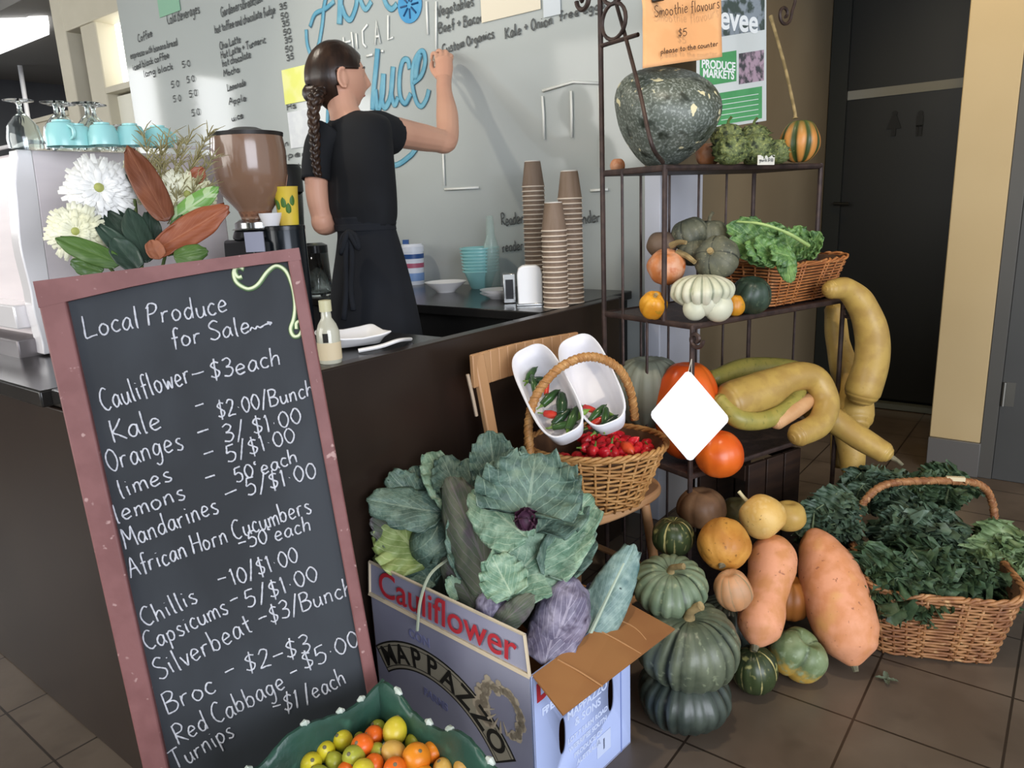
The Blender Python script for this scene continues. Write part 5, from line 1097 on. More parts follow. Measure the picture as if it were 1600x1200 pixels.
# dry straw stalk over the front flap
P = cat([aD(702, 872, 1.60), aD(672, 898, 1.545), aD(657, 938, 1.542), aD(652, 985, 1.558)], 6); o = P[0].copy(); g = G(); g.tube([p-o for p in P], [.0035]*len(P), 6)
tagp(g.obj('straw_stalk', mat('pale_stalk', '#a3ab94', rough=.7), loc=o), 'pale bent stalk hanging over the red lettering of the carton', 'stalk')
# ---------------------------------------------------------------- green box of citrus
K0 = aZ(595, 1065, .38); kx = V((.995, -.10, 0)); ky = V((-.10, -.995, 0)); KW, KD, KH = .42, .36, .38
m_gbox = mat('green_waxed_box', '#25453a', '#2d5042', sc=8, rough=.35, spots=[('#24392c', 6, .58, .72), ('#3c6b58', 20, .6, .75)], bump=.3, bsc=50); m_chip = mat('chipped_white', '#a9b5aa', '#c9d0c8', sc=40, rough=.7)
gb = thing('green_box', 'battered dark green box with wavy chipped rim holding citrus fruit', 'box', (K0.x, K0.y, 0))
def wav(s_, k): return .012*sin(s_*34+k)+.009*NZ.noise(V((s_*16, k, 0)))+.004*NZ.noise(V((s_*60, k, 4)))
def bwall(p, d, L, k, name='side_panel'):
    n = 40; g = G(); nrm = V((d.y, -d.x, 0)); 
    cen = kx*KW/2+ky*KD/2
    if (cen-(p+d*L/2)).dot(nrm) < 0: nrm = -nrm
    def fn(u, v):   # closed cross-section: outside up, rim, inside down
        z = KH+wav(u*L, k); w = .016
        A = [(0, 0, -.02), (0, z*.6, -.008), (0, z-.01, 0), (.35, z, 0), (.7, z, 0), (1, z-.01, 0), (1, z*.6, -.008), (1, .22, -.015)]
        a = A[min(int(v*7+1e-6), 7)]; return p + d*(u*L) + nrm*(a[0]*w-a[2]*1.2) + V((0, 0, a[1]))
    g.grid(fn, n, 7); o = g.obj(name, m_gbox, gb, angle=60)
    for j in range(5):
        u = .1+.19*j+RND.uniform(-.06, .06); q = G(); P = [p+d*((u+t*.02)*L)+nrm*.006+V((0, 0, KH+wav((u+t*.02)*L, k)+.0008)) for t in range(-1, 2)]
        q.tube(P, [.003, .0065, .003], 7); q.obj('chipped_edge', m_chip, o)
z0_ = V((0, 0, 0))
bwall(z0_, kx, KW, 0); bwall(z0_, ky, KD, 2.2); bwall(kx*KW, ky, KD, 4.1); bwall(ky*KD, kx, KW, 5.3)
g = G(); g.hexa([kx*.012+ky*.012+V((0, 0, .2)), kx*(KW-.012)+ky*.012+V((0, 0, .2)), kx*(KW-.012)+ky*(KD-.012)+V((0, 0, .2)), kx*.012+ky*(KD-.012)+V((0, 0, .2))], [kx*.012+ky*.012+V((0, 0, .295)), kx*(KW-.012)+ky*.012+V((0, 0, .295)), kx*(KW-.012)+ky*(KD-.012)+V((0, 0, .295)), kx*.012+ky*(KD-.012)+V((0, 0, .295))]); g.obj('base', m_gbox, gb)
m_lem = mat('lemon_peel', '#d3c52a', '#c9b53a', sc=8, rough=.35, bump=.15, bsc=120); m_lime = mat('lime_peel', '#a9a93a', '#95a03a', sc=8, rough=.35, bump=.15, bsc=120)
m_oran = mat('orange_peel', '#e08a1e', '#dd7418', sc=8, rough=.35, bump=.15, bsc=120); m_omd = mat('mandarin_peel', '#e0641a', '#d8701e', sc=8, rough=.35, bump=.15, bsc=120); m_tanf = mat('tan_peel', '#cfa552', '#c09245', sc=8, rough=.4, bump=.15, bsc=120)
FR = [(617, 1143, 19, 'l', .3), (584, 1150, 16, 'm', .29), (566, 1165, 18, 'm', .3), (535, 1157, 16, 'l', .285), (508, 1174, 16, 'l', .285), (486, 1193, 17, 'l', .285), (523, 1190, 14, 'g', .28), (553, 1183, 18, 'g', .295), (557, 1150, 11, 'g', .27), (591, 1137, 12, 'g', .275),
      (588, 1176, 15, 'g', .285), (616, 1178, 19, 'p', .29), (646, 1163, 14, 'g', .275), (651, 1184, 23, 'o', .295), (676, 1175, 17, 'o', .285), (584, 1194, 16, 'm', .29), (568, 1203, 17, 'l', .295), (617, 1201, 18, 'm', .295), (692, 1200, 16, 't', .28), (733, 1199, 25, 't', .285), (542, 1206, 16, 'm', .285), (442, 1204, 16, 'l', .28), (660, 1212, 18, 'o', .28), (500, 1215, 17, 'g', .28)]
FM = {'l': (m_lem, 'bright yellow lemon'), 'g': (m_lime, 'greenish yellow lime'), 'o': (m_oran, 'glossy orange'), 'm': (m_omd, 'deep orange mandarin'), 'p': (m_tanf, 'pale yellow lemon'), 't': (m_tanf, 'tan yellow orange')}
FG = {}
for i, (x, y, r, k, z) in enumerate(FR):
    c = aZ(x, y, z+.045); R = r/ppm(c); mt, nm = FM[k]; nmn = {'l': 'lemon', 'g': 'lime', 'o': 'orange', 'm': 'mandarin', 'p': 'lemon', 't': 'orange'}[k]
    lab = {0: 'bright yellow lemon at the back of the fruit heap near the box corner', 13: 'biggest glossy orange in the middle of the citrus heap', 19: 'large tan orange at the right side of the green box', 21: 'yellow lemon alone at the left edge of the green box'}.get(i, nm+' in the citrus heap inside the green box')
    t = thing(nmn, lab, 'fruit', c, (RND.uniform(-.8, .8), RND.uniform(-.8, .8), RND.uniform(0, 6)), None if i in (0, 13, 19, 21) else nmn+'s in the green box')
    g = G(); e = 1.12 if k in 'lgp' else .95
    g.grid(lambda u, v: V((R*sin(pi*v)*cos(2*pi*u), R*sin(pi*v)*sin(2*pi*u), -R*e*cos(pi*v)*(1+(.07 if k in 'lgp' else -.05)*abs(cos(pi*v))**8))), 22, 14, True); g.obj('peel', mt, t, angle=0)
    g = G(); zt_ = R*e*(1.07 if k in 'lgp' else .95); g.lathe([(.0028, 0), (.0034, .001), (.002, .0022)], 8, M4.Translation((0, 0, zt_-.0012))); g.obj('stem_scar', m_gstem, t)

# ---------------------------------------------------------------- kale basket
FL_ = aZ(1368, 1022, 0); FR_ = aZ(1556, 1042, 0); bx_ = (FR_-FL_).normalized(); by_ = V((-bx_.y, bx_.x, 0)); hl = (FR_-FL_).length/2
kc = (FL_+FR_)/2 + by_*.10
kb = thing('kale_basket', 'rectangular brown wicker basket full of curly kale on the tiles', 'basket', (kc.x, kc.y, .004), atan2(bx_.y, bx_.x))
wicker(kb, m_wick3, (hl, .10), (hl*1.30, .14), .205, 7, 20, 34, .0045, 3, rimwave=.012)
ik = M4.Rotation(-atan2(bx_.y, bx_.x), 4, 'Z')
hpts = [ik @ (aD(x, y, D)-V((kc.x, kc.y, .004))) for x, y, D in ((1334, 850, 2.10), (1338, 815, 2.13), (1352, 782, 2.15), (1382, 758, 2.16), (1430, 752, 2.18), (1490, 752, 2.21), (1532, 758, 2.24), (1550, 784, 2.26), (1556, 830, 2.26))]
hpts[0].z = min(hpts[0].z, .21)
hd = arch(kb, hpts, .0105, m_wick3)
g = G(); tg_ = ik @ (aD(1493, 748, 2.2)-V((kc.x, kc.y, .004))); g.box(tuple(tg_), (.05, .012, .012)); g.obj('paper_tag', mat('cream_tag', '#d8c9a4', rough=.7), kb)
m_kale = mat('kale_leaf', '#33482e', '#4b6244', sc=30, det=4, rough=.6, spots=[('#5d6f56', 70, .58, .8), ('#1f2d20', 22, .58, .75)], bump=.3, bsc=80)
m_kale2 = mat('kale_leaf_light', '#5b7148', '#7c9166', sc=12, det=4, rough=.55, spots=[('#8a9a72', 30, .6, .8), ('#33462c', 8, .58, .75)], bump=.3, bsc=80)
m_kale3 = mat('kale_leaf_bluish', '#3a4e3c', '#566a52', sc=12, det=4, rough=.55, spots=[('#74837a', 26, .6, .8), ('#22302a', 8, .58, .75)], bump=.3, bsc=80)
def kaleleaf(g, gs, b, t, w, nrm, seed):
    b, t = V(b), V(t); ax = t-b; L = ax.length; y = ax.normalized(); z = (V(nrm)-y*V(nrm).dot(y)).normalized(); x = y.cross(z); so = V((seed*1.7, seed*.3, seed))
    droop = .22*L
    def fn(u, v):
        s_ = 2*u-1; e = abs(s_); hw = w/2*(sin(pi*min(1, v*.62+.2))**.6)
        f = hw*s_*(1+.20*sin(v*41+seed+s_*2)*e+.14*sin(v*83+seed*1.7)*e*e)
        rz = w*.20*(e**1.4)*sin(v*31+seed*1.3+(1.6 if s_ > 0 else 0)) + w*.15*(e**2)*sin(v*74+seed*2.1+s_) + w*.16*NZ.noise(V((s_*2.2, v*5, 0))+so)
        return b + x*f + y*(v*L + w*.09*e*e*sin(v*43+seed)) + z*(rz + w*.15*e) - V((0, 0, droop*v*v))
    g.grid(fn, 12, 44)
    P = [b+y*(v*L)-V((0, 0, droop*v*v))+z*.0015 for v in (-.25, 0, .3, .6, .9)]; gs.tube(P, [.005, .0045, .0035, .0025, .0012], 6)
def bunch(label, spots_, mt, seed):
    rr = random.Random(seed); o = aD(*spots_[0][:3]); t = thing('kale_bunch', label, 'kale', o, None, 'curly kale bunches in the wicker basket'); g = G(); gs = G()
    for i, (x, y, D, dx, dy, w) in enumerate(spots_):
        T_ = aD(x, y, D); B_ = T_ - RT*(dx/480) + UP*(dy/480) + FW*.03
        kaleleaf(g, gs, B_-o, T_-o, w/480, TOC(T_)+V((rr.uniform(-.6, .6), rr.uniform(-.6, .6), rr.uniform(0, .7))), seed*7+i)
    g.obj('leaves', mt, t, angle=0); gs.obj('stalks', mat('kale_stalk', '#7f8c68', '#6c7a58', sc=10, rough=.5), t, angle=0); return t
def fan(x, y, D, n, rx, ry, w, seed, up=-1):
    rr = random.Random(seed); out = []
    n = int(n*3.2)
    for i in range(n):
        a = 2.399*i+rr.uniform(-.3, .3); k = sqrt((i+.7)/n); tx, ty = x+cos(a)*rx*k, y+sin(a)*ry*k
        out.append((tx, ty, D+rr.uniform(-.06, .04)-.05*(1-k), (tx-x)*.6+rr.uniform(-26, 26), (ty-y)*.5-26+rr.uniform(-14, 14), w*.72*rr.uniform(.75, 1.2)))
    return out
bunch('dark kale bunch at the front left corner of the basket', fan(1384, 902, 1.96, 15, 68, 62, 66, 1), m_kale, 1)
bunch('dark kale bunch at the front middle of the basket under the handle', fan(1452, 896, 1.96, 17, 70, 66, 68, 2), m_kale, 2)
bunch('kale bunch drooping over the front right rim of the basket', fan(1524, 912, 1.97, 15, 60, 56, 66, 3), m_kale, 3)
bunch('pale lit kale bunch at the right end of the basket', fan(1568, 862, 2.04, 14, 44, 62, 58, 4), m_kale2, 4)
bunch('kale bunch in the centre with a bluish upturned leaf', fan(1440, 815, 2.1, 15, 70, 36, 60, 5), m_kale3, 5)
bunch('spiky kale bunch spilling out left of the basket handle', fan(1300, 800, 2.14, 13, 58, 52, 50, 6), m_kale3, 6)
bunch('kale bunch rising behind the left half of the basket handle', fan(1370, 750, 2.28, 13, 62, 24, 50, 7), m_kale3, 7)
bunch('kale bunch rising behind the right half of the basket handle', fan(1470, 748, 2.3, 13, 66, 24, 50, 8), m_kale, 8)
lf = thing('fallen_leaf', 'small grey green leaf scrap lying alone on the floor tiles', 'leaf', aZ(1385, 1062, .003)); g = G(); gs = G()
for a in (0, 1.9, 3.6, 5.0): leafgrid(g, (0, 0, .002), (cos(a)*.028, sin(a)*.028, .006), .014, (0, 0, 1), cup=.3, ruf=.1, seed=a, nu=6, nv=8)
g.obj('blade', mat('dull_leaf', '#5f6a58', rough=.6), lf, angle=0)

# ---------------------------------------------------------------- wicker tray with greens on the second shelf
a, b = aZ(1200, 483, z2s), aZ(1302, 463, z2s); tx_ = (b-a).normalized(); ty_ = V((-tx_.y, tx_.x, 0)); hl = (b-a).length/2; tc_ = (a+b)/2+ty_*.075
wt_ = thing('wicker_tray', 'flared orange wicker tray of leafy greens on the second shelf', 'basket', (tc_.x, tc_.y, z2s+.003), atan2(tx_.y, tx_.x))
wicker(wt_, m_wick2, (hl, .075), (hl*1.17, .115), .122, 8, 13, 26, .0038, 2, rimwave=.004)
m_sil = mat('silverbeet_leaf', '#47693b', '#6a8f4e', sc=40, det=4, rough=.4, waves=('#a9c07c', 5, 1.3, .10), spots=('#30502b', 30, .55, .78), bump=.7, bsc=120); m_silp = mat('pale_green_stalk', '#a6bd76', '#93ad64', sc=12, rough=.4)
o = aD(1200, 385, 2.06); gr = thing('leafy_greens', 'bunch of bright leafy greens with pale stalks in the wicker tray', 'greens', o)
for i, (bx1, by1, tx1, ty1, w, D, cp) in enumerate([(1205, 392, 1135, 352, 52, 2.08, .3), (1215, 395, 1150, 345, 50, 2.14, .3), (1212, 395, 1165, 385, 42, 2.0, -.3), (1225, 395, 1195, 350, 50, 2.12, .2), (1235, 398, 1225, 358, 46, 2.1, -.2), (1230, 392, 1262, 372, 40, 2.1, .3), (1222, 385, 1236, 442, 30, 2.0, -.3), (1200, 400, 1178, 402, 44, 2.02, .3), (1248, 395, 1275, 380, 30, 2.14, .3), (1238, 400, 1205, 392, 40, 1.99, -.3), (1240, 405, 1250, 352, 50, 2.18, .3), (1200, 405, 1140, 372, 46, 2.04, .2), (1255, 402, 1282, 362, 40, 2.18, .2), (1190, 405, 1172, 338, 44, 2.2, .2), (1215, 408, 1180, 372, 44, 2.0, .3)]):
    leaf(gr, o, (bx1, by1, D+.02), (tx1, ty1, D-.02), w, m_sil, (.2*sin(i*2), 0, .4), cup=cp, ruf=.10, freq=5, seed=40+i, tipw=.6)
g = G(); g.tube(cat([aD(1150, 346, 2.06)-o, aD(1190, 350, 2.02)-o, aD(1230, 364, 2.02)-o, aD(1264, 384, 2.06)-o], 5), [.003]*4+[.004]*6+[.005]*6, 8); g.obj('stalk', m_silp, gr)

# ---------------------------------------------------------------- cafe counter: espresso machine, cups, grinder, flowers
m_silver = mat('brushed_aluminium', '#eae0e0', '#e2d8d9', sc=2, rough=.4, metal=.08, stretch=(1, 1, 8)); m_trim = mat('polished_trim', '#e4e0e0', rough=.22, metal=.2); m_dsteel = mat('machine_grey', '#7d7778', rough=.35, metal=.5)
EX = -2.06
em = thing('espresso_machine', 'silver espresso machine with upturned glasses along its top', 'coffee machine', (EX, .9, HT))
def emp(x, y): p = aX(x, y, EX); return V((0, p.y-.9, p.z-HT))
pf = [emp(*p) for p in ((46, 234), (56, 300), (66, 380), (78, 470), (82, 552))]; yb = .38
pts = pf + [V((0, yb, pf[-1].z)), V((0, yb, pf[0].z-.0))]
g = G(); g.hexa([p-V((.82, 0, 0)) for p in pts], [p-V((.012, 0, 0)) for p in pts]); g.obj('body', m_silver, em, bevel=.008)
g = G(); pts2 = [p for p in pts]; g.hexa([p-V((.014, 0, 0)) for p in pts2], [p for p in pts2]); g.obj('end_panel', m_silver, em, bevel=.006)
g = G(); A = []; B = []
for i, (p, dd) in enumerate(zip(cat(pf, 5), lerpl([.028, .045, .05, .04, .02], 21))): A.append(p+V((.004, .004, 0))); B.append(p+V((.0, -dd, 0)))
n = len(A); g.add([q+V((dx, 0, 0)) for dx in (-.05, 0) for q in A+B], [(i, i+1, n+i+1, n+i) for i in range(n-1)]+[(2*n+i, 3*n+i, 3*n+i+1, 2*n+i+1) for i in range(n-1)]+[(n+i, n+i+1, 3*n+i+1, 3*n+i) for i in range(n-1)]+[(i, 2*n+i, 2*n+i+1, i+1) for i in range(n-1)]+[(0, n, 3*n, 2*n), (n-1, 3*n-1, 4*n-1, 2*n-1)]); g.obj('front_trim', m_trim, em, bevel=.003)
zt2 = pf[0].z
g = G(); g.box((-.42, (pf[2].y)-.03, .10), (.74, .09, .06)); g.obj('drip_tray', m_trim, em, bevel=.004)
g = G(); g.box((-.42, (pf[2].y)-.035, .02), (.76, .10, .05)); g.obj('base_rail', m_dsteel, em, bevel=.004)
for xx in (-.05, -.75):
    for yy in (pf[-1].y+.03, yb-.04): g = G(); g.lathe([(.02, -.0), (.024, pf[-1].z+.002)], 12, M4.Translation((xx, yy, 0))); g.obj('foot', m_dsteel, em)
g = G(); g.tube([(-.8, pf[0].y+.01, zt2+.02), (-.01, pf[0].y+.01, zt2+.02), (-.01, yb-.01, zt2+.02)], .005, 8)
g.obj('cup_rail', m_trim, em)
ztop = HT+zt2+.001
m_glass = mat('clear_glass', '#f4fbfb', rough=.03, trans=1, ior=1.42, spec=.8); m_teal2 = mat('teal_glaze', '#a2dad8', '#98d2d0', sc=5, rough=.2)
def onm(x, y=232): return aZ(x, y, ztop)
gl = thing('stemmed_glass', 'upturned stemmed glass nearest the left edge on the espresso machine', 'glass', onm(42, 232), None, 'upturned stemmed glasses')
gg = G(); gg.lathe([(.036, 0), (.038, .02), (.033, .05), (.016, .072), (.006, .082), (.0045, .096), (.008, .103), (.032, .107), (.032, .109), (.004, .109), (.003, .085), (.012, .075), (.030, .052), (.0355, .02), (.034, 0)], 24, cap=False); gg.obj('bowl', m_glass, gl, angle=0)
for x, lab in ((70, 'upturned stemmed glass between the first and middle ones on the machine'), (120, 'upturned stemmed glass right of the middle one on the machine'), (98, 'upturned stemmed glass in the middle of the row on the machine'), (146, 'upturned stemmed glass nearest the brown leaf on the machine')): dup(gl, onm(x, 233)+(V((-.01, .06, 0)) if x in (70, 120) else V((0, 0, 0))), None, lab)
tm = thing('tumbler', 'clear ridged tumbler upturned at the right end of the machine top', 'glass', onm(196, 236)); g = G(); g.lathe([(.030, 0), (.026, .06), (.024, .064), (.001, .064), (.001, .060), (.022, .058), (.0275, 0)], 20, cap=False); g.obj('wall', m_glass, tm, angle=0)
cp = thing('teal_cup', 'teal cup upturned at the far left of the machine top', 'cup', onm(6, 226)+V((0, .13, 0)), None, 'upturned teal cups')
g = G(); g.lathe([(.040, 0), (.039, .03), (.030, .052), (.020, .056), (.020, .060), (.001, .060)], 24, cap=False); g.obj('bowl', m_teal2, cp); g = G(); g.tube(cat([(.037, 0, .015), (.056, 0, .02), (.056, 0, .036), (.033, 0, .046)], 5), .0045, 6); g.obj('handle', m_teal2, cp)
for x, y, lab in ((30, 226, 'second teal cup from the left behind the first stemmed glass'), (72, 224, 'teal cup between the first and second stemmed glasses'), (120, 225, 'teal cup between the second and third stemmed glasses'), (168, 227, 'teal cup between the third stemmed glass and the tumbler')): dup(cp, onm(x, y)+V((0, .13, 0)), RND.uniform(0, 6), lab, .86)

# grinder
gc = aD(384, 205, 1.98); gx, gy = gc.x, gc.y; px1 = 1.98/FPX
def gz_(y): return aD(384, y, 1.98).z
gd = thing('coffee_grinder', 'black coffee grinder with a big brown tinted bean hopper', 'coffee grinder', (gx, gy, HT))
zt_, zb_ = gz_(212)-HT, gz_(345)-HT
m_hop = mat('smoky_brown_hopper', '#876854', '#8f6e58', sc=3, rough=.15, alpha=.93, coat=.5); m_beans = mat('coffee_beans', '#6e4a36', '#8a6047', sc=70, rough=.45, bump=.8, bsc=90)
g = G(); g.lathe([(54*px1, zt_), (57*px1, zt_-.04), (56*px1, gz_(275)-HT), (50*px1, gz_(300)-HT), (30*px1, gz_(325)-HT), (23*px1, gz_(335)-HT), (23*px1, zb_)], 36, cap=False); hop = g.obj('hopper', m_hop, gd, angle=60)
g = G(); g.lathe([(.001, gz_(262)-HT), (52*px1, gz_(264)-HT), (53*px1, gz_(275)-HT), (48*px1, gz_(300)-HT), (28*px1, gz_(325)-HT), (21*px1, zb_)], 30); g.obj('beans', m_beans, gd)
g = G(); g.lathe([(55*px1, zt_-.004), (56*px1, zt_+.006), (30*px1, zt_+.012), (18*px1, zt_+.02), (.001, zt_+.021)], 32); g.obj('lid', mat('black_lid', '#26211f', rough=.35), gd)
g = G(); g.lathe([(26*px1, zb_+.004), (34*px1, zb_-.006), (34*px1, zb_-.02), (40*px1, zb_-.024)], 28); g.obj('collar', m_chrome, gd)
m_blkp = mat('gloss_black', '#141517', rough=.25)
g = G(); g.hexa([V((a*.085, b*.075, 0)) for a, b in ((-1, -1), (1, -1), (1, 1), (-1, 1))], [V((a*.075, b*.065, zb_-.05)) for a, b in ((-1, -1), (1, -1), (1, 1), (-1, 1))]); g.lathe([(.07, zb_-.05), (.06, zb_-.022)], 24); g.obj('body', m_blkp, gd, bevel=.008)
Mg = frame(r0_ := V((cos(YAW), sin(YAW), 0)), (0, 0, 1), (sin(YAW), -cos(YAW), 0), aD(398, 378, 1.88)-V((gx, gy, HT))); g = G(); g.box((0, 0, 0), (.048, .05, .006), Mg); g.obj('label_plate', mat('silver_label', '#9a9bab', rough=.4), gd)
cn = aD(444, 352, 2.02); cnt = thing('black_canister', 'dark round canister standing right of the coffee grinder', 'canister', (cn.x, cn.y, HT)); g = G(); g.lathe([(.052, 0), (.054, .02), (.054, cn.z-HT-.012), (.050, cn.z-HT)], 28); g.obj('drum', mat('dark_navy_drum', '#1a1f24', rough=.2, metal=.3), cnt); g = G(); g.lathe([(.055, cn.z-HT-.012), (.055, cn.z-HT-.002), (.001, cn.z-HT-.001)], 28); g.obj('lid_rim', m_blkp, cnt)
yc = aD(452, 351, 2.03); yt = thing('yellow_tub', 'yellow paper tub with green leaf print behind the brown hopper', 'tub', (yc.x, yc.y, cn.z)); g = G(); g.lathe([(.026, 0), (.033, .10), (.034, .102), (.030, .102), (.001, .096)], 24); g.obj('wall', mat('yellow_card', '#e2c53a', '#d9b84a', sc=9, rough=.5), yt)
for a, zz in ((-2.2, .055), (-1.6, .06), (-1.2, .045), (-.8, .065), (-2.7, .07)):
    g = G(); q = V((cos(a+YAW)*.0305, sin(a+YAW)*.0305, zz)); leafgrid(g, q+V((0, 0, -.014)), q+V((0, 0, .014))+V((cos(a+YAW), sin(a+YAW), 0))*.004, .014, V((cos(a+YAW), sin(a+YAW), 0)), cup=-.4, ruf=0, nu=6, nv=8); g.obj('leaf_print', mat('green_print', '#47702c', rough=.5), yt, angle=0)
wc_ = aD(424, 350, 2.0); wcu = thing('white_cup', 'small white cup beside the yellow tub behind the hopper', 'cup', (wc_.x, wc_.y, cn.z)); g = G(); g.lathe([(.001, 0), (.02, 0), (.03, .028), (.031, .034), (.028, .034), (.018, .006), (.001, .005)], 22, cap=False); g.obj('bowl', mat('white_glaze', '#e9e6e6', rough=.25), wcu)
# blender and glass jug on the back bench
q = aZ(468, 447, .88); q.y = min(q.y, 2.2); jb = thing('jug_blender', 'clear blender jug with a chunky black lid left of the woman', 'blender', (q.x, q.y, .88)); D_ = dep(V((q.x, q.y, 1.2)))
def zq(y): return aD(468, y, D_).z-.88
g = G(); g.lathe([(.075, 0), (.07, .12), (.05, .16)], 20); g.obj('base', m_blkp, jb, bevel=.004)
g = G(); g.lathe([(.045, .16), (.06, zq(298)), (.057, zq(298)), (.042, .165)], 24, cap=False); g.obj('jug', m_glass, jb, angle=0)
g = G(); h_ = zq(258); g.lathe([(.064, zq(300)), (.066, h_-.02), (.055, h_), (.001, h_)], 12); g.obj('lid', mat('matt_black', '#131313', rough=.45, bump=.2, bsc=60), jb)
q = aZ(498, 447, .88); q = q.lerp(V((CAM.x, CAM.y, q.z)), .12); gj = thing('glass_jug', 'clear glass jug with black handle on the bench behind the board', 'jug', (q.x, q.y, .88)); D2 = dep(V((q.x, q.y, 1.0)))
g = G(); g.lathe([(.05, .002), (.054, .02), (.05, .17), (.047, .17), (.05, .02), (.046, .008), (.001, .008)], 24, cap=False); g.obj('wall', m_glass, gj, angle=0); g = G(); g.lathe([(.05, .171), (.05, .20), (.03, .21)], 20); g.obj('lid', m_blkp, gj); g = G(); Rg = V((cos(YAW), sin(YAW), 0)); g.tube(cat([-Rg*.045+V((0, 0, .19)), -Rg*.075+V((0, 0, .19)), -Rg*.08+V((0, 0, .1)), -Rg*.052+V((0, 0, .04))], 5), .008, 8); g.obj('handle', m_blkp, gj)

# flowers
fo = aD(215, 400, 1.72); FB_ = thing('flower_bouquet', 'bouquet of white chrysanthemums, bronze leaves and olive sprays behind the board', 'flowers', fo)
m_pet = mat('white_petal', '#f4f3ee', '#e9e8df', sc=9, rough=.6); m_petc = mat('cream_petal', '#eeedd4', '#e2dfb9', sc=9, rough=.6)
def bloom(x, y, rpx, D, mt, seed, lean=V((0, 0, .25))):
    c = aD(x, y, D); R = rpx*D/FPX; n = (TOC(c)+lean).normalized(); u = n.orthogonal().normalized(); w = n.cross(u); rr = random.Random(seed); g = G(); c = c-fo
    for lay, (k, el, rad_l) in enumerate(((34, .05, 1.0), (32, .28, .95), (28, .55, .8), (22, .85, .6), (14, 1.2, .38))):
        for i in range(k):
            a = 2*pi*(i+rr.random()*.5)/k; e = el+rr.uniform(-.1, .1); d = (u*cos(a)+w*sin(a)); L = R*rad_l*rr.uniform(.86, 1.08); tng = n.cross(d); W_ = R*.075
            P = []
            for j in range(5):
                t = j/4; p = c + d*(L*t*cos(e*(1-.35*t))) + n*(L*t*sin(e)*(1-.25*t)-R*.12*t*t); ww = W_*(.6+.9*t)*(1 if j < 4 else .45); P += [p-tng*ww+n*W_*.4, p-n*0, p+tng*ww+n*W_*.4]
            g.add(P, [(3*j+s_, 3*j+s_+1, 3*j+s_+4, 3*j+s_+3) for j in range(4) for s_ in (0, 1)])
    o = g.obj('chrysanthemum', mt, FB_, angle=0, solid=.0006); q = G(); q.ball(c+n*R*.12, R*.14, 12, 8); q.obj('flower_centre', mat('green_yellow_centre', '#a7ab5e', rough=.7), o); q = G(); q.tube([c-n*.004, c.lerp(V((0, .0, -.12)), .5), V((0, 0, -.16))], .004, 6); q.obj('flower_stem', mat('flower_stem', '#5f7340', rough=.6), o)
bloom(155, 295, 54, 1.66, m_pet, 1); bloom(120, 362, 46, 1.63, m_petc, 2, V((-.2, -.2, .1))); bloom(292, 305, 44, 1.74, m_petc, 3, V((.3, 0, .3))); bloom(208, 285, 34, 1.78, m_petc, 4)
m_mag = mat('bronze_leaf', '#693a25', '#7a462d', sc=9, rough=.45, waves=('#9a6848', 8, 1.0, .07), bump=.1); m_mag2 = mat('rust_leaf', '#7d3f26', '#8f4e31', sc=9, rough=.4, waves=('#b3744f', 8, 1.0, .07), bump=.1)
m_gl = mat('glossy_green_leaf', '#3f5a2c', '#527036', sc=9, rough=.35, waves=('#7d9455', 7, 1.0, .07)); m_gl2 = mat('dark_bouquet_leaf', '#26352a', '#33463a', sc=9, rough=.4, waves=('#4f6152', 7, 1.0, .07)); m_var = mat('variegated_leaf', '#6d9a4a', '#7ca456', sc=7, rough=.4, waves=('#dfe6c2', 3, .3, .35))
for (b, t, w, mt, nm, cp, sd) in [((262, 345, 1.66), (198, 228, 1.66), 44, m_mag, 'bronze_leaf', -.14, 1), ((248, 388, 1.62), (358, 322, 1.62), 46, m_mag2, 'rust_leaf', -.14, 2), ((240, 400, 1.62), (300, 345, 1.63), 34, m_mag2, 'rust_leaf', .3, 3), ((300, 285, 1.74), (318, 262, 1.74), 24, m_mag2, 'rust_leaf', .3, 33),
        ((188, 412, 1.60), (86, 372, 1.58), 34, m_gl, 'green_leaf', -.2, 4), ((160, 425, 1.6), (110, 408, 1.58), 30, m_gl, 'green_leaf', -.2, 5), ((232, 395, 1.66), (180, 318, 1.68), 30, m_gl2, 'dark_leaf', -.1, 21), ((222, 415, 1.62), (150, 350, 1.63), 30, m_gl2, 'dark_leaf', .1, 22), ((262, 400, 1.64), (285, 335, 1.66), 26, m_gl, 'green_leaf', .1, 23), ((225, 405, 1.64), (160, 330, 1.66), 44, m_gl2, 'dark_leaf', .2, 6), ((230, 410, 1.63), (200, 325, 1.65), 40, m_gl2, 'dark_leaf', -.2, 7), ((215, 420, 1.61), (175, 372, 1.61), 40, m_gl2, 'dark_leaf', .2, 8), ((240, 400, 1.66), (232, 330, 1.68), 34, m_gl2, 'dark_leaf', .2, 9),
        ((268, 345, 1.68), (342, 292, 1.70), 30, m_var, 'variegated_leaf', -.2, 10), ((272, 402, 1.62), (325, 392, 1.62), 30, m_gl, 'green_leaf', -.2, 11), ((240, 330, 1.66), (196, 272, 1.66), 9, m_gl2, 'dark_leaf', .1, 12), ((250, 405, 1.6), (235, 375, 1.6), 28, mat('russet_bract', '#9a5f42', rough=.6), 'rust_leaf', .3, 13)]:
    leaf(FB_, fo, b, t, w, mt, (0, 0, .2), name=nm, cup=cp, ruf=.015, freq=2, seed=sd, tipw=.2, shape=.9)
m_spr = mat('olive_spray', '#8d8358', '#a29a70', sc=30, rough=.7); rr = random.Random(9)
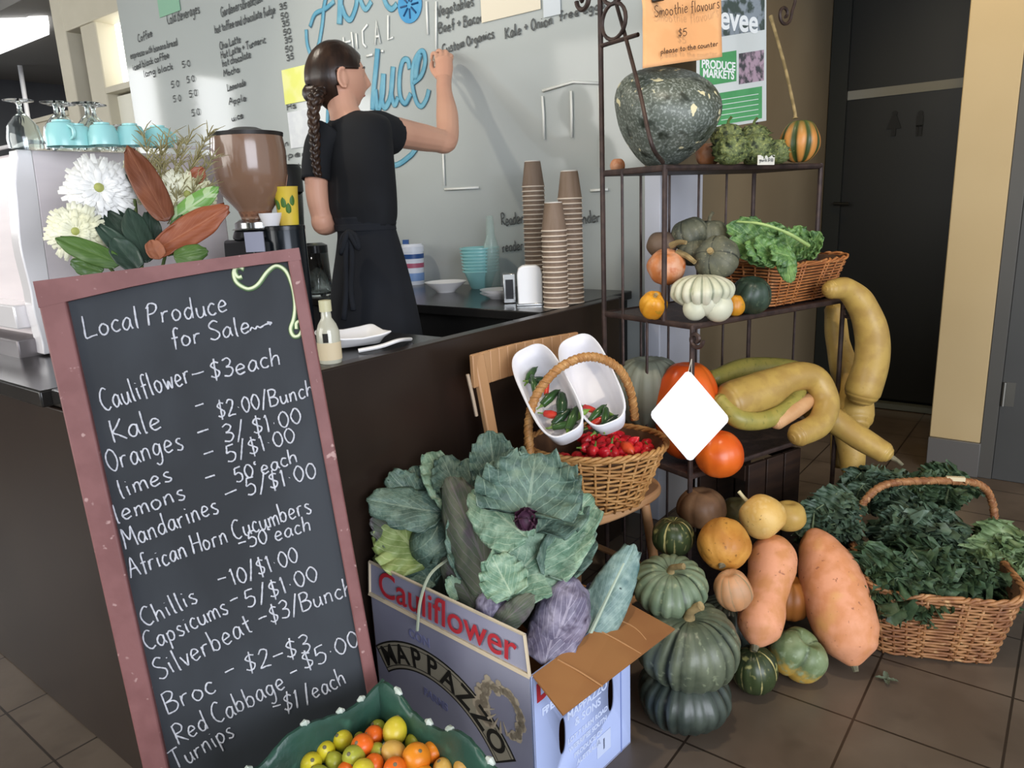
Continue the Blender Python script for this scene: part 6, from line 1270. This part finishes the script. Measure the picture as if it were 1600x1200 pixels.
for (bx1, by1, tx1, ty1) in [(245, 340, 225, 205), (250, 340, 262, 215), (258, 340, 300, 205), (262, 345, 325, 212), (265, 350, 330, 250), (250, 345, 240, 240), (262, 350, 310, 270), (240, 350, 215, 250), (255, 345, 280, 218), (268, 345, 315, 232), (235, 345, 232, 258), (248, 340, 252, 225), (272, 352, 332, 285)]:
    A_, B_ = aD(bx1, by1, 1.70), aD(tx1, ty1, 1.76); g = G(); P = cat([A_, A_.lerp(B_, .5)+RT*rr.uniform(-.008, .008), B_], 6); g.tube([p-fo for p in P], .0014, 4)
    for k in range(44):
        p = P[min(len(P)-1, 3+int(rr.random()*(len(P)-3)))]; d = (B_-A_).normalized()*.6+RT*rr.uniform(-1, 1)+FW*rr.uniform(-.8, .8)+UP*rr.uniform(-.1, .5); g.tube([p-fo, p-fo+d*.018+UP*.003, p-fo+d*rr.uniform(.024, .038)], [.0011, .0013, .0005], 4)
    g.obj('olive_spray', m_spr, FB_, angle=0)
vz = HT; vs = thing('flower_vase', 'squat cream vase standing on the counter under the bouquet', 'vase', (fo.x, fo.y, vz)); g = G(); g.lathe([(.001, 0), (.045, 0), (.062, .04), (.06, .09), (.042, .125), (.046, .135), (.042, .135), (.036, .122), (.001, .02)], 28, cap=False); g.obj('pot', mat('cream_glaze', '#cfc6b4', rough=.35), vs)

# ---------------------------------------------------------------- things on the worktops
q = aZ(517, 566, HT); k_ = 1/ppm(q)
sb = thing('sauce_bottle', 'small pale sauce bottle with cream cap at the edge of the worktop', 'bottle', q); g = G(); g.lathe([(.001, 0), (17*k_, 0), (18*k_, 4*k_), (18*k_, 48*k_), (14*k_, 60*k_), (8*k_, 70*k_), (7.5*k_, 82*k_), (.001, 82*k_)], 24, cap=False); g.obj('glass', mat('creamy_glass', '#b9b7a4', '#c4c1ad', sc=4, rough=.15, coat=.4), sb)
g = G(); g.lathe([(9.5*k_, 80*k_), (9.5*k_, 97*k_), (.001, 98*k_)], 18); g.obj('cap', mat('cream_cap', '#c9c49e', rough=.4), sb); g = G(); g.lathe([(18.4*k_, 6*k_), (18.4*k_, 33*k_)], 24, cap=False); g.obj('label', mat('buff_label', '#d3c2a0', rough=.6), sb)
g = G(); g.box((0, 0, 0), (8*k_, 1.5*k_, 14*k_), frame(Rg, V((-sin(YAW), cos(YAW), 0)), (0, 0, 1), V((sin(YAW), -cos(YAW), 0))*18*k_+V((0, 0, 41*k_)))); g.obj('label_mark', m_blk, sb)
q = aZ(552, 532, HT+.012); k_ = 1/ppm(q); sp_ = thing('square_dish', 'white square dish of brown relish behind the sauce bottle', 'dish', (q.x, q.y, HT), YAW+.5)
g = G()
def dish(u, v):
    a = ringpt(u, 1, 1, 7); k = v*4; i = min(int(k), 3); f = k-i; pr_ = [(0, .006), (.045, .006), (.055, .009), (.075, .024), (.080, .029)]; r = pr_[i][0]*(1-f)+pr_[i+1][0]*f; z = pr_[i][1]*(1-f)+pr_[i+1][1]*f
    return V((a.x*r, a.y*r, z+.010*(abs(a.x*a.y)**2)*(v > .6)))
g.grid(dish, 48, 8, True); g.obj('dish_body', mat('white_glaze'.replace('glaze', 'porcelain'), '#eceae9', rough=.2), sp_, solid=.004, angle=0); g = G(); g.lathe([(.001, .014), (.035, .013), (.046, .009)], 20); g.obj('relish', mat('brown_relish', '#6a3522', '#84452c', sc=60, rough=.4, bump=.6), sp_)
P = cat([aZ(560, 548, HT+.006), aZ(595, 541, HT+.012), aZ(622, 532, HT+.02), aZ(640, 530, HT+.006)], 5); o = P[0].copy(); g = G(); g.tube([p-o for p in P], [.005]*len(P), 8, ell=((0, 0, 1), 1.6)); tagp(g.obj('serving_spoon', MATS['white_porcelain'], loc=o), 'curved white spoon handle lying right of the square dish', 'spoon')
q = aZ(648, 444, .88); tb = thing('plastic_tub', 'white and blue plastic tub beside the black apron', 'tub', q, YAW); k_ = 1/ppm(q); m_wpl = mat('white_plastic', '#dfe3ea', rough=.4); m_bpl = mat('blue_plastic', '#2c4f86', rough=.4)
g = G(); g.lathe([(.001, 0), (15*k_, 0), (17*k_, 50*k_), (.001, 50*k_)], 28, cap=False); g.obj('wall', m_wpl, tb); g = G(); g.lathe([(18*k_, 50*k_), (18.3*k_, 58*k_), (15*k_, 62*k_), (.001, 62*k_)], 28); g.obj('lid', m_wpl, tb); g = G(); g.lathe([(17.2*k_, 40*k_), (17.6*k_, 47*k_)], 28, cap=False); g.obj('blue_band', m_bpl, tb); g = G(); g.lathe([(15.9*k_, 6*k_), (16.3*k_, 18*k_)], 28, cap=False); g.obj('blue_band', mat('pale_blue_print', '#7f9fce', rough=.4), tb); g = G(); g.lathe([(16.5*k_, 26*k_), (16.8*k_, 33*k_)], 28, cap=False); g.obj('pink_band', mat('pink_print', '#b05a70', rough=.4), tb); g = G(); g.box((-9*k_, 0, 65*k_), (9*k_, 8*k_, 7*k_)); g.obj('lid_knob', m_bpl, tb)
q = aZ(697, 456, .88); k_ = 1/ppm(q); wp_ = thing('white_bowl', 'shallow white bowl left of the teal bowl stack on the bench', 'bowl', q); g = G(); g.lathe([(.001, 0), (14*k_, 0), (16*k_, 3*k_), (31*k_, 14*k_), (33*k_, 16*k_), (30*k_, 15*k_), (14*k_, 5*k_), (.001, 4*k_)], 32, cap=False); g.obj('wall', MATS['white_porcelain'], wp_)
q = aZ(752, 450, .88); k_ = 1/ppm(q); tb_ = thing('teal_bowl', 'bottom teal bowl of the nested stack on the bench', 'bowl', q, None, 'nested teal bowls'); g = G(); g.lathe([(.001, 0), (15*k_, 0), (17*k_, 3*k_), (23*k_, 20*k_), (25.5*k_, 25.5*k_), (28*k_, 26*k_), (28*k_, 28*k_), (25*k_, 28*k_), (15*k_, 5*k_), (.001, 4*k_)], 36, cap=False); g.obj('wall', m_teal2, tb_)
for i in range(1, 8): dup(tb_, q+V((0, 0, i*4.6*k_)), i*.4, 'top teal bowl of the nested stack on the bench' if i == 7 else 'teal bowl in the middle of the nested stack on the bench', 1+.014*i)
q = aZ(778, 466, .88); k_ = 1/ppm(q); sa = thing('white_saucer', 'lower white saucer in front of the teal bowls', 'saucer', q, None, 'white saucers'); g = G(); g.lathe([(.001, 0), (12*k_, 0), (14*k_, 2*k_), (27*k_, 8*k_), (28*k_, 9.5*k_), (25*k_, 9*k_), (.001, 3*k_)], 30, cap=False); g.obj('dish', MATS['white_porcelain'], sa); dup(sa, q+V((0, 0, 5*k_)), 1, 'upper white saucer in front of the teal bowls')
q = aZ(797, 473, .88); k_ = 1/ppm(q); ss = thing('chrome_shaker', 'square chrome dispenser left of the white napkin block', 'dispenser', q, YAW); g = G(); g.box((0, 0, 23*k_), (20*k_, 20*k_, 46*k_)); g.obj('case', m_chrome, ss, bevel=.003)
g = G(); g.box((-.0, -10.3*k_, 22*k_), (12*k_, 1*k_, 30*k_)); g.obj('dark_slot', m_blkp, ss)
q = aZ(829, 476, .88); k_ = 1/ppm(q); nb = thing('napkin_holder', 'bright white rounded napkin block beside the paper cups', 'napkins', q, YAW); g = G(); pr_ = [(-19, 0), (19, 0), (19.5, 48), (17, 57), (10, 61), (-10, 61), (-17, 57), (-19.5, 48)]; g.hexa([V((x*k_, -11*k_, z*k_)) for x, z in pr_], [V((x*k_, 11*k_, z*k_)) for x, z in pr_]); g.obj('napkins', mat('napkin_white', '#f2f2f2', rough=.8), nb, bevel=.004)
g = G(); g.box((0, 0, -.0005+2*k_), (44*k_, 28*k_, 4*k_)); g.obj('holder_base', m_chrome, nb, bevel=.002)
q = aY(768, 405, 2.3); k_ = 1/ppm(q); wb = thing('water_bottle', 'clear pale green bottle behind the teal bowls against the glass', 'bottle', (q.x, q.y, .88)); g = G(); g.lathe([(.001, 0), (13*k_, 0), (13*k_, 62*k_), (7*k_, 82*k_), (5.5*k_, 112*k_), (4.5*k_, 112*k_), (6*k_, 82*k_), (12*k_, 62*k_), (12*k_, 3*k_), (.001, 3*k_)], 24, cap=False); g.obj('glass', mat('pale_green_glass', '#cfe3da', rough=.05, alpha=.3), wb, angle=0)
# paper cups, nested upside down
m_cup = mat('ripple_cup_brown', '#7d6a5a', '#74614f', sc=60, rough=.7, stretch=(1, 1, .05)); m_rimc = mat('cup_rim_cream', '#cfc0ae', rough=.6); m_cupb = mat('cup_base_white', '#d9d3c8', rough=.6)
cups = [('front', (869, 480), 16), ('right', (894, 473), 22), ('left', (839, 462), 25)]
proto = None; SPC = .0158
for nm, (x, y), n in cups:
    q = aZ(x, y, .88); q.z = .88
    for i in range(n):
        lab = 'brown ripple paper cup within the %s cup stack' % nm
        if i == n-1: lab = 'topmost brown paper cup of the %s stack' % nm
        if i == 0: lab = 'lowest brown paper cup of the %s stack' % nm
        if proto is None:
            proto = thing('paper_cup', lab, 'paper cup', q, None, 'upturned paper cups in the %s stack' % nm); g = G(); g.lathe([(.0385, .004), (.0275, .086)], 40, cap=False)
            for j in range(len(g.v)): p = g.v[j]; a = atan2(p.y, p.x); k = 1+.012*cos(40*a); g.v[j] = V((p.x*k, p.y*k, p.z))
            g.obj('sleeve', m_cup, proto, angle=0); g = G(); g.tube([(.0385*cos(2*pi*k/32), .0385*sin(2*pi*k/32), .003) for k in range(32)], .0028, 6, True); g.obj('rim', m_rimc, proto)
            g = G(); g.lathe([(.0268, .086), (.0272, .089), (.0245, .089), (.0243, .086), (.001, .0858)], 30, cap=False); g.obj('base', m_cupb, proto)
        else:
            d = dup(proto, q+V((0, 0, i*SPC)), RND.uniform(0, 6), lab); d['group'] = 'upturned paper cups in the %s stack' % nm
# ---------------------------------------------------------------- the woman writing on the glass
DP = 2.40
m_skin = mat('skin', '#d9a68a', '#d19c82', sc=5, rough=.5, sss=.0); m_hair = mat('dark_brown_hair', '#241812', '#3a281d', sc=26, det=4, rough=.35, stretch=(1, 1, .25), bump=.4, bsc=60)
m_shirt = mat('black_shirt', '#0e0f12', '#14161a', sc=5, rough=.85, bump=.2, bsc=14); m_apron = mat('black_apron', '#15171c', '#1c1f25', sc=4, rough=.9, bump=.25, bsc=9)
pw = aD(567, 350, DP); foot = V((pw.x, pw.y, 0))
wm = thing('person', 'woman in black t-shirt and apron with a long plait, writing on the glass wall', 'person', foot)
Fh = (_fh*.80 + _r0*.60).normalized(); Sh = V((Fh.y, -Fh.x, 0))   # facing away and to the right; Sh = her right side
def rel(p): return V(p)-foot
def ring(g, rows, n=36, ratio=.62, wob=0, seed=0):
    """rows: (y, xl, xr, D) silhouettes in the photo turned into horizontal ellipses round her axis"""
    vs = []; q = []
    for j, (y, xl, xr, D) in enumerate(rows):
        c = aD((xl+xr)/2, y, D); half = (xr-xl)/2*D/FPX; cs = Sh.dot(_r0); sn = Fh.dot(_r0); a = half/sqrt(cs*cs+(ratio*sn)**2); b = a*ratio
        for k in range(n):
            t = 2*pi*k/n; w = 1+wob*(min(1, j/max(1, len(rows)-1)))*sin(9*t+seed+j*.15)
            vs.append(rel(c)+Sh*(a*cos(t)*w)+Fh*(b*sin(t)*w)); q.append((k/n, j/len(rows), 0))
    m = len(rows); g.add(vs, [(j*n+k, j*n+(k+1) % n, (j+1)*n+(k+1) % n, (j+1)*n+k) for j in range(m-1) for k in range(n)], q=q); return n, m
def dens(rows, k=4):
    P = cat([V(r[:3]) for r in rows], k); D = cat([V((r[3], 0, 0)) for r in rows], k); return [(p.x, p.y, p.z, d.x) for p, d in zip(P, D)]
# head
HC_ = aD(528, 124, DP); Fd = (_fh*.50+_r0*.86+V((0, 0, .06))).normalized(); Uz = (V((0, 0, 1))-Fd*Fd.z+Fd*.0).normalized(); Rx = Fd.cross(Uz).normalized()
Mh = frame(Rx, Fd, Uz, rel(HC_))
def headp(p):
    sx, sy, sz = p; x, y, z = sx*.073, sy*.093, sz*.108
    if sz < 0: x *= 1-.34*(-sz)**1.4; y *= (1-.10*(-sz)) if sy > 0 else (1-.42*(-sz)**1.3)
    if sy > 0:
        f = sy**2
        y += f*(.022*math.exp(-(x/.011)**2-((z+.020)/.016)**2) + .010*math.exp(-(x/.009)**2-((z-.004)/.022)**2) + .007*math.exp(-(x/.020)**2-((z+.054)/.009)**2) + .011*math.exp(-(x/.020)**2-((z+.088)/.016)**2) + .004*math.exp(-((abs(x)-.032)/.02)**2-((z-.026)/.01)**2) - .010*math.exp(-((abs(x)-.031)/.013)**2-((z-.004)/.012)**2) - .004*math.exp(-(x/.018)**2-((z+.067)/.006)**2))
    return V((x, y, z))
B_ = G(); B_.grid(lambda u, v: headp(V((cos(2*pi*u)*sin(pi*v), sin(2*pi*u)*sin(pi*v), -cos(pi*v)))), 72, 54, True, Mh)
# ears
for s_ in (1, -1):
    ec = V((s_*.071, -.006, -.006)); B_.ball(ec, (.008, .016, .028), 14, 10, Mh); B_.tube([Mh @ (ec+V((s_*.008, .017*cos(a)-.002, .029*sin(a)))) for a in [rad(60+k*24) for k in range(11)]], .0055, 6)
# neck and core
def lp(x, y, D): return rel(aD(x, y, D))
B_.tube(cat([lp(530, 140, DP), lp(537, 172, DP), lp(548, 200, DP)], 4), lerpl([.050, .049, .062], 9), 16)
B_.tube([lp(556, 200, DP), lp(560, 240, DP), lp(562, 300, DP), lp(568, 350, DP), lp(578, 420, DP)], [.058, .066, .062, .056, .066], 16)
def limb(pts, rr_, n=14): P = cat(pts, 7); B_.tube(P, lerpl(rr_, len(P)), n)
EL, WR = lp(697, 222, 2.66), lp(694, 142, 2.80)
limb([lp(575, 205, 2.38), lp(612, 206, 2.44), lp(655, 214, 2.56), EL], [.052, .050, .047, .040])
limb([lp(675, 219, 2.61), EL+V((0, 0, .004)), lp(699, 185, 2.73), WR, lp(694, 125, 2.83)], [.036, .041, .042, .030, .029])
# right hand: palm, four curled fingers, thumb
PL = lp(694, 106, 2.855); B_.tube([lp(694, 132, 2.82), PL, lp(694, 92, 2.875)], [.027, .036, .033], 12, ell=((RT.x, RT.y, RT.z), .62))
def finger(pts, r0): P = cat(pts, 4); B_.tube(P, lerpl([r0, r0*.95, r0*.9, r0*.78], len(P)), 9); B_.ball(P[-1], r0*.8, 8, 6)
finger([lp(683, 97, 2.87), lp(681, 85, 2.90), lp(676, 84, 2.925), lp(674, 92, 2.935)], .0092)
finger([lp(690, 93, 2.875), lp(689, 81, 2.91), lp(684, 80, 2.935), lp(681, 88, 2.945)], .0094)
finger([lp(698, 93, 2.875), lp(698, 82, 2.91), lp(693, 81, 2.935), lp(690, 89, 2.945)], .0090)
finger([lp(704, 97, 2.87), lp(706, 88, 2.90), lp(702, 86, 2.93), lp(699, 93, 2.94)], .0082)
finger([lp(684, 121, 2.84), lp(677, 112, 2.86), lp(674, 104, 2.89), lp(675, 97, 2.92)], .0102)
# left arm folded in front of the body
limb([lp(508, 212, 2.36), lp(496, 250, 2.36), lp(495, 300, 2.37), lp(504, 346, 2.40)], [.044, .039, .036, .034])
limb([lp(503, 336, 2.39), lp(506, 350, 2.41), lp(528, 344, 2.52), lp(556, 330, 2.62)], [.034, .037, .032, .024])
B_.ball(lp(566, 327, 2.65), (.03, .03, .022), 12, 8)
for k in range(4): finger([lp(572, 322+k*4, 2.66), lp(582, 322+k*4, 2.68), lp(588, 326+k*4, 2.68), lp(588, 331+k*3, 2.665)], .008)
finger([lp(566, 320, 2.64), lp(572, 314, 2.65), lp(580, 314, 2.66), lp(584, 317, 2.67)], .009)
tmp = B_.obj('body', m_skin); md = tmp.modifiers.new('vox', 'REMESH'); md.mode = 'VOXEL'; md.voxel_size = .0042; sm = tmp.modifiers.new('sm', 'SMOOTH'); sm.factor = .5; sm.iterations = 3
me = bpy.data.meshes.new_from_object(tmp.evaluated_get(bpy.context.evaluated_depsgraph_get())); bpy.data.objects.remove(tmp); me.materials.clear(); me.materials.append(m_skin); me.polygons.foreach_set('use_smooth', [True]*len(me.polygons))
body = bpy.data.objects.new('body', me); COL.objects.link(body); body.parent = wm
# eyes, brows, lips
for s_ in (1, -1):
    g = G(); g.ball((s_*.031, .0655, .003), (.012, .0105, .0105), 14, 10, Mh); e = g.obj('eye', mat('eye_white', '#e5e0da', rough=.25), wm); g = G(); g.ball((s_*.031, .0743, .003), (.0052, .003, .0052), 12, 8, Mh); g.obj('iris', mat('iris_brown', '#3a2618', rough=.2), e)
    g = G(); g.tube([Mh @ V((s_*x, y, z)) for x, y, z in ((.014, .0890, .026), (.03, .0845, .031), (.046, .073, .026))], [.002, .0032, .0015], 6); g.obj('eyebrow', m_hair, wm)
g = G(); g.tube([Mh @ V(p) for p in ((-.018, .0735, -.055), (-.008, .0808, -.0525), (0, .0815, -.054), (.008, .0808, -.0525), (.018, .0735, -.055))], [.0015, .003, .0028, .003, .0015], 8); g.obj('lips', mat('lips', '#b3685f', rough=.4), wm)
# hair: smooth cap pulled back, low plait
g = G()
def hairp(u, v):
    th = 2*pi*u; p = V((cos(th)*sin(pi*v), sin(th)*sin(pi*v), -cos(pi*v))); h = headp(p); k = 1.075+.012*NZ.noise(V((p.x*8, p.z*3, p.y*3)))
    if p.y < 0: k += .06*max(0, -p.y)*(1-abs(p.z))
    return h*k
n1, n2 = 72, 54
g.grid(hairp, n1, n2, True, Mh)
keep = []
for f in g.f:
    u = sum((g.v[i] for i in f), V())/len(f); l = Mh.inverted() @ u; sy = l.y/.093; sz = l.z/.108; sx = abs(l.x)/.073
    front = .62*max(0, sz)+(.28 if sz > .1 else .02+.55*max(0, sz+.25)); 
    earcut = (sx > .55 and sz < .16 and sy > -.30)
    if sy < front*1.05+.10 and not (sy > -.18 and sz < -.02) and not earcut and sz > -.86: keep.append(f)
g.f = keep; hair = g.obj('hair', m_hair, wm, angle=0, solid=.006)
P = cat([lp(503, 140, DP-.05), lp(492, 152, DP-.09), lp(490, 185, DP-.10), lp(492, 220, DP-.11), lp(493, 250, DP-.11), lp(497, 275, DP-.10)], 12); N_ = len(P)
g = G()
for s_ in range(3):
    Q_ = []; rr_ = []
    for i, p in enumerate(P):
        t = i/(N_-1); a = i*.42+s_*2*pi/3; w = .013*(1-.45*t); Q_.append(p+RT*(w*sin(a))+FW*(w*.6*sin(2*a))); rr_.append(.0125*(1-.5*t))
    g.tube(Q_, rr_, 8)
pl = g.obj('plait', m_hair, hair, angle=0); g = G(); g.tube([P[2]+RT*.017*cos(a)+FW*.017*sin(a) for a in [2*pi*k/14 for k in range(14)]], .005, 6, True); g.obj('hair_tie', m_blkp, pl)
g = G(); hz = Mh @ V((0, -.085, -.055)); g.tube(cat([Mh @ V((0, -.045, .0)), Mh @ V((0, -.085, -.045)), P[0], P[3]], 6), lerpl([.03, .040, .026, .014], 19), 16); g.obj('gathered_hair', m_hair, hair, angle=0)
# t-shirt
rows = dens([(176, 530, 566, DP), (181, 522, 590, DP), (188, 512, 606, DP), (200, 503, 613, DP), (225, 501, 615, DP), (255, 502, 617, DP), (290, 505, 620, DP), (320, 507, 622, DP), (340, 517, 622, DP), (353, 524, 619, DP)])
g = G(); n, m = ring(g, rows, 44, .66, .012); sh_ = g.obj('t_shirt', m_shirt, wm, angle=0, solid=.005)
def sleeve(pts, rr_):
    g = G(); P = cat(pts, 6); r = lerpl(rr_, len(P)); T = len(P); vs = []
    g.tube(P, r, 20); g.f = [f for f in g.f if len(f) == 4]; g.obj('sleeve', m_shirt, sh_, angle=0, solid=.004)
sleeve([lp(570, 205, 2.385), lp(592, 206, 2.41), lp(606, 210, 2.44), lp(614, 212, 2.46)], [.060, .064, .062, .060])
sleeve([lp(515, 208, 2.37), lp(503, 225, 2.36), lp(496, 252, 2.36), lp(494, 282, 2.36)], [.054, .050, .046, .044])
# apron wrapped round the hips, waist tie with hanging ends
rows = dens([(338, 518, 621, DP), (352, 523, 618, DP), (366, 526, 621, DP), (395, 523, 630, DP), (430, 518, 640, DP), (470, 514, 650, DP), (515, 511, 660, DP), (580, 508, 672, DP), (660, 508, 682, DP), (760, 508, 692, DP)])
g = G(); ring(g, rows, 60, .70, .028, 1.0); ap = g.obj('apron', m_apron, wm, angle=0, solid=.005)
rows = dens([(349, 521, 620, DP), (354, 522, 619, DP), (360, 523, 620, DP)], 3); g = G(); ring(g, rows, 44, .72); g.obj('waist_tie', m_apron, ap, angle=0, solid=.006)
kn = lp(545, 362, DP-.125)
for pts in ([kn, kn+lp(536, 372, DP)-lp(545, 362, DP), lp(533, 395, DP-.13), lp(540, 372, DP-.14), kn], [kn, lp(556, 370, DP-.14), lp(560, 388, DP-.14), lp(550, 372, DP-.14), kn], [kn, lp(540, 400, DP-.135), lp(541, 450, DP-.14), lp(537, 500, DP-.145)], [kn, lp(550, 400, DP-.135), lp(548, 450, DP-.14), lp(552, 485, DP-.145)]):
    P = cat(pts, 5); g = G(); g.tube(P, [.009]*len(P), 8, ell=((FW.x, FW.y, FW.z), 1) if 0 else None); g.obj('apron_string', m_apron, ap, angle=0)
# trousers and shoes
m_shoe = mat('black_shoe', '#111111', rough=.5)
for s_ in (-1, 1):
    hp2 = V((0, 0, .72))+Sh*(.075*s_)+lp(580, 420, DP)*0; top = lp(578, 470, DP); top = V((top.x, top.y, .75))+Sh*.075*s_; kn_ = V((top.x, top.y, .46))+Fh*.02; an = V((top.x, top.y, .07))-Fh*.02
    g = G(); g.tube(cat([top, kn_, an], 6), lerpl([.085, .06, .045], 13), 16); g.obj('trouser_leg', m_shirt, wm, angle=0)
    g = G(); g.ball((0, 0, 0), (.045, .125, .045), 16, 10, frame(Sh, Fh, (0, 0, 1), V((an.x, an.y, .046))+Fh*.05)); g.obj('shoe', m_shoe, wm)
# the marker in her hand
a, b = aD(679, 101, 2.915), aD(675, 88, 2.985); o = a; mk = thing('chalk_marker', 'white chalk marker held against the glass in the raised hand', 'marker', o); g = G(); g.tube([V((0, 0, 0))-(b-a)*.35, (b-a)*.82], .0062, 10); g.obj('barrel', mat('white_barrel', '#ece8dc', rough=.4), mk); g = G(); g.tube([(b-a)*.82, b-a], [.004, .0022], 8); g.obj('nib', MATS['white_porcelain'], mk)
